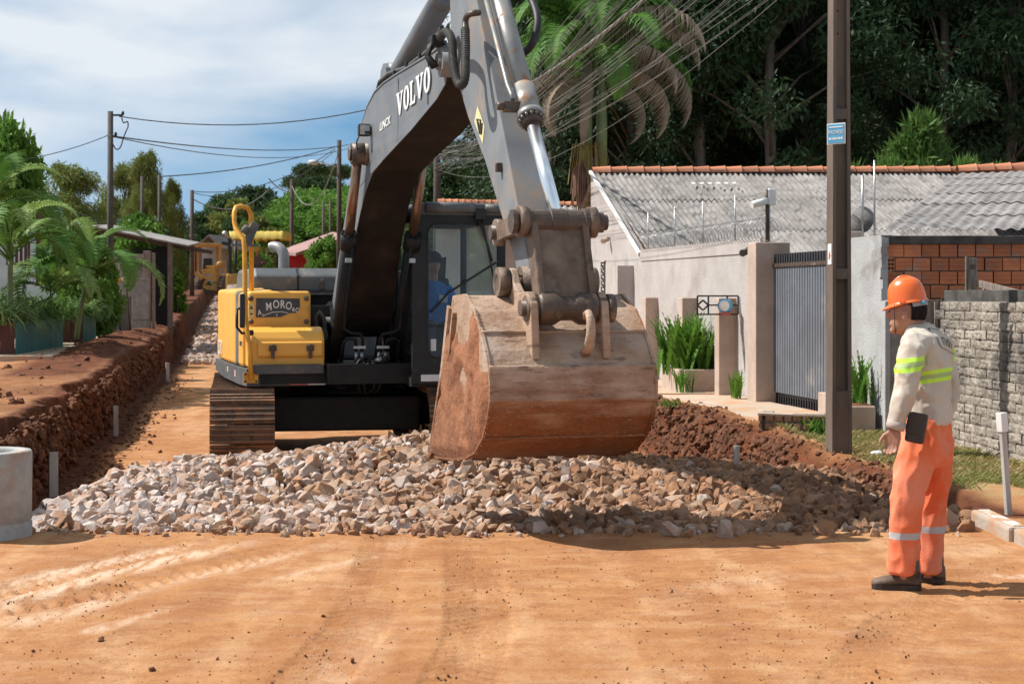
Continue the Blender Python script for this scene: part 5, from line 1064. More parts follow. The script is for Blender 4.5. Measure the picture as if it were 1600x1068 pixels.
dd = empty('satellite_dish', P(1343, 372, 20.5), 'grey mesh satellite dish above the gate beside the pole', 'satellite dish'); m = MB(); c_ = P(1343, 343, 20.5); m.lathe([(.001, .05), (.08, .042), (.15, .015), (.19, -.02)], c_, 24, (-.5, -.8, .3)); m.build('reflector', M['sheet'], dd); m = MB(); m.tube([P(1343, 372, 20.5)-Vector((0, 0, .4)), c_+Vector((.02, .05, 0))], .018, 6); m.tube([c_, c_+Vector((-.14, -.22, .06))], .008, 5); m.build('mount', M['galv'], dd)
# ------------------------------------------------------------------ plaster return wall, brick wall, block wall
pwl = empty('plaster_wall', (4.1, 18.65, .1), 'narrow grey roughcast wall right of the gate', 'wall')
m = MB(); m.box(wq(18.24, -.07, 1.21), (.14, .98, 2.26), Matrix((WN, WD, Vector((0, 0, 1)))).transposed()); m.build('wall_face', M['plaster_grey'], pwl)
m = MB(); rs = np.random.RandomState(4)
zz = .1
while zz < 2.3: hh = rs.uniform(.06, .14); m.box((4.12+rs.uniform(-.008, .008), 17.74+rs.uniform(-.006, .0), zz+hh/2), (.07+rs.uniform(-.015, .015), .10, hh)); zz += hh-.002
m.build('rough_edge', M['plaster_grey'], pwl)
m = MB(); m.tube([(4.03, 18.4, 2.3), (4.03, 18.4, 3.05)], .016, 6); m.build('rod', M['galv'], pwl)
m = MB(); m.tube([(4.10, 18.1, 2.3), (4.10, 18.1, 3.2)], .012, 6); m.build('rod', M['galv'], pwl)
bw = empty('brick_wall', (5.6, 18.6, .1), 'orange hollow brick wall with blackened cap behind the worker', 'wall')
m = MB(); m.box((5.72, 17.88, 1.2), (3.15, .12, 2.10)); m.build('mortar_bed', M['mortar'], bw)
m = MB(); m.box((5.72, 17.84, 2.285), (3.2, .22, .095)); m.build('cap', M['black_cap'], bw, bevel=.01)
br = MB(); br.box((0, 0, 0), (.186, .10, .138))
for z in (-.023, .023): br.box((0, -.0485, z), (.186, .006, .004))
brm = MB(); prof = [(-.05, -.069), (-.05, -.026), (-.046, -.023), (-.05, -.020), (-.05, .020), (-.046, .023), (-.05, .026), (-.05, .069), (.05, .069), (.05, -.069)]
brm.prism(prof, -.093, .093, 'x'); brick_me = brm.mesh('brick', M['brick'])
eb = MB(); eb.box((0, 0, 0), (.085, .10, .138)); 
end_me = eb.mesh('brick', M['brick'])
for r_ in range(7):
    z = 2.168-.152*r_
    for k in range(16):
        x = 4.25+.199*k+(.1 if r_ % 2 else 0)
        if x > 7.2: continue
        o = place('brick', brick_me, bw, (x+random.uniform(-.004, .004), 17.815+random.uniform(-.006, .004), z+random.uniform(-.003, .003)), (0, 0, random.uniform(-.012, .012)))
    if r_ % 2 == 1 or True:
        if r_ % 2: 
            e_ = place('brick', end_me, bw, (4.205, 17.812, z))
            m = MB()
            for hx in (-.021, .021):
                for hz in (-.044, 0, .044): m.cyl((4.205+hx, 17.7615, z+hz), (4.205+hx, 17.759, z+hz), .0165, 10)
            m.build('brick_hollow', M['brick_hole'], e_)
# pillar and boards left of the block wall
cp = empty('concrete_pillar', (4.35, 18.3, .1), 'dark weathered concrete wall stub behind the worker', 'pillar'); m = MB(); m.box((4.28, 17.62, .86), (.32, .2, 1.52), bev=.015); m.build('stub', M['mortar'], cp); m = MB(); m.box((4.11, 17.60, .86), (.06, .2, 1.5), bev=.012); m.build('edge_post', M['plaster_grey'], cp)
m = MB(); m.box((4.58, 17.6, .8), (.28, .06, 1.5)); m.build('panel', M['black_cap'], cp)
bd = empty('board_fence', (4.7, 17.5, .1), 'old wooden boards patched between pillar and block wall', 'fence')
for (x, w, z0, z1, mt) in ((4.56, .20, .2, 1.12, 'wood_grey'), (4.55, .22, 1.15, 1.62, 'wood_grey'), (4.70, .07, .15, 1.64, 'wood_dark'), (4.61, .035, .9, 1.60, 'wood_grey')):
    m = MB(); m.box((x, 17.45-.05*(w < .1), (z0+z1)/2), (w, .03, z1-z0), bev=.004); m.build('board', M[mt], bd)
def blk(Y, z, out_=0): return Vector((4.73-.07*(Y-14.8)+out_, Y, z))
bl = empty('block_wall', blk(15.2, .1), 'stained grey rough block wall behind the worker', 'wall')
m = MB(); m.box(blk(14.9, .82, .10), (.14, 4.5, 1.58), Matrix.Rotation(R(4), 3, 'Z')); m.build('mortar_bed', M['mortar'], bl)
bms = []
for v_ in range(5):
    rs = np.random.RandomState(40+v_); m = MB(); nx, nz = 7, 4; L_, Hh = .292, .088; gr = []
    for j in range(nz+1):
        for i in range(nx+1):
            e_ = (i in (0, nx)) or (j in (0, nz)); gr.append((.010*(0 if e_ else 1)+rs.uniform(-.009, .009)*(0 if e_ else 1), -L_/2+L_*i/nx+rs.uniform(-.006, .006)*e_, -Hh/2+Hh*j/nz+rs.uniform(-.004, .004)*e_))
    vs = [(-.03-g[0]*.8, g[1], g[2]) for g in gr]; m.add(vs, [(j*(nx+1)+i, j*(nx+1)+i+1, (j+1)*(nx+1)+i+1, (j+1)*(nx+1)+i) for j in range(nz) for i in range(nx)])
    ring = [i for i in range(nx+1)]+[j*(nx+1)+nx for j in range(1, nz+1)]+[nz*(nx+1)+i for i in range(nx-1, -1, -1)]+[j*(nx+1) for j in range(nz-1, 0, -1)]
    b0_ = len(m.v); m.v += [Vector((.03, vs[i][1], vs[i][2])) for i in ring]; nR = len(ring)
    for i in range(nR): m.f.append([ring[i], ring[(i+1) % nR], b0_+(i+1) % nR, b0_+i]); m.mi.append(0); m.sm.append(False)
    bms.append(m.mesh('block', M['block']))
for r_ in range(16):
    z = .15+.094*r_
    for k in range(15):
        Y = 17.0-.30*k-(.15 if r_ % 2 else 0)
        if Y < 12.8: continue
        place('block', random.choice(bms), bl, blk(Y, z+random.uniform(-.004, .004), random.uniform(-.008, .004)), (random.uniform(-.02, .02), 0, R(4)+random.uniform(-.01, .01)))
m = MB(); m.bar(blk(17.1, 1.645, .06), blk(12.7, 1.645, .06), .16, .03, (1, 0, 0)); m.build('coping', M['black_cap'], bl, bevel=.008)
wp = empty('wooden_post', (4.98, 17.35, 1.0), 'weathered wooden post rising behind the block wall', 'post'); m = MB(); m.box((4.985, 17.35, 1.55), (.10, .09, 1.05), bev=.008); m.build('shaft', M['wood_grey'], wp); m = MB(); m.cyl((4.98, 17.303, 1.98), (4.98, 17.298, 1.98), .03, 12); m.build('knot', M['wood_dark'], wp); m = MB(); m.box((4.922, 17.33, 1.86), (.018, .04, .46)); m.build('lath', M['wood_grey'], wp)
pk = empty('leaning_plank', (5.2, 17.0, 1.65), 'pale plank with wire mesh leaning from the wooden post', 'plank'); m = MB(); m.bar((5.05, 17.3, 1.80), (5.32, 16.4, 1.655), .025, .075, (0, 0, 1)); m.build('plank', M['wood_grey'], pk); m = MB(); m.box((5.36, 16.25, 1.665), (.05, .35, .05)); m.build('block_end', M['wood_dark'], pk)
m = MB()
for i in range(22): t_ = i/22; a_ = Vector((5.05, 17.3, 1.78)).lerp(Vector((5.32, 16.4, 1.64)), t_); m.tube([a_, a_+Vector((.03*math.sin(i*2), .02, -.14+.05*t_))], .003, 4)
m.build('wire_mesh', M['galv'], pk)
m = MB(); m.tube(smooth_path([(4.96, 17.3, 1.74), (4.80, 17.2, 1.66), (4.74, 17.2, 1.58), (4.70, 17.15, 1.50), (4.74, 17.1, 1.3), (4.75, 17.1, 1.05)]), .004, 5); tag(m.build('loose_wire', M['galv']), 'thin loose wire hanging at the block wall corner', 'wire')
# planter of pinkish block at the plaster wall
pb = empty('corner_planter', (4.0, 18.1, .1), 'pinkish rendered planter box below the roughcast wall', 'planter'); m = MB(); m.box((3.86, 17.95, .27), (.30, .62, .36)); m.build('box', M['pillar_pink'], pb, bevel=.015); m = MB(); m.box((3.86, 17.95, .45), (.24, .54, .02)); m.build('soil', M['clod'], pb)
fern((3.9, 17.95, .45), 24, .62, .07, 'tall green weeds growing in the corner planter', 9, 'fern', 'weeds', 'weed_clump', .4)
# low planter of broken hollow bricks
lb = empty('brick_planter', (2.9, 17.5, .12), 'low planter of rough hollow bricks on the grass beside the pole', 'planter')
LBM = Matrix.Translation((2.74, 17.45, .10)) @ Matrix.Rotation(R(-12), 4, 'Z')
m = MB(LBM); m.box((.36, .12, .14), (.68, .14, .27)); m.box((.03, .36, .14), (.12, .5, .27)); m.build('mortar_bed', M['mortar'], lb)
M['old_brick'] = mat('old_brick', (.40, .225, .125), (.30, .15, .08), 9, .95, bump=.5, bsc=40, vary=.2)
for r_ in range(3):
    for k in range(7):
        m = MB(LBM); m.box((.06+.102*k+random.uniform(-.006, .006), .045+random.uniform(-.01, .01), .055+.09*r_), (.080, .05, .072), bev=.014); m.build('brick', M['old_brick'], lb)
    for k in range(2): m = MB(LBM); m.box((-.035, .10+.2*k, .055+.09*r_), (.04, .17, .078), bev=.008); m.build('brick', M['old_brick'], lb)
m = MB(LBM); m.add([(-.06, .02, .285), (.78, .02, .262), (.78, .20, .262), (-.06, .20, .285), (-.06, .02, .262), (.78, .02, .245), (.78, .2, .245), (-.06, .2, .262)], [(0, 1, 2, 3), (7, 6, 5, 4), (0, 4, 5, 1), (1, 5, 6, 2), (2, 6, 7, 3), (3, 7, 4, 0)]); m.build('coping', M['slab'], lb)
# broken slab edge by the trench, plastic cup, survey stakes
def stake(x, y, h, w, label, tilt=0, top=None, g=None):
    z = gz(x, y); e = empty('survey_stake', (x, y, z), label, 'stake', g); T_ = Matrix.Translation((x, y, z)) @ Matrix.Rotation(tilt, 4, 'Y') @ Matrix.Rotation(.5, 4, 'Z')
    m = MB(T_); m.box((0, 0, h/2-.1), (w, w*.6, h+.2), bev=.004); m.build('shaft', M['stake'], e)
    if top: m = MB(T_); m.box((0, 0, h-.03), (w*1.3, w*1.1, .14), bev=.006); m.build('painted_top', M['white_paint'], e)
M['stake'] = mat('stake_wood', (.46, .44, .41), (.36, .33, .29), 6, .9, bump=.2, stretch=(4, 4, .6))
stake(-4.43, 15.45, .43, .085, 'grey stake in the left trench nearest the concrete pipe')
stake(-5.50, 22.2, .42, .07, 'grey stake standing midway along the left trench wall')
stake(-7.75, 36.0, .43, .08, 'grey stake in the left trench farthest towards the gravel')
stake(2.19, 15.6, .30, .055, 'short grey stake among stones below the right trench bank')
stake(3.60, 11.6, .70, .05, 'tall white tipped stake at the kerb beside the worker', R(-4), True)
cu_ = P(1362, 720, 15.3); cu_.z = gz(cu_.x, cu_.y)+.03; e = empty('plastic_cup', cu_, 'crushed clear plastic cup lying on the dry grass', 'cup'); m = MB(); m.lathe([(.001, 0), (.028, 0), (.038, .09), (.04, .092), (.036, .09), (.026, .004)], cu_, 14, (1, .3, .1)); m.build('cup_body', M['white_paint'], e)
# concrete pipe at the left
cpz = Vector((-3.66, 11.15, -.02)); pi_ = empty('concrete_pipe', cpz, 'upright pale concrete pipe section at the left edge', 'pipe')
M['pipe'] = mat('pipe_concrete', (.40, .41, .39), (.30, .30, .285), 5, .9, bump=.45, bsc=25, dirt=(.33, .22, .15), dsc=3.2, damt=.5)
m = MB(); m.lathe([(.305, -.05), (.305, .11), (.298, .118), (.298, .13), (.302, .136), (.305, .60), (.295, .615), (.225, .615), (.215, .60), (.215, .0)], cpz, 48); m.build('pipe_wall', M['pipe'], pi_)
# ------------------------------------------------------------------ trees
def leaf_cloud(centres, radii, per, ll, lw, droop, seed, flat=.8):
    rs = np.random.RandomState(seed); C = np.repeat(np.asarray(centres), per, 0); Rr = np.repeat(np.asarray(radii), per, 0); n = len(C)
    d = rs.normal(size=(n, 3)); d /= np.linalg.norm(d, axis=1)[:, None]; rad = rs.rand(n)**.45
    p = C+d*(Rr*rad)[:, None]*np.array([1, 1, flat])
    a = rs.normal(size=(n, 3))+d*.6; a[:, 2] -= droop; a /= np.linalg.norm(a, axis=1)[:, None]
    b = np.cross(a, rs.normal(size=(n, 3))); b /= np.linalg.norm(b, axis=1)[:, None]
    L_ = (ll*rs.uniform(.6, 1.3, n))[:, None]; Wd = (lw*rs.uniform(.7, 1.3, n))[:, None]
    v = np.stack([p, p+a*L_*.45+b*Wd*.5, p+a*L_, p+a*L_*.45-b*Wd*.5], 1).reshape(-1, 3)
    return v, np.arange(n*4).reshape(n, 4)
def make_tree(name, H, base, crown, nb, per, ll, lw, droop, mleaf, mbark, seed, tr=.22, label='', cat='tree', group=None, cr=(.9, 1.5), lean=.0, flat=.8, umbrella=False):
    """crown(t) gives the crown radius at height fraction t of the crown"""
    rs = np.random.RandomState(seed); root = empty(name, (0, 0, 0), label, cat, group); m = MB()
    K_ = 9; path = [Vector((lean*H*(k/K_)**1.5+.012*H*math.sin(k*1.3+seed)*k/K_, .012*H*math.cos(k*1.7+seed)*k/K_, H*.96*k/K_)) for k in range(K_+1)]
    m.tube(path, [tr*(1-.85*k/K_) for k in range(K_+1)], 8)
    cs = []; rr = []
    for i in range(nb):
        t = rs.rand()**.9 if not umbrella else rs.uniform(.75, 1); z = base+(H-base)*t; R_ = crown(t); a = rs.uniform(0, 6.283); r_ = R_*math.sqrt(rs.uniform(.08, 1)); k = min(K_-1, max(0, z*.8/(H*.96)*K_)); st_ = path[int(k)].lerp(path[min(K_, int(k)+1)], k-int(k))
        cx = lean*H*(z/H)**1.5; c = Vector((cx+r_*math.cos(a), r_*math.sin(a), z)); cs.append(c[:]); rr.append(rs.uniform(*cr)*(.6+.4*min(1, R_/1.5)))
        if i % 2 == 0 or umbrella: m.tube([st_, st_.lerp(c, .55)+Vector((0, 0, .1*r_)), c], [tr*.28, tr*.17, tr*.06], 5)
    m.build('trunk', M[mbark], root, False)
    v, f = leaf_cloud(cs, rr, per, ll, lw, droop, seed+1, flat)
    place('crown', raw_mesh('crown', v, f, M[mleaf]), root); return root
def move(t, loc, sc=1, rz=0): t.location = loc; t.scale = (sc,)*3 if not isinstance(sc, tuple) else sc; t.rotation_euler = (0, 0, rz); return t
euc = [make_tree('eucalyptus_tree', 26, 3.0, lambda t, s=s: (2.3+.8*s)*(1-.55*t)*(.75+.5*math.sin(t*9+s*7)**2)+.4, 88, 480, .30, .085, .9, 'leaf_euc', 'bark_pale', 200+s, .24, cr=(.75, 1.5), lean=.006*(s-1)) for s in range(4)]
for e_ in euc: e_['proto'] = 1
sp = [(862, 60, 1, 'behind the stick and palm, leftmost of the dark wood'), (925, 66, .95, 'directly behind the tall palm'), (985, 58, 1.0, 'just right of the tall palm crown'), (1045, 64, 1.05, 'behind the dead drooping palm frond'), (1095, 56, .98, 'above the left part of the ridge tiles'), (1150, 62, 1.08, 'above the roof middle, left of the pole'), (1205, 55, 1.0, 'second to the left of the concrete pole'), (1258, 60, 1.1, 'immediately left of the concrete pole'), (1272, 66, .95, 'right behind the concrete pole'), (1432, 57, .82, 'right of the sky gap with slim pale trunk'), (1478, 70, .9, 'set back in the wood above the grey roof'), (1476, 55, .92, 'above the brick wall and grey roof'), (1530, 60, 1.0, 'above the far right ridge tiles'), (1580, 54, .92, 'at the right edge of the picture'), (1640, 60, 1.0, 'cut off by the right picture edge')]
for i, (px, Y, sc, lab) in enumerate(sp):
    t = euc[i % 4] if i < 4 else copy_tree(euc[i % 4]); wf = .5 if 1250 < px < 1450 else 1.05; move(t, ((px-800)/FPX*Y, Y, 0), (sc*wf, sc*wf, sc), i*1.3); tag(t, 'tall dark eucalyptus '+lab, 'tree', 'eucalyptus wood behind the houses')
for i, px in enumerate(range(840, 1660, 62)):
    t = copy_tree(euc[(i*3+1) % 4]); Y = 84+(i*37 % 13); s_ = 1.05 if not 1310 < px < 1420 else .42; move(t, ((px-800)/FPX*Y, Y, 0), (1.7*s_, 1.5*s_, 1.12*s_), i*2.1)
    tag(t, (['leftmost']+[w+' from the left' for w in 'second third fourth fifth sixth seventh eighth ninth tenth eleventh twelfth thirteenth fourteenth'.split()])[i]+' of the dim eucalyptus back row', 'tree', 'back row of the eucalyptus wood')
for e_ in euc: del e_['proto']
und = make_tree('young_pine', 4.2, .4, lambda t: 1.25*(1-t)+.15, 30, 240, .30, .05, -.5, 'leaf', 'bark', 301, .06, cr=(.35, .6))
for i, (px, top_, Y) in enumerate(((1430, 175, 46), (1385, 245, 44), (1510, 245, 44), (1450, 250, 45), (1565, 258, 44), (1330, 255, 44))):
    t = und if i == 0 else copy_tree(und); h = CAMH+(460-top_)/FPX*Y; move(t, ((px-800)/FPX*Y, Y, 0), (.8 if i else 1.25, .8 if i else 1.25, h/4.2), i); tag(t, ['rounded light green young tree standing before the dark wood', 'young pine tip showing over the ridge right of the pole', 'young pine tip near the right end of the ridge tiles', 'young pine tip in the middle of the right ridge', 'small young pine tip at the far right of the ridge', 'small young pine tip just right of the concrete pole'][i], 'tree', 'young pines behind the roof')
def tree_at(t, px, top_, Y, ref, w=1, rz=0, z0=0): h = CAMH+(460-top_)/FPX*Y-z0; k = h/ref; return move(t, ((px-800)/FPX*Y, Y, z0), (k*w, k*w, k), rz)
round_c = lambda t: 3.0*math.sqrt(max(.02, 1-(2*t-.85)**2*.8))
casu = make_tree('bushy_tree', 9, 1.4, round_c, 80, 360, .34, .06, 1.4, 'leaf_olive', 'bark', 401, .2, cr=(.6, 1.05))
tag(tree_at(casu, 232, 243, 72, 9, .50, .4, .5), 'large rounded olive green tree above the shed roof', 'tree')
t = copy_tree(casu); tag(tree_at(t, 195, 262, 78, 9, .6, 2, .5), 'olive tree behind the left utility pole', 'tree')
t = copy_tree(casu); tag(tree_at(t, 100, 262, 64, 9, .9, 3, .5), 'yellowish olive tree behind the left palms', 'tree')
t = copy_tree(casu); tag(tree_at(t, 268, 285, 86, 9, .38, 4, .5), 'olive tree at the right end of the shed trees', 'tree')
bush = make_tree('leafy_shrub', 3.2, .25, lambda t: 1.15*math.sqrt(max(.05, 1-(2*t-.9)**2*.85)), 46, 260, .17, .10, .2, 'leaf_bright', 'bark', 402, .06, cr=(.28, .5))
tag(tree_at(bush, 130, 366, 37, 3.2, .9, 0, .6), 'bright green leafy shrub left of the utility pole', 'shrub')
for (px, tp, Y, w, lab) in ((222, 340, 66, .8, 'green shrub rising over the shed roof'), (215, 345, 62, 1.0, 'green shrub behind the shed beside the pole'), (276, 425, 62, .5, 'overgrown creeper beside the shed corner post'), (160, 402, 40, .5, 'small bright shrub at the weathered boards'), (515, 373, 92, .8, 'dense round bush beside the red house'), (20, 195, 44, .5, 'leafy green tree at the left edge behind palms'), (75, 330, 42, .6, 'dark shrub between the left palms and house'), (376, 400, 112, .7, 'low shrub right of the grader'), (404, 398, 88, .9, 'low shrub behind the roller')):
    t = copy_tree(bush); tag(tree_at(t, px, tp, Y, 3.2, w, px, .5), lab, 'shrub')
dark = make_tree('broadleaf_tree', 13, 1.5, lambda t: 4.2*math.sqrt(max(.03, 1-(2*t-.9)**2*.85)), 90, 330, .50, .22, .2, 'leaf_dark', 'bark', 403, .25, cr=(.8, 1.6))
bgt = [(318, 338, 150, 1.0, 'dark tree behind the thatched hut'), (350, 312, 165, 1.1, 'dark tree left of the yellow flowering tree'), (395, 300, 175, 1.1, 'broad dark tree in the middle distance of the street'), (440, 318, 160, 1.0, 'dark tree left of the far street lamp'), (470, 305, 185, .9, 'dark tree behind the far street lamp'), (500, 285, 190, 1.0, 'dark tree below the araucaria crowns'), (540, 300, 180, .9, 'dark tree beside the boom cylinder'), (645, 268, 150, 1.0, 'dark tree seen left through the boom arch'), (700, 265, 140, 1.0, 'dark tree seen through the middle of the boom arch'), (748, 272, 150, .9, 'dark tree seen right through the boom arch'), (300, 372, 120, .8, 'dark tree behind the left street posts'), (590, 290, 170, .9, 'dark tree hidden mostly by the boom'), (805, 280, 110, 1.0, 'dark tree between stick and tall palm'), (850, 262, 95, 1.1, 'dark tree left of the tall palm trunk'), (370, 345, 130, .8, 'low dark tree behind the roller'), (425, 350, 128, .8, 'low dark tree right of the roller canopy')]
for i, (px, tp, Y, w, lab) in enumerate(bgt):
    t = dark if i == 0 else copy_tree(dark); tag(tree_at(t, px, tp, Y, 13, w, i*1.1, 1.0), lab, 'tree', 'trees closing the end of the street')
bam = make_tree('willow_tree', 8, .4, lambda t: 4.6*math.sqrt(max(.02, 1-t**2*.9)), 110, 340, .45, .10, .9, 'leaf_bright', 'bark', 404, .15, cr=(.6, 1.1))
for i, (px, tp, Y, w, lab) in enumerate(((505, 305, 130, 1.5, 'bright green feathery tree mass above the red house roof'), (460, 340, 128, 1.2, 'lower bright green feathery tree left of the red house'), (545, 318, 126, 1.3, 'bright green feathery tree behind the boom cylinder'))):
    t = bam if i == 0 else copy_tree(bam); tag(tree_at(t, px, tp, Y, 8, w, i, 1.5), lab, 'tree')
yel = make_tree('flowering_tree', 8, 1, round_c, 50, 240, .34, .16, .2, 'leaf_olive', 'bark', 405, .15, cr=(.5, .9)); tag(tree_at(yel, 372, 318, 140, 8, 1.0, 0, 1), 'yellowish flowering tree behind the excavator handrail', 'tree')
t = copy_tree(yel); tag(tree_at(t, 408, 345, 120, 8, 1.0, 2, 1), 'yellowish tree directly above the roller canopy', 'tree')
ara = make_tree('araucaria_tree', 17, 13.0, lambda t: 4.6*(1-.3*t), 34, 300, .5, .12, -.4, 'leaf_dark', 'bark', 406, .3, cr=(.7, 1.2), flat=.45, umbrella=True)
for i, (px, tp, Y, lab) in enumerate(((718, 228, 175, 'flat topped araucaria seen through the boom arch'), (505, 263, 215, 'flat topped araucaria above the far street trees'), (478, 282, 220, 'smaller araucaria left of the tall street pole'))):
    t = ara if i == 0 else copy_tree(ara); tag(tree_at(t, px, tp, Y, 17, .9, i, 0), lab, 'tree')
# ------------------------------------------------------------------ palms
def frond_mesh(L_, n, ll, droop, seed, curve=1.0, w=.028, fold=.5):
    rs = np.random.RandomState(seed); m = MB(); pts = []; p = Vector((0, 0, 0)); el = R(70)
    for k in range(25):
        pts.append(p.copy()); p = p+Vector((math.cos(el), 0, math.sin(el)))*(L_/24); el -= R(6.2*curve)*(.5+k/24)
    m.tube(pts, [.022*(1-.85*k/24)*L_/2.5 for k in range(25)], 5, False)
    for i in range(n):
        t = .16+.84*i/n; k = t*23.9; b = pts[int(k)].lerp(pts[min(24, int(k)+1)], k-int(k)); tg = (pts[min(24, int(k)+1)]-pts[int(k)]).normalized(); l_ = ll*math.sin(math.pi*min(1, .22+.75*t))*rs.uniform(.8, 1.1)
        for s_ in (-1, 1):
            d = (Vector((0, s_, 0))*.9+tg*.55+Vector((0, 0, fold-.1))).normalized(); d2 = (d+Vector((0, 0, -droop*rs.uniform(.7, 1.3)))).normalized(); d3 = (d2+Vector((0, 0, -droop*1.1))).normalized(); wv = tg*w
            a = b+d*l_*.45; c = a+d2*l_*.35; e_ = c+d3*l_*.3
            m.add([b-wv*.4, b+wv*.4, a+wv, a-wv, c+wv*.6, c-wv*.6, e_], [(0, 1, 2, 3), (3, 2, 4, 5), (5, 4, 6)])
    return m
def palm(loc, H, tr, fronds, label, trunk='palm_trunk', lean=(0, 0), shaft=None, cat='palm', name='palm_tree'):
    e = empty(name, loc, label, cat); loc = Vector(loc); m = MB(); K_ = 10
    pth = [loc+Vector((lean[0]*(k/K_)**1.4, lean[1]*(k/K_)**1.4, H*k/K_)) for k in range(K_+1)]; m.tube(pth, [tr*(1.1-.25*k/K_) for k in range(K_+1)], 12); 
    if trunk == 'palm_trunk':
        for z in np.arange(.2, H, .14): k = z/H*K_; c = pth[int(min(k, 9))].lerp(pth[int(min(k, 9))+1], k-int(min(k, 9))); m.lathe([(tr*(1.1-.25*z/H)+.004, -.012), (tr*(1.1-.25*z/H)+.012, 0), (tr*(1.1-.25*z/H)+.004, .012)], c, 12)
    m.build('trunk', M[trunk], e)
    top = pth[-1]
    if shaft:
        for (dx, l_, rr_) in shaft: m = MB(); m.tube([top+Vector((dx, 0, -.25)), top+Vector((dx*1.05, 0, l_*.35)), top+Vector((dx*1.1, 0, l_*.8)), top+Vector((dx*1.1, 0, l_))], [rr_, rr_*1.05, rr_*.7, rr_*.4], 12); m.build('crownshaft', M['crownshaft'], e)
        top = top+Vector((0, 0, shaft[0][1]*.92))
    for (me, az, tilt, sc, dz) in fronds:
        o = bpy.data.objects.new('frond', me); COL.objects.link(o); T = Matrix.Translation(top+Vector((0, 0, dz))) @ Matrix.Rotation(R(az), 4, 'Z') @ Matrix.Rotation(R(tilt), 4, 'Y') @ Matrix.Diagonal((sc, sc, sc, 1))
        o.location = T.to_translation(); o.rotation_euler = T.to_euler(); o.scale = (sc,)*3; adopt(o, e)
    return e
FG = [frond_mesh(3.0, 66, .75, .8, 10+i, .95+.14*i, .026).mesh('frond', M['frond'], False) for i in range(3)]
FD = [frond_mesh(2.6, 60, .66, 1.9, 20+i, 1.1, .018, .1).mesh('frond', M['frond_dry'], False) for i in range(2)]
FY = [frond_mesh(1.9, 34, .42, .35, 30+i, .95+.15*i, .026, .6).mesh('frond', M['frond'], False) for i in range(3)]
FP_ = [frond_mesh(1.8, 32, .40, .4, 36+i, 1.05, .025, .6).mesh('frond', M['frond_pale'], False) for i in range(2)]
rs = np.random.RandomState(9)
fr = [(FG[i % 3], az, tl, sc, dz) for i, (az, tl, sc, dz) in enumerate([(0, 5, 1.0, 0), (25, 20, 1.0, 0), (-20, -10, 1.05, .1), (180, 5, 1.05, 0), (160, 22, 1.0, 0), (200, -8, 1.0, .1), (-60, 18, 1.05, 0), (-90, 5, 1.0, .1), (-120, 18, 1.0, 0), (60, 10, 1.0, 0), (100, 15, 1.0, 0), (135, 0, 1.0, .1), (-45, -18, .9, .2), (225, 28, 1.0, -.1), (-75, 34, .95, -.1), (10, 36, 1.0, -.1), (-150, -5, .95, .2), (175, 40, .95, -.1)])]
fr += [(FD[i % 2], az, tl, sc, dz) for i, (az, tl, sc, dz) in enumerate([(-10, 30, 1.05, -.1), (12, 52, 1.1, -.3), (190, 50, 1.0, -.3), (5, 15, 1.3, .1), (210, 62, .9, -.4), (-5, 70, .9, -.4), (-12, 8, 1.35, .1), (8, 40, 1.3, -.2)])]
pt = palm((1.62, 36.0, .2), 4.55, .12, fr, 'tall palm with green and dead fronds behind the gable wall', lean=(.22, 0), shaft=[(-.16, 2.35, .13), (.17, 2.0, .12)])
m = MB(); c0 = Vector((1.74, 35.85, 4.9))
for i in range(70):
    a = rs.uniform(0, 6.283); r_ = rs.uniform(.15, .5); m.tube([c0+Vector((.1, 0, .1)), c0+Vector((r_*math.cos(a)*.8, r_*math.sin(a)*.5, .22*rs.rand())), c0+Vector((r_*math.cos(a), r_*math.sin(a)*.6, -.3-.5*rs.rand()))], .007, 3, False)
M['bloom'] = mat('palm_bloom', (.42, .30, .08), (.30, .20, .08), 3, .8, bump=0, trans=.2); m.build('flower_spray', M['bloom'], pt, False)
m = MB(); c1 = Vector((1.55, 35.8, 4.35))
for i in range(60):
    a = rs.uniform(0, 6.283); r_ = rs.uniform(.03, .2); m.tube([c1+Vector((0, 0, .35)), c1+Vector((r_*math.cos(a), r_*math.sin(a), .1)), c1+Vector((r_*math.cos(a)*1.2, r_*math.sin(a), -.4-.5*rs.rand()))], .012, 3, False)
M['fruit'] = mat('palm_fruit', (.28, .15, .10), (.18, .10, .07), 6, .8, bump=0); m.build('fruit_spray', M['fruit'], pt, False)
m = MB(); m.tube([Vector((1.72, 35.75, 6.9)), Vector((1.66, 35.6, 6.2)), Vector((1.60, 35.6, 5.3)), Vector((1.58, 35.6, 5.0))], [.07, .16, .10, .03], 8, flat=.5); m.build('dead_sheath', M['frond_dry'], pt)
def young(loc, H, lab, seed, n=11, sc=1.0, lean=(0, 0), pal=3):
    rs = np.random.RandomState(seed); fl = []
    for i in range(n): fl.append((FP_[i % 2] if i % pal == 0 else FY[i % 3], 360*i/n+rs.uniform(-15, 15), rs.uniform(-22, 40), sc*rs.uniform(.8, 1.1), rs.uniform(-.1, .1)))
    return palm(loc, H, .055, fl, lab, 'crownshaft', lean, cat='palm')
young(P(16, 555, 29)-Vector((0, 0, 0)), 1.75, 'young palm with pale stem at the left picture edge', 41, 14, 1.15)
young(P(120, 530, 33), 1.35, 'young palm with arching fronds left of the utility pole', 42, 12, 1.2, (.25, 0))
young(P(75, 540, 32), 1.0, 'small young palm between two larger palms above the teal planter', 43, 9, .95, (.05, 0), 2)
young(P(-15, 540, 31), 2.4, 'tall young palm cut off by the left picture edge', 44, 12, 1.2)
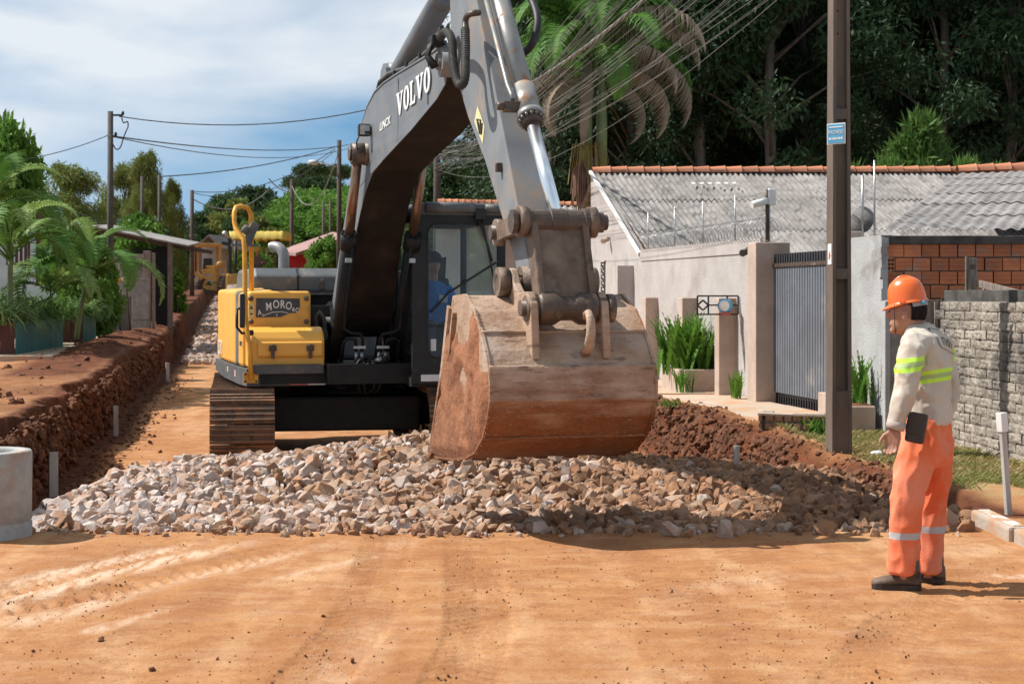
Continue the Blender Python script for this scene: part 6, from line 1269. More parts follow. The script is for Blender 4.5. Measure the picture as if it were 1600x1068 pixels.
# ------------------------------------------------------------------ left frontage
M['teal'] = mat('teal_paint', (.035, .16, .155), (.025, .115, .11), 3, .6, bump=.1, vary=.15, dirt=(.12, .12, .09), dsc=3, damt=.25)
M['maroon'] = mat('maroon_paint', (.085, .022, .016), (.06, .016, .012), 3, .6, bump=.1, vary=.2)
M['pale_blue'] = mat('pale_blue_paint', (.42, .53, .55), (.34, .45, .47), 3, .7, bump=.1)
def planter(c, L_, wd, h, lab, z=.62):
    c = Vector(c); e = empty('plank_planter', c, lab, 'planter'); T = Matrix.Translation(c) @ Matrix.Rotation(R(5), 4, 'Z'); n = int(L_/.22)
    for k in range(n): m = MB(T); m.box((0, (k+.5)*L_/n, h/2+random.uniform(-.008, .008)), (.03, L_/n-.008, h)); m.build('plank', M['teal'], e)
    n2 = int(wd/.22)
    for k in range(n2): m = MB(T); m.box((-(k+.5)*wd/n2-.02, 0, h/2+random.uniform(-.008, .008)), (wd/n2-.008, .03, h)); m.build('plank', M['maroon'], e)
    m = MB(T); m.box((-wd/2-.03, L_/2, h*.9), (wd-.02, L_-.06, .06)); m.build('soil', M['clod'], e); return e
planter((-8.68, 28, .58), 4.2, 1.0, .62, 'long teal planter with maroon end on the left pavement')
planter((-9.27, 34.6, .60), 1.5, .9, .62, 'shorter teal planter with maroon end farther back')
def spiky(loc, n, L_, lab, seed, mt='spiky'):
    rs = np.random.RandomState(seed); m = MB(); loc = Vector(loc)
    for i in range(n):
        a = rs.uniform(0, 6.283); el = rs.uniform(.5, 1.45); l_ = L_*rs.uniform(.6, 1.1); d = Vector((math.cos(a), math.sin(a), 0)); s_ = Vector((-d.y, d.x, 0)); p = loc+Vector((rs.normal()*.1, rs.normal()*.25, 0)); prev = None
        for k in range(6):
            w = .017*(1-(k/5)**2)+.001
            q = [p-s_*w, p+s_*w]
            if prev: m.add([prev[0], prev[1], q[1], q[0]], [(0, 1, 2, 3)])
            prev = q; p = p+(d*math.cos(el)+Vector((0, 0, math.sin(el))))*(l_/5); el -= .42
    return tag(place('spiky_plant', m.mesh('spiky_plant', M[mt], False)), lab, 'plant', 'spiky plants in the teal planters')
for i, (x, y, L_, lab, mt) in enumerate([(-9.0, 28.3, 1.0, 'variegated spiky plant at the near end of the long planter', 'spiky'), (-9.15, 29.4, 1.05, 'variegated spiky plant second from the near planter end', 'spiky'), (-9.2, 30.5, 1.05, 'dark arching plant in the middle of the long planter', 'leaf'), (-9.25, 31.6, 1.1, 'dark green arching plant at the far end of the long planter', 'leaf'), (-9.6, 34.9, 1.0, 'dark arching plant in the shorter planter', 'leaf'), (-9.5, 35.6, 1.0, 'variegated spiky plant trailing from the shorter planter', 'spiky'), (-9.9, 29.0, 1.2, 'tall spiky plant behind the long planter at the left edge', 'spiky'), (-9.9, 31, 1.3, 'dark leafy plant behind the long planter below the palms', 'leaf'), (-10, 33.2, 1.2, 'dark leafy plant between the two planters', 'leaf')]):
    spiky((x, y, 1.14), 190, L_, lab, 50+i, mt)
hl = empty('house', (-14, 38, .6), 'teal and pale blue house front with maroon trim behind the palms', 'house')
m = MB(); m.box((-13.6, 40, 1.9), (5.2, .2, 2.9)); m.build('house_wall', M['pale_blue'], hl)
m = MB(); m.box((-13.6, 39.86, .95), (5.2, .06, .8)); m.build('plinth', M['teal'], hl)
for a, b, c, d, mt in ((86, 97, 318, 442, 'pale_blue'), (58, 75, 305, 445, 'maroon'), (77, 85, 330, 442, 'maroon')):
    p0, p1 = P(a, d, 37), P(b, c, 37); m = MB(); m.box((p0+p1)/2, (p1.x-p0.x, .2, p1.z-p0.z)); m.build('post', M[mt], hl)
m = MB(); p0 = P(98, 442, 36.9); m.box((p0.x-.08, 36.85, 1.0), (.17, .05, .7)); m.build('post_foot', M['teal'], hl)
wv = empty('window_box', P(28, 395, 36), 'maroon slatted window box on the left house', 'window box')
for px in (12, 19, 26, 33, 40, 45): p0, p1 = P(px, 412, 36), P(px, 378, 36); m = MB(); m.bar(p0, p1, .05); m.build('slat', M['maroon'], wv)
for py in (378, 412): m = MB(); m.bar(P(10, py, 36.05), P(46, py, 36.05), .06); m.build('rail', M['maroon'], wv)
# boards, wall, pickets
bf = empty('plank_fence', P(130, 465, 39), 'weathered grey plank fence beside the bright shrub', 'fence')
for i, px in enumerate((113, 121, 128, 137, 145)): p0 = P(px, 470, 38.5+.25*i); m = MB(); m.box((p0.x, p0.y, 1.15+random.uniform(-.03, .03)), (.13, .03, 1.25)); m.build('plank', M['wood_grey'], bf)
bf2 = empty('plank_fence', P(175, 480, 43), 'brown upright plank fence left of the pale pickets', 'fence')
for i, px in enumerate(range(163, 204, 5)): p0 = P(px, 470, 43+.12*i); m = MB(); m.box((p0.x, p0.y, 1.05+random.uniform(-.08, .06)), (.085, .03, 1.25)); m.build('plank', M['wood_grey'], bf2)
pg = empty('picket_gate', P(215, 480, 46), 'pale grey picket gate under the shed roof', 'gate')
for i, px in enumerate(range(206, 234, 4)): p0 = P(px, 470, 46+.1*i); m = MB(); m.box((p0.x, p0.y, 1.42), (.06, .04, 1.5)); m.build('picket', M['concrete'], pg)
for z in (.95, 2.1): m = MB(); m.bar((P(205, 0, 46).x, 46, z), (P(234, 0, 46.7).x, 46.7, z), .05); m.build('rail', M['wood_grey'], pg)
cw = empty('concrete_wall', P(190, 420, 50), 'dull grey concrete wall behind the picket gate', 'wall'); p0, p1 = P(150, 440, 50), P(228, 391, 50); m = MB(); m.box(((p0.x+p1.x)/2, 50, 1.4), (p1.x-p0.x, .15, 3.1)); m.build('wall_face', M['mortar'], cw)
for (px, py0, py1, w, lab, mt) in ((190, 430, 393, .16, 'pale concrete post stub before the grey wall', 'concrete'), (230, 480, 392, .20, 'broad brown wooden post right of the picket gate', 'wood_grey'), (240, 482, 395, .09, 'slim wooden post beside the shade netting', 'wood_grey')):
    p0, p1 = P(px, py0, 47), P(px, py1, 47); e = empty('fence_post', (p0.x, 47, .4), lab, 'post'); m = MB(); m.box((p0.x, 47, (p1.z+.2)/2), (w, w*.8, p1.z-.2)); m.build('shaft', M[mt], e, bevel=.01)
sh = empty('open_shed', P(230, 480, 52), 'open shed with sloping sheet roof and black shade netting', 'shed')
a, b = P(140, 352, 50), P(294, 383, 50); m = MB(); m.bar(a, b, 3.2, .05, (0, 1, 0)); 
m = MB(); m.add([a, b, b+Vector((-.6, 5, .25)), a+Vector((-.6, 5, .25)), a-Vector((0, 0, .05)), b-Vector((0, 0, .05)), b+Vector((-.6, 5, .2)), a+Vector((-.6, 5, .2))], [(0, 1, 2, 3), (7, 6, 5, 4), (0, 4, 5, 1), (1, 5, 6, 2), (2, 6, 7, 3), (3, 7, 4, 0)]); m.build('roof', M['sheet'], sh)
for k in range(4): m = MB(); o_ = Vector((0, .4+1.2*k, -.12)); m.bar(a+o_, b+o_, .07, .12); m.build('rafter', M['wood_dark'], sh)
p0, p1 = P(266, 478, 50.2), P(266, 380, 50.2); m = MB(); m.box((p0.x, 50.2, (p1.z+.3)/2), (.14, .14, p1.z-.3)); m.build('post', M['wood_grey'], sh)
M['net'] = mat('shade_net', (.018, .019, .02), None, 5, .9, bump=0)
p0, p1 = P(243, 478, 50.5), P(263, 384, 50.5); m = MB(); m.box(((p0.x+p1.x)/2, 50.6, (p1.z+.3)/2), (p1.x-p0.x, .02, p1.z-.3)); m.build('shade_net', M['net'], sh); m = MB(); m.box((-12.5, 53.5, 1.9), (1.9, .04, 2.6)); m.build('back_panel', M['net'], sh)
M['ball_y'] = mat('yellow_ball', (.62, .46, .05), (.5, .34, .03), 20, .5, bump=0); M['ball_p'] = mat('mottled_ball', (.5, .42, .42), (.28, .10, .09), 18, .5, bump=0)
for px, mt, lab in ((182, 'ball_y', 'yellow bobbled ball ornament on a thin post by the fence'), (197, 'ball_p', 'mottled pink and white ball ornament beside the yellow one')):
    c = P(px, 437, 42.2); e = empty('ball_ornament', (c.x, c.y, .6), lab, 'ornament'); m = MB()
    for k in range(60):
        z_ = 1-2*(k+.5)/60; a_ = k*2.4; r_ = math.sqrt(1-z_*z_); d = Vector((r_*math.cos(a_), r_*math.sin(a_), z_*.75)); m.lathe([(.001, .03), (.022, .018), (.03, 0), (.02, -.02)], c+d*.10, 6, d)
    m.build('ball', M[mt], e); m = MB(); m.tube([c, c+Vector((.12, 0, -c.z+.55))], .02, 6); m.build('stem', M['hose'], e)
# ------------------------------------------------------------------ poles and lamps along the street
def spole(px, y0, y1, Y, w, lab, mt='wood_dark', arms=(), lamp=None):
    a, b = P(px, y0, Y), P(px, y1, Y); e = empty('utility_pole', (a.x, Y, a.z), lab, 'utility pole'); m = MB(); m.tube([(a.x, Y, min(a.z, .2)), (a.x, Y, b.z)], [w*.62, w*.46], 8); m.build('shaft', M[mt], e)
    for (dx, py) in arms: q = P(px, py, Y); m = MB(); m.bar(q+Vector((-.05, 0, 0)), q+Vector((dx, 0, 0)), .05); m.lathe([(.03, -.05), (.045, 0), (.03, .06), (.001, .07)], q+Vector((dx, 0, .05)), 8); m.build('insulator', M['rubber'], e)
    if lamp: 
        q = P(*lamp[0], Y); r_ = P(*lamp[1], Y); m = MB(); m.tube([q, q.lerp(r_, .5)+Vector((0, 0, .05)), r_], .03, 6); m.build('lamp_arm', M['galv'], e); m = MB(); m.lathe([(.001, .4), (.10, .33), (.15, .1), (.10, -.15), (.001, -.18)], r_, 10, (-1, 0, .1)); m.build('lamp_head', M['white_paint'], e)
    return e
M['pole_grey'] = mat('pole_grey', (.10, .088, .078), (.07, .06, .053), 5, .9, bump=.2)
p1_ = spole(172.5, 480, 174, 45, .17, 'grey utility pole standing at the left fence', 'pole_grey', ((.35, 180), (.15, 213)))
spole(222, 340, 275, 66, .14, 'thin grey pole left of pair above the shrubs', 'pole_grey'); spole(249, 345, 273, 66, .14, 'thin grey pole right of pair above the shrubs', 'pole_grey')
spole(300, 430, 297, 85, .22, 'dark pole beside the grader', 'wood_dark'); spole(456, 425, 280, 105, .26, 'leaning timber pole with bare bulb left of the red house', 'wood_dark')
spole(530, 430, 219, 90, .26, 'tall timber pole with street lamp left of the boom', 'wood_dark', (), ((530, 262), (492, 254)))
spole(505, 410, 315, 118, .2, 'slim pole left of pair behind the red house', 'wood_dark'); spole(516, 405, 312, 120, .18, 'slim pole right of pair behind the red house', 'wood_dark')
spole(440, 400, 322, 150, .22, 'distant pole behind the roller canopy', 'wood_dark')
spole(683, 430, 140, 46, .20, 'dark pole seen through the boom arch beside the cab', 'wood_dark')
# ------------------------------------------------------------------ cables
def cable(a, b, sag, r_, lab, g=None, mt='wire', n=14, name='overhead_cable'):
    a, b = Vector(a), Vector(b); m = MB(); m.tube([a.lerp(b, i/n)-Vector((0, 0, sag*4*(i/n)*(1-i/n))) for i in range(n+1)], r_, 5, False); return tag(m.build(name, M[mt], None, False), lab, 'cable', g)
farp = Vector(((683-800)/FPX*46, 46, 0)); rs = np.random.RandomState(12)
for i in range(44):
    z0 = 4.9+3.0*(i/43)**1.05+rs.normal()*.05; z1 = 5.0+1.1*rs.rand(); cable((PX-.12+rs.normal()*.03, PY+rs.normal()*.05, z0), (farp.x+rs.normal()*.05, 46, z1), rs.uniform(.35, 1.0), .002+.0018*rs.rand(), 'one of the many thin grey cables fanning from the concrete pole', 'telephone cables fanning out from the concrete pole', 'wire_grey')
m = MB(); a, b = Vector((PX-.15, PY, 6.15)), Vector((farp.x, 46, 6.9))
for ph in (0, 2.1, 4.2): m.tube([a.lerp(b, i/160)-Vector((0, 0, .75*4*(i/160)*(1-i/160)))+Vector((.018*math.cos(i*.9+ph), 0, .018*math.sin(i*.9+ph))) for i in range(161)], .013, 5, False)
tag(m.build('twisted_cable', M['wire_grey'], None, False), 'thick twisted power cable crossing above the palm', 'cable')
L0 = P(178, 181, 45)
far2 = Vector(((530-800)/FPX*90, 90, 0))
cable(P(186, 182, 45), P(683, 142, 46), .55, .016, 'uppermost dark cable from the left pole to the boom', mt='wire')
cable(P(178, 213, 45), P(545, 226, 88), .35, .02, 'second cable from the left pole towards the lamp pole')
cable(P(178, 214, 45), P(545, 232, 88), .55, .015, 'third cable sagging below the second from the left pole', )
cable(P(-60, 258, 40), P(170, 211, 45), .2, .012, 'service cable from the left pole to the palm house')
cable(P(249, 276, 66), P(528, 228, 90), .3, .025, 'dark cable descending left from the lamp pole')
cable(P(300, 299, 85), P(524, 232, 90), .8, .022, 'lower dark cable sagging left from the lamp pole')
cable(P(300, 301, 85), P(524, 235, 90), 1.1, .018, 'lowest thin cable sagging left from the lamp pole')
cable(P(300, 310, 85), P(420, 296, 104), .9, .03, 'pale cable bundle sagging from the pole by the grader', mt='wire_grey')
cable(P(456, 290, 105), P(528, 240, 90), 2.0, .025, 'looping pale cable between timber pole and lamp pole', mt='wire_grey')
cable(P(420, 279, 105), P(456, 300, 105), .25, .04, 'white drooping service cable at the leaning timber pole', mt='wire_grey')
m = MB(); m.tube(smooth_path([P(190, 184, 45), P(193, 192, 45), P(199, 190, 45), P(200, 198, 45), P(197, 205, 45), P(193, 215, 45), P(188, 230, 45), P(181, 233, 45), P(175, 222, 45)]), .018, 5, False); tag(m.build('cable_loop', M['wire'], None, False), 'looping black cable tail at the left utility pole', 'cable')
# ------------------------------------------------------------------ distant houses
M['far_roof'] = mat('faded_pink_roof', (.34, .20, .18), (.27, .155, .14), 1, .9, bump=.1); M['red_wall'] = mat('red_wall', (.42, .02, .03), (.35, .02, .025), 2, .7, bump=.05)
M['thatch'] = mat('grey_old_roof', (.22, .20, .185), (.15, .135, .12), 2, .95, bump=.3)
rh = empty('red_house', P(480, 430, 100), 'small red walled house with faded pink roof', 'house')
a, b, c, d = P(434, 392, 98), P(462, 395, 94), P(545, 368, 98), P(520, 362, 104)
m = MB(); th = Vector((0, 0, -.18)); m.add([a, b, c, d, a+th, b+th, c+th, d+th], [(0, 1, 2, 3), (7, 6, 5, 4), (0, 4, 5, 1), (1, 5, 6, 2), (2, 6, 7, 3), (3, 7, 4, 0)]); m.build('roof', M['far_roof'], rh)
p0, p1 = P(441, 440, 97), P(478, 397, 97); m = MB(); m.box(((p0.x+p1.x)/2, 97.5, (p0.z+p1.z)/2), (p1.x-p0.x, .3, p1.z-p0.z)); m.build('house_wall', M['red_wall'], rh)
p0, p1 = P(482, 440, 96.5), P(530, 372, 96.5); m = MB(); m.add([P(482, 440, 96.4), P(535, 440, 96.4), P(535, 371, 96.4), P(482, 389, 96.4), P(482, 440, 97), P(535, 440, 97), P(535, 371, 97), P(482, 389, 97)], [(0, 1, 2, 3), (7, 6, 5, 4), (0, 4, 5, 1), (1, 5, 6, 2), (2, 6, 7, 3), (3, 7, 4, 0)]); m.build('brick_gable', M['brick'], rh)
p0, p1 = P(485, 440, 96.1), P(505, 404, 96.1); m = MB(); m.box(((p0.x+p1.x)/2, 96.2, (p0.z+p1.z)/2), (p1.x-p0.x, .2, p1.z-p0.z)); m.build('doorway', M['red_wall'], rh)
p0, p1 = P(479, 440, 96), P(485, 390, 96); m = MB(); m.box(((p0.x+p1.x)/2, 96, (p0.z+p1.z)/2), (p1.x-p0.x, .25, p1.z-p0.z)); m.build('column', M['concrete'], rh)
hu = empty('old_hut', P(335, 440, 112), 'old hut with grey pitched roof behind the grader', 'hut')
m = MB(); A_, B_, C_ = P(308, 382, 112), P(326, 366, 112), P(346, 388, 112); bk_ = Vector((1.5, 6, 0)); m.add([A_, B_, C_, A_+bk_, B_+bk_, C_+bk_, A_+Vector((0, 0, -.15)), B_+Vector((0, 0, -.15)), C_+Vector((0, 0, -.15))], [(0, 1, 4, 3), (1, 2, 5, 4), (0, 6, 7, 1), (1, 7, 8, 2)]); m.build('roof', M['thatch'], hu)
p0, p1 = P(312, 440, 114), P(345, 385, 114); m = MB(); m.box(((p0.x+p1.x)/2, 115, (p0.z+p1.z)/2), (p1.x-p0.x, 3, p1.z-p0.z)); m.build('house_wall', M['wall_pink'], hu)
for px in (313, 343): q0, q1 = P(px, 440, 112), P(px, 383, 112); m = MB(); m.box((q0.x, 112, (q0.z+q1.z)/2), (.18, .18, q1.z-q0.z)); m.build('post', M['wood_grey'], hu)
h3 = empty('house', P(800, 430, 44), 'low house with pale corrugated roof and tile ridge behind the cab', 'house')
roof_patch(h3, P(660, 345, 41), P(925, 352, 41), P(686, 317, 45), P(912, 322, 45), 7, 1, .22, .03, 'sheet'); ridge_row(h3, P(684, 316, 45), P(912, 321, 45), 22, .10)
p0, p1 = P(680, 460, 42), P(905, 345, 42); m = MB(); m.box(((p0.x+p1.x)/2, 43, (p1.z+.1)/2), (p1.x-p0.x, 1.6, p1.z)); m.build('house_wall', M['wall_pink'], h3)
dg_ = empty('dark_gate', wq(34.2, 0, .2), 'dark vertical bar gate left of the gable wall', 'gate')
for i in range(14): m = MB(); m.box(wq(32.5+.22*i, .0, 1.35), (.03, .12, 2.3), Matrix((WN, WD, Vector((0, 0, 1)))).transposed()); m.build('bar', M['gate_dark'], dg_)
m = MB(); m.box(wq(32.42, .02, 1.4), (.08, .10, 2.4), Matrix((WN, WD, Vector((0, 0, 1)))).transposed()); m.build('frame_post', M['galv'], dg_)
# ------------------------------------------------------------------ grader and roller
M['plant_yellow'] = mat('faded_machine_yellow', (.50, .29, .06), (.40, .21, .045), 2, .6, bump=.1, dirt=(.33, .19, .10), dsc=1.5, damt=.45)
def wheel(parent, c, r_, w, ax=(1, 0, 0)):
    m = MB(); m.lathe([(r_*.5, -w/2), (r_*.92, -w/2), (r_, -w*.35), (r_, w*.35), (r_*.92, w/2), (r_*.5, w/2)], c, 28, ax)
    q = Vector((0, 0, 1)).rotation_difference(Vector(ax).normalized())
    for k in range(20): a_ = 2*math.pi*k/20; m.box(Vector(c)+q @ Vector((r_*math.cos(a_), r_*math.sin(a_), 0)), (.10, .10, w*.8), (q @ Quaternion((0, 0, 1), a_+.3)).to_matrix())
    t = m.build('tyre', M['tyre'], parent); m = MB(); m.lathe([(.001, w*.2), (r_*.2, w*.25), (r_*.22, w*.1), (r_*.5, w*.3), (r_*.52, -w*.3), (.001, -w*.3)], c, 20, ax); m.build('rim', M['rust'], t)
M['tyre'] = mat('dusty_tyre', (.14, .095, .07), (.09, .065, .05), 4, .9, bump=.3)
GY = 100; gs = GY/FPX
def G(px, py, dY=0): return P(px, py, GY+dY)
gr = empty('motor_grader', G(325, 468), 'old dusty yellow motor grader with open cab far down the street', 'grader')
wheel(gr, G(313, 451), .72, .45, (1, -.35, 0)); wheel(gr, G(301, 449, 1.5), .72, .45, (1, -.35, 0)); wheel(gr, G(352, 447, 0), .70, .45, (1, -.35, 0)); wheel(gr, G(308, 446, 5), .72, .45, (1, -.35, 0))
for px in (303, 309, 340, 344): a, b = G(px, 435, 2.0 if px < 306 or px > 342 else 4), G(px, 383, 2.0 if px < 306 or px > 342 else 4); m = MB(); m.bar(a, b, .13); m.build('cab_post', M['plant_yellow'], gr)
m = MB(); a, b = G(301, 386, 3), G(345, 380, 3); m.box((a+b)/2, (b.x-a.x, 2.4, .20), bev=.03); m.build('cab_roof', M['plant_yellow'], gr)
for a, b, w in (((332, 418), (338, 440), .38), ((317, 432), (345, 438), .22), ((322, 416), (342, 416), .14), ((318, 448), (346, 452), .3), ((316, 425), (330, 422), .40), ((338, 410), (350, 445), .12), ((352, 408), (352, 450), .10), ((326, 433), (318, 446), .16), ((306, 425), (316, 436), .3), ((338, 436), (340, 450), .2)):
    m = MB(); m.bar(G(*a, -.3), G(*b, -.3), w, w*.8); m.build('frame_member', M['plant_yellow'], gr)
m = MB(); m.bar(G(320, 456, -.4), G(352, 452, -.1), .12, .5, (0, 0, 1)); m.build('blade', M['rust_dark'], gr)
m = MB(); m.lathe([(.001, .2), (.2, .2), (.2, -.2), (.001, -.2)], G(344, 413, -.5), 14, (0, -1, 0)); m.build('headlamp', M['plant_yellow'], gr)
m = MB(); m.box(G(325, 412, 2.5), (.55, .5, .7), bev=.1); m.tube([G(318, 420, 1.2), G(318, 411, 1.0)], .04, 6); m.build('seat', M['rubber'], gr)
RY = 60
def Q(px, py, dY=0): return P(px, py, RY+dY)
ro = empty('road_roller', Q(395, 450), 'road roller with ragged yellow canopy behind the excavator', 'roller')
M['canopy'] = mat('faded_canopy', (.66, .50, .10), (.56, .40, .07), 3, .7, bump=.2)
m = MB(); K_ = 24; tp = [Q(358+85*i/K_, 361+.6*math.sin(i*2.1), 0) for i in range(K_+1)]; bt = [Q(359+84*i/K_, 373.5+1.2*math.sin(i*1.7)+.6*math.sin(i*4.3), -.05) for i in range(K_+1)]; dp = Vector((0, 2.2, 0))
vs = tp+bt+[p+dp for p in tp]+[p+dp for p in bt]; n = K_+1; fs = []
for i in range(K_): fs += [(i, i+1, n+i+1, n+i), (i, 2*n+i, 2*n+i+1, i+1), (2*n+i, 3*n+i, 3*n+i+1, 2*n+i+1)]
fs += [(0, n, 3*n, 2*n), (n-1, 3*n-1, 4*n-1, 2*n-1)]
m.add(vs, fs, None, True); m.build('canopy', M['canopy'], ro, False)
m = MB(); m.tube(smooth_path([Q(359, 372), Q(359, 400), Q(359, 425), Q(362, 436), Q(370, 441), Q(385, 443), Q(402, 443)]), .075, 10); m.tube([Q(368, 376, 1.5), Q(368, 440, 1.5)], .06, 8); m.tube([Q(434, 374, 2), Q(434, 440, 2)], .07, 8); m.build('canopy_frame', M['rubber'], ro)
m = MB(); m.tube([Q(358, 370), Q(352, 366), Q(350, 362)], .03, 6); m.lathe([(.001, .12), (.10, .08), (.11, -.02), (.001, -.06)], Q(352, 365), 12, (-.7, -.7, 0)); m.build('work_lamp', M['galv'], ro)
m = MB(); m.box(Q(352, 380), (.30, .12, .14), Matrix.Rotation(R(12), 3, 'Y'), bev=.05); m.build('mirror', M['rubber'], ro)
m = MB(); m.box(Q(395, 452, 1.0), (1.7, 2.2, 1.2), bev=.1); m.build('roller_body', M['plant_yellow'], ro); m = MB(); c_ = Q(395, 470, -.6); m.cyl(c_+Vector((-.9, 0, 0)), c_+Vector((.9, 0, 0)), .62, 30); m.build('drum', M['rust'], ro)
m = MB(); m.tube([Q(396, 425, .5), Q(392, 416, .2)], .03, 6); m.lathe([(.16, -.015), (.175, 0), (.16, .015), (.145, 0), (.16, -.015)], Q(393, 415, .2), 18, (.1, -.5, .85)); m.box(Q(379, 430, .2), (.22, .3, .5), bev=.05); m.build('steering_console', M['rubber'], ro)
# ------------------------------------------------------------------ people
from mathutils import noise as mn
from mathutils.bvhtree import BVHTree
def remesh(mb, voxel, name, mt, smooth=2, wr=0, wf=14, stretch=(1, 1, 1)):
    me = mb.mesh(name+'_src', mt); o = bpy.data.objects.new('tmp', me); COL.objects.link(o)
    md = o.modifiers.new('r', 'REMESH'); md.mode = 'VOXEL'; md.voxel_size = voxel; md.use_smooth_shade = True
    dg = bpy.context.evaluated_depsgraph_get(); dg.update(); r = bpy.data.meshes.new_from_object(o.evaluated_get(dg)); bpy.data.objects.remove(o)
    bm = bmesh.new(); bm.from_mesh(r)
    for i in range(smooth): bmesh.ops.smooth_vert(bm, verts=bm.verts[:], factor=.5, use_axis_x=True, use_axis_y=True, use_axis_z=True)
    bm.normal_update()
    if wr:
        for v in bm.verts:
            p = v.co; q = Vector((p.x*wf*stretch[0], p.y*wf*stretch[1], p.z*wf*stretch[2])); n_ = mn.noise(q+Vector((mn.noise(q*.4)*1.5, 0, 0)))
            q2 = q*2.1+Vector((3.1, 1.7, .3)); n2 = mn.noise(q2); v.co = p+v.normal*(wr*(1-abs(n_)*2.8)+wr*.45*(1-abs(n2)*2.8))
    bm.to_mesh(r); bm.free(); r.name = name; r.materials.clear(); r.materials.append(mt)
    for p in r.polygons: p.use_smooth = True
    return r
def ell(m, c, F_, Lv, a, b, h, seg=20, rows=12):
    vs = []; fs = []
    for j in range(rows+1):
        t = math.pi*j/rows
        for k in range(seg): s_ = 2*math.pi*k/seg; vs.append(Vector(c)+F_*(a*math.sin(t)*math.cos(s_))+Lv*(b*math.sin(t)*math.sin(s_))+Vector((0, 0, h*math.cos(t))))
    for j in range(rows):
        for k in range(seg): fs.append((j*seg+k, j*seg+(k+1) % seg, (j+1)*seg+(k+1) % seg, (j+1)*seg+k))
    m.add(vs, fs); return m
def rings(m, rs_, F_, Lv, seg=24):
    vs = []; fs = []; n = len(rs_)
    for (c, a, b) in rs_:
        for k in range(seg):
            t = 2*math.pi*k/seg; ct, st_ = math.cos(t), math.sin(t); e = 2/2.5
            vs.append(Vector(c)+F_*(a*math.copysign(abs(ct)**e, ct))+Lv*(b*math.copysign(abs(st_)**e, st_)))
    for j in range(n-1):
        for k in range(seg): fs.append((j*seg+k, j*seg+(k+1) % seg, (j+1)*seg+(k+1) % seg, (j+1)*seg+k))
    fs += [list(range(seg))[::-1], [(n-1)*seg+k for k in range(seg)]]; m.add(vs, fs); return m
M['skin'] = mat('skin', (.40, .20, .13), (.34, .16, .10), 8, .55, bump=.05)
M['hair'] = mat('dark_hair', (.012, .009, .008), (.025, .018, .015), 30, .95, bump=.4, bsc=120, spec=.1)
M['boot'] = mat('dusty_boot', (.05, .04, .033), (.13, .085, .055), 7, .65, bump=.2, dirt=(.25, .14, .08), dsc=12, damt=.35)
M['pouch'] = mat('dark_leather', (.022, .016, .014), (.04, .03, .026), 9, .5, bump=.15)
M['helmet'] = mat('orange_plastic', (.80, .155, .025), (.74, .13, .02), 4, .32, bump=.01, coat=.3, dirt=(.45, .16, .07), dsc=9, damt=.12)
M['strap'] = mat('grey_strap', (.33, .32, .31), None, 8, .6, bump=0)
def band_mat(name, base, base2, neon, mid, attr):
    m = mat(name, base, base2, 3.5, .92, bump=.25, bsc=160, dirt=tuple(.82*q for q in base2), dsc=4, damt=.2); t = m.node_tree; K = t.links.new; b = [n for n in t.nodes if n.type == 'BSDF_PRINCIPLED'][0]
    src = b.inputs['Base Color'].links[0].from_socket; at = N(t, 'ShaderNodeAttribute', attribute_name=attr).outputs['Fac']; ab = N(t, 'ShaderNodeMath', operation='ABSOLUTE'); K(at, ab.inputs[0])
    def less(v): x = N(t, 'ShaderNodeMath', operation='LESS_THAN'); x.inputs[1].default_value = v; K(ab.outputs[0], x.inputs[0]); return x.outputs[0]
    m1 = N(t, 'ShaderNodeMix', data_type='RGBA'); m1.inputs[7].default_value = (*neon, 1); K(less(1.0), m1.inputs[0]); K(src, m1.inputs[6])
    m2 = N(t, 'ShaderNodeMix', data_type='RGBA'); m2.inputs[7].default_value = (*mid, 1); K(less(.36), m2.inputs[0]); K(m1.outputs[2], m2.inputs[6]); K(m2.outputs[2], b.inputs['Base Color']); return m
M['shirt'] = band_mat('beige_shirt', (.54, .47, .39), (.46, .39, .32), (.50, .80, .08), (.36, .47, .20), 'band')
M['cuff'] = mat('beige_cuff', (.46, .39, .33), (.40, .33, .28), 5, .92, bump=.2)
M['trousers'] = band_mat('orange_trousers', (.72, .15, .055), (.73, .25, .145), (.42, .43, .45), (.42, .43, .45), 'band')
WY = 9.23
def Wp(px, py, dy=0): return P(px, py, WY+dy)-Vector((0, 0, 0))
FW = Vector((-.90, .43, 0)).normalized(); LW = Vector((0, 0, 1)).cross(FW)
wk = empty('person', (2.30, WY, 0), 'worker in orange helmet, beige shirt and orange trousers watching the bucket', 'person')
# clothes
armL = [Wp(1432, 530, -.13), Wp(1426, 548, -.19), Wp(1418, 585, -.235), Wp(1413, 615, -.25), Wp(1405, 645, -.245), Wp(1399, 667, -.24)]
armR = [Wp(1464, 532, .15), Wp(1470, 550, .19), Wp(1478, 590, .22), Wp(1481, 618, .22), Wp(1476, 645, .20), Wp(1466, 668, .18)]
m = MB(); rings(m, [(Wp(1449, 661), .124, .172), (Wp(1450, 645), .124, .170), (Wp(1449, 615), .119, .165), (Wp(1449, 585), .124, .176), (Wp(1450, 560), .128, .188), (Wp(1449, 540), .124, .19), (Wp(1446, 525), .112, .175), (Wp(1440, 514), .084, .115), (Wp(1434, 506), .062, .066)], FW, LW)
for a_ in (armL, armR): m.tube(a_, [.070, .074, .066, .060, .051, .044], 16)
sm_ = remesh(m, .0085, 'shirt', M['shirt'], 3, .011, 8.5, (1, 1, .75))
bd_ = []
def seg_dist(p, pts):
    best = 9
    for a, b in zip(pts[:-1], pts[1:]): d = b-a; t = max(0, min(1, (p-a).dot(d)/d.length_squared)); best = min(best, (p-a-d*t).length)
    return best
cb_ = Wp(1449, 588).z; ca_ = Wp(0, 567).z
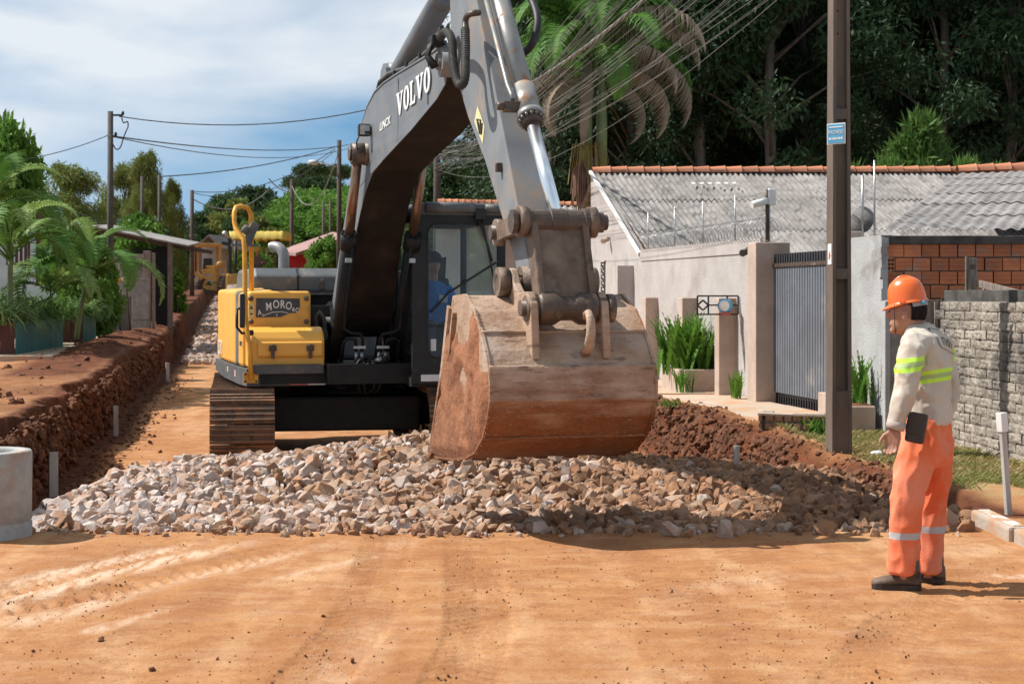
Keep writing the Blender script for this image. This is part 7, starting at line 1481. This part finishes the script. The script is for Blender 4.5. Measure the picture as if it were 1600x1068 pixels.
for v in sm_.vertices:
    p = v.co; lo_ = (p-Wp(1449, 560)).dot(LW)
    if abs(lo_) > .155 and (seg_dist(p, armL) < .088 or seg_dist(p, armR) < .088) and (abs(lo_) > .185 or p.z < 1.22): bd_.append((p.z-ca_-.12*(p.x-armL[2].x))/.040)
    else: bd_.append((p.z-cb_+.16*((p-Wp(1449, 588)).dot(FW)))/.036)
at_ = sm_.attributes.new('band', 'FLOAT', 'POINT'); at_.data.foreach_set('value', np.array(bd_, dtype=np.float32))
shirt = place('shirt', sm_, wk)
for a_ in (armL, armR): m = MB(); d_ = (a_[-1]-a_[-2]).normalized(); m.tube([a_[-1]-d_*.035, a_[-1]-d_*.01, a_[-1]+d_*.012], [.0535, .0545, .050], 18); m.build('cuff', M['cuff'], shirt)
legL = [Wp(1438, 690, -.075), Wp(1430, 720, -.10), Wp(1419, 765, -.12), Wp(1414, 800, -.12), Wp(1413, 850, -.11), Wp(1412, 892, -.10)]
legR = [Wp(1458, 690, .08), Wp(1461, 720, .10), Wp(1458, 765, .12), Wp(1455, 800, .13), Wp(1453, 850, .13), Wp(1451, 892, .13)]
m = MB(); rings(m, [(Wp(1448, 650), .118, .165), (Wp(1447, 675), .135, .178), (Wp(1448, 700), .142, .182), (Wp(1447, 716), .128, .175), (Wp(1446, 728), .09, .15)], FW, LW)
m.tube(legL, [.106, .103, .088, .083, .081, .084], 18); m.tube(legR, [.106, .10, .086, .078, .074, .076], 18)
tm_ = remesh(m, .0085, 'trousers', M['trousers'], 3, .012, 8, (1, 1, .5)); at_ = tm_.attributes.new('band', 'FLOAT', 'POINT'); zb_ = Wp(0, 830).z; at_.data.foreach_set('value', np.array([(v.co.z-zb_)/.019 for v in tm_.vertices], dtype=np.float32))
place('trousers', tm_, wk)
# body: head, neck, arms with hands, trunk and legs as one surface
m = MB(); hc = Wp(1417, 489); UPV = Vector((0, 0, 1)); ht = (UPV+FW*.18).normalized()
ell(m, hc+Vector((0, 0, .012)), FW, LW, .098, .074, .118); ell(m, hc+FW*.028-Vector((0, 0, .055)), FW, LW, .066, .055, .072)
m.tube([hc+FW*.088+Vector((0, 0, .02)), hc+FW*.116-Vector((0, 0, .018)), hc+FW*.098-Vector((0, 0, .028))], [.010, .016, .010], 8)
ell(m, hc+FW*.086-Vector((0, 0, .062)), FW, LW, .016, .026, .014, 10, 6); ell(m, hc+FW*.074-Vector((0, 0, .10)), FW, LW, .026, .03, .022, 10, 6)
for s_ in (-1, 1): ell(m, hc+LW*(s_*.076)-FW*.004-Vector((0, 0, .012)), FW, LW, .02, .010, .034, 10, 8); ell(m, hc+LW*(s_*.034)+FW*.084+Vector((0, 0, .018)), FW, LW, .012, .018, .010, 8, 6)
m.tube([Wp(1441, 535), Wp(1434, 512), Wp(1424, 492)], [.075, .056, .06], 16)
rings(m, [(Wp(1448, 700), .10, .14), (Wp(1449, 620), .10, .145), (Wp(1449, 560), .10, .16), (Wp(1446, 530), .08, .13), (Wp(1440, 518), .05, .07)], FW, LW)
for a_ in (armL, armR): m.tube(a_, [.05, .052, .045, .04, .034, .028], 12)
for a_ in (legL, legR): m.tube(a_+[a_[-1]-Vector((0, 0, .05))], [.08, .08, .07, .06, .05, .042, .042], 12)
def hand(m, wrist, dn, side):
    """relaxed hand hanging from the wrist: palm, four unequal curled fingers, thumb from the side of the palm"""
    dn = Vector(dn).normalized(); fw = (FW-dn*FW.dot(dn)).normalized(); ac = dn.cross(fw)*side; pc = wrist+dn*.055
    for k in range(4): o_ = fw*(.030-.020*k); m.tube([wrist+dn*.005+o_*.6, wrist+dn*.05+o_, wrist+dn*.092+o_], [.017, .0155, .012], 8)
    for k, l_ in enumerate((.068, .078, .072, .056)):
        o_ = fw*(.031-.0205*k); b0 = wrist+dn*.088+o_; b1 = b0+(dn*.95+fw*.02-ac*.22).normalized()*l_*.42; b2 = b1+(dn*.75-ac*.6).normalized()*l_*.33; b3 = b2+(dn*.35-ac*.9).normalized()*l_*.25; m.tube([b0, b1, b2, b3], [.0105, .0098, .0088, .007], 8)
    t0 = wrist+dn*.028+fw*.026; t1 = t0+(dn*.6+fw*.7-ac*.2).normalized()*.034; t2 = t1+(dn*.85+fw*.35-ac*.3).normalized()*.030; t3 = t2+(dn*.9+fw*.05-ac*.4).normalized()*.022; m.tube([t0, t1, t2, t3], [.016, .0125, .0105, .008], 8)
hand(m, armL[-1]+Vector((-.004, 0, -.008)), (-.16, .02, -1), 1); hand(m, armR[-1]+Vector((-.004, 0, -.008)), (-.2, 0, -1), -1)
bd = place('body', remesh(m, .0058, 'body', M['skin'], 2), wk)
# hair, eyes, helmet
m = MB(); vs = []; fs = []
ell(m, hc-FW*.010+Vector((0, 0, .020)), FW, LW, .100, .079, .114); hm = m.mesh('hair', M['hair'])
bm = bmesh.new(); bm.from_mesh(hm); bmesh.ops.delete(bm, geom=[v for v in bm.verts if ((v.co-hc).dot(FW) > .052 and v.co.z < hc.z+.05) or v.co.z < hc.z-.045-.5*min(0, (v.co-hc).dot(FW)) *-.35 or ((v.co-hc).dot(FW) > -.030 and v.co.z < hc.z+.045)], context='VERTS'); bm.to_mesh(hm); bm.free()
for p in hm.polygons: p.use_smooth = True
hr_ = place('hair', hm, wk); sd_ = hr_.modifiers.new('s', 'SOLIDIFY'); sd_.thickness = .008; sd_.offset = 1
for s_ in (-1, 1): m = MB(); ell(m, hc+LW*(s_*.034)+FW*.0895+Vector((0, 0, .012)), FW, LW, .007, .012, .006, 8, 6); m.build('eye', M['hair'], wk)
tq = Matrix.Rotation(R(-11), 3, LW); HF = tq @ FW
if HF.z > 0: tq = Matrix.Rotation(R(11), 3, LW); HF = tq @ FW
HU = tq @ Vector((0, 0, 1)); HC = hc+Vector((0, 0, .068))-FW*.004
def H3(f, l, u): return HC+HF*f+LW*l+HU*u
m = MB(); seg = 40; rowsv = [(1.0, 0), (.995, .026), (.97, .055), (.90, .088), (.76, .117), (.52, .138), (.25, .148), (.0, .150)]
vs = []
for (r_, u) in rowsv:
    for k in range(seg): t = 2*math.pi*k/seg; vs.append(H3(.109*r_*math.cos(t), .095*r_*math.sin(t), u*.97))
m.add(vs, [(j*seg+k, j*seg+(k+1) % seg, (j+1)*seg+(k+1) % seg, (j+1)*seg+k) for j in range(len(rowsv)-1) for k in range(seg)], None, True)
vs = []
for q_, u in ((0, 0), (1, -.010), (1.0, -.016), (0, -.006)):
    for k in range(seg): t = 2*math.pi*k/seg; ex = .009+.034*max(0, math.cos(t))**1.5; vs.append(H3((.109+ex*q_)*math.cos(t), (.095+.009*q_)*math.sin(t), u-.012*q_*max(0, math.cos(t))))
m.add(vs, [(j*seg+k, j*seg+(k+1) % seg, (j+1)*seg+(k+1) % seg, (j+1)*seg+k) for j in range(3) for k in range(seg)], None, True)
hl_ = m.build('helmet', M['helmet'], wk)
for l in (-.022, .022): m = MB(); m.tube([H3(.097*math.cos(t), l, .010+.137*math.sin(t)) for t in np.linspace(.5, 2.6, 14)], .006, 6); m.build('helmet_ridge', M['helmet'], hl_)
m = MB(); m.box(H3(.01, .100, -.002), (.03, .02, .012), Matrix((HF, LW, HU)).transposed()); m.build('strap_slot', M['helmet'], hl_)
m = MB(); pts = [(-.100*math.cos(t)-.01, .088*math.sin(t)) for t in np.linspace(-1.25, 1.25, 15)]; vs = [H3(f, l, u) for u in (-.008, -.040) for f, l in pts]; m.add(vs, [(i, i+1, 16+i, 15+i) for i in range(14)]); sp_ = m.build('headband', M['strap'], hl_, False); sp_.modifiers.new('s', 'SOLIDIFY').thickness = .006
m = MB(); kp = H3(-.098, .052, -.024); m.lathe([(.001, .012), (.012, .010), (.014, 0)], kp, 12, -HF*.7+LW*.7); m.build('adjuster_knob', M['sign_blue'], hl_)
m = MB(); m.tube([H3(.06, .088, -.005), hc+FW*.055+LW*.07-Vector((0, 0, .05)), hc+FW*.06+LW*.03-Vector((0, 0, .118))], .0028, 5); m.build('chin_strap', M['pouch'], hl_)
# boots
def boot(c, d, nm):
    d = Vector(d).normalized(); s_ = Vector((0, 0, 1)).cross(d); m = MB()
    rr_ = [(-.085, .034, .085), (-.06, .042, .10), (-.01, .042, .105), (.04, .042, .085), (.09, .048, .066), (.14, .048, .056), (.175, .036, .045), (.19, .014, .034)]
    vs = []; sg_ = 14
    for f, w, h in rr_:
        for k in range(sg_): t = 2*math.pi*k/sg_; z_ = .014+h*(.5+.5*math.sin(t)); vs.append(Vector(c)+d*f+s_*(w*math.cos(t)*(1 if math.sin(t) < .2 else .86))+Vector((0, 0, z_)))
    m.add(vs, [(j*sg_+k, j*sg_+(k+1) % sg_, (j+1)*sg_+(k+1) % sg_, (j+1)*sg_+k) for j in range(7) for k in range(sg_)]+[list(range(sg_))[::-1], [7*sg_+k for k in range(sg_)]], None, True)
    m.tube([Vector(c)-d*.03+Vector((0, 0, .07)), Vector(c)-d*.03+Vector((0, 0, .17))], [.052, .048], 14); b_ = m.build(nm, M['boot'], wk)
    m = MB(); out_ = [(Vector(c)+d*f+s_*w*sg2*1.08) for sg2 in (1,) for f, w, h in rr_]+[(Vector(c)+d*f-s_*w*1.08) for f, w, h in rr_[::-1]]; n = len(out_)
    m.add([p+Vector((0, 0, .001)) for p in out_]+[p+Vector((0, 0, .03)) for p in out_], [list(range(n))[::-1], list(range(n, 2*n))]+[(i, (i+1) % n, n+(i+1) % n, n+i) for i in range(n)]); m.build('sole', M['pouch'], b_)
bl_ = Wp(1415, 900, -.10); boot((bl_.x-.0, WY-.10, .0), (-.98, .12, 0), 'boot'); br_ = Wp(1453, 900, .13); boot((br_.x, WY+.13, .0), (-.9, .42, 0), 'boot')
# pouch at the left hip
pc = Wp(1432, 668, -.235); RM_ = Matrix((LW.cross(Vector((0, 0, 1)))*-1, LW, Vector((0, 0, 1)))).transposed() @ Matrix.Rotation(R(10), 3, 'Y')
m = MB(); m.box(pc, (.105, .055, .17), RM_, bev=.016); po = m.build('belt_pouch', M['pouch'], wk); m = MB(); m.box(pc+LW*.031+Vector((0, 0, .025)), (.098, .010, .11), RM_, bev=.005); m.build('pouch_flap', M['pouch'], po)
# printed emblem on the back, pressed onto the cloth
bvh = BVHTree.FromPolygons([v.co for v in sm_.vertices], [p.vertices[:] for p in sm_.polygons])
NB = (-FW*.9+LW*.45).normalized(); EX = Vector((0, 0, 1)).cross(NB).normalized(); EO = Wp(1470, 533, -.05)
def press(me, off=.0025):
    for v in me.vertices:
        p = EO+EX*v.co.x+Vector((0, 0, 1))*(v.co.y-.22*v.co.x); h_ = bvh.ray_cast(p+NB*.3, -NB)
        v.co = (h_[0]+NB*(off+max(0, v.co.z))) if h_[0] else p
    return me
M['print'] = mat('shirt_print', (.09, .085, .09), (.14, .13, .13), 20, .9, bump=0)
cu = text_mesh('nor', .105, M['print'], .0, sx=.95); bm = bmesh.new(); bm.from_mesh(cu)
bmesh.ops.subdivide_edges(bm, edges=[e for e in bm.edges if e.calc_length() > .015], cuts=2); bm.to_mesh(cu); bm.free()
place('shirt_print', press(cu), shirt)
fr_ = MB(); K_ = 64; loopv = []
for i in range(K_):
    t = 2*math.pi*i/K_; cx, cy = math.cos(t), math.sin(t); loopv.append((.118*math.copysign(abs(cx)**.45, cx), .062*math.copysign(abs(cy)**.45, cy)+.006*math.sin(3*t)))
fr_.add([(x*s_, y*s_, 0) for s_ in (1.0, .93) for x, y in loopv], [(i, (i+1) % K_, K_+(i+1) % K_, K_+i) for i in range(K_)]); place('shirt_print', press(fr_.mesh('shirt_print', M['print'], False)), shirt)
# ------------------------------------------------------------------ operator in the cab
M['blue_shirt'] = mat('blue_shirt', (.05, .20, .50), (.035, .14, .40), 6, .85, bump=.1); M['cap'] = mat('dark_cap', (.02, .02, .022), None, 6, .8, bump=0); M['glove'] = mat('blue_glove', (.06, .22, .42), None, 8, .8, bump=0); M['jeans'] = mat('dark_trousers', (.03, .04, .07), None, 8, .9, bump=0)
def seated(Mx, label, shirt_m, cap_fn, nm='person', hands=((-.32, -.42, .40), (.32, -.42, .40)), voxel=.014):
    e = empty(nm, Mx.to_translation(), label, 'person'); fx = Mx.to_3x3() @ Vector((0, -1, 0)); lx = Mx.to_3x3() @ Vector((1, 0, 0))
    def T(x, y, z): return Mx @ Vector((x, y, z))
    m = MB(); ell(m, T(0, -.05, .78), fx, lx, .095, .075, .12); m.tube([T(0, 0, .55), T(0, -.03, .70)], [.06, .055], 10); m.tube([T(0, -.13, .79), T(0, -.165, .765)], [.012, .014], 6)
    rings(m, [(T(0, .02, 0), .11, .16), (T(0, .02, .3), .10, .16), (T(0, .02, .5), .09, .15)], fx, lx)
    for s_, h_ in ((-1, hands[0]), (1, hands[1])):
        m.tube([T(s_*.18, .02, .50), T(s_*.28, -.04, .28), T(*h_)], [.05, .042, .032], 10); hv = Vector(h_); m.tube([T(*hv), T(*(hv+Vector((0, -.09, .0))))], [.036, .03], 8)
        for k in range(4): m.tube([T(*(hv+Vector((-.03+.02*k, -.085, .0)))), T(*(hv+Vector((-.03+.02*k, -.125, -.02)))), T(*(hv+Vector((-.03+.02*k, -.12, -.055))))], .011, 6)
        m.tube([T(*(hv+Vector((-s_*.03, -.04, .01)))), T(*(hv+Vector((-s_*.055, -.075, .0))))], .012, 6)
        m.tube([T(s_*.09, -.02, .02), T(s_*.13, -.42, .06), T(s_*.13, -.48, -.38)], [.075, .06, .05], 10)
    b_ = place('body', remesh(m, voxel*.7, 'body', M['skin'], 1), e)
    m = MB(); rings(m, [(T(0, .02, -.04), .135, .19), (T(0, .02, .25), .13, .19), (T(0, .02, .42), .125, .20), (T(0, .01, .53), .09, .15), (T(0, -.005, .585), .055, .07)], fx, lx)
    for s_, h_ in ((-1, hands[0]), (1, hands[1])): m.tube([T(s_*.16, .02, .50), T(s_*.29, -.04, .27), Vector(T(s_*.29, -.04, .27)).lerp(T(*h_), .85)], [.075, .062, .046], 12)
    place('shirt', remesh(m, voxel, 'shirt', shirt_m, 2, .006, 9), e)
    m = MB(); rings(m, [(T(0, .03, -.10), .13, .18), (T(0, .02, .05), .13, .18)], fx, lx)
    for s_ in (-1, 1): m.tube([T(s_*.09, .0, .0), T(s_*.13, -.42, .06), T(s_*.13, -.48, -.38)], [.095, .08, .065], 12)
    place('trousers', remesh(m, voxel, 'trousers', M['jeans'], 2), e); cap_fn(e, T, fx, lx); return e
def op_cap(e, T, fx, lx):
    m = MB(); ell(m, T(0, -.04, .83), fx, lx, .11, .095, .10); m.prism([(0, 0), (.001, 0), (0, .001)], 0, .001, 'x'); m.add([T(-.08, -.13, .84), T(.08, -.13, .84), T(.07, -.22, .82), T(-.07, -.22, .82), T(-.08, -.13, .825), T(.08, -.13, .825), T(.07, -.22, .81), T(-.07, -.22, .81)], [(0, 1, 2, 3), (7, 6, 5, 4), (0, 4, 5, 1), (1, 5, 6, 2), (2, 6, 7, 3), (3, 7, 4, 0)])
    m = MB(); ell(m, T(0, -.035, .84), fx, lx, .115, .10, .10); m.add([T(-.08, -.13, .85), T(.08, -.13, .85), T(.07, -.22, .82), T(-.07, -.22, .82), T(-.08, -.13, .83), T(.08, -.13, .83), T(.07, -.22, .805), T(-.07, -.22, .805)], [(0, 1, 2, 3), (7, 6, 5, 4), (0, 4, 5, 1), (1, 5, 6, 2), (2, 6, 7, 3), (3, 7, 4, 0)]); m.build('cap', M['cap'], e)
    for s_ in (-1, 1): m = MB(); ell(m, T(s_*.31, -.46, .39), fx, lx, .06, .045, .04, 12, 8); m.build('glove', M['glove'], e)
    m = MB(); m.box(T(.10, -.115, .37), (.10, .006, .09), (XM.to_3x3())); m.build('shirt_badge', M['white_paint'], e)
OM = Matrix.Translation(X3(.88, .38, 1.26)) @ Matrix.Rotation(YAW, 4, 'Z')
seated(OM, 'excavator operator in blue shirt and dark cap behind the windscreen', M['blue_shirt'], op_cap)
def rl_cap(e, T, fx, lx): m = MB(); ell(m, T(0, -.04, .85), fx, lx, .13, .12, .11); m.cyl(T(0, -.06, .83), T(0, -.06, .845), .155, 20); m.build('helmet', M['canopy'], e)
M['grey_shirt'] = mat('drab_shirt', (.16, .13, .11), None, 6, .9, bump=0)
RM2 = Matrix.Translation(P(402, 424, 61)) @ Matrix.Rotation(R(10), 4, 'Z') @ Matrix.Scale(1.0, 4)
seated(RM2, 'roller driver in drab shirt and yellow helmet under the canopy', M['grey_shirt'], rl_cap, hands=((-.2, -.42, .35), (.16, -.42, .35)), voxel=.02)
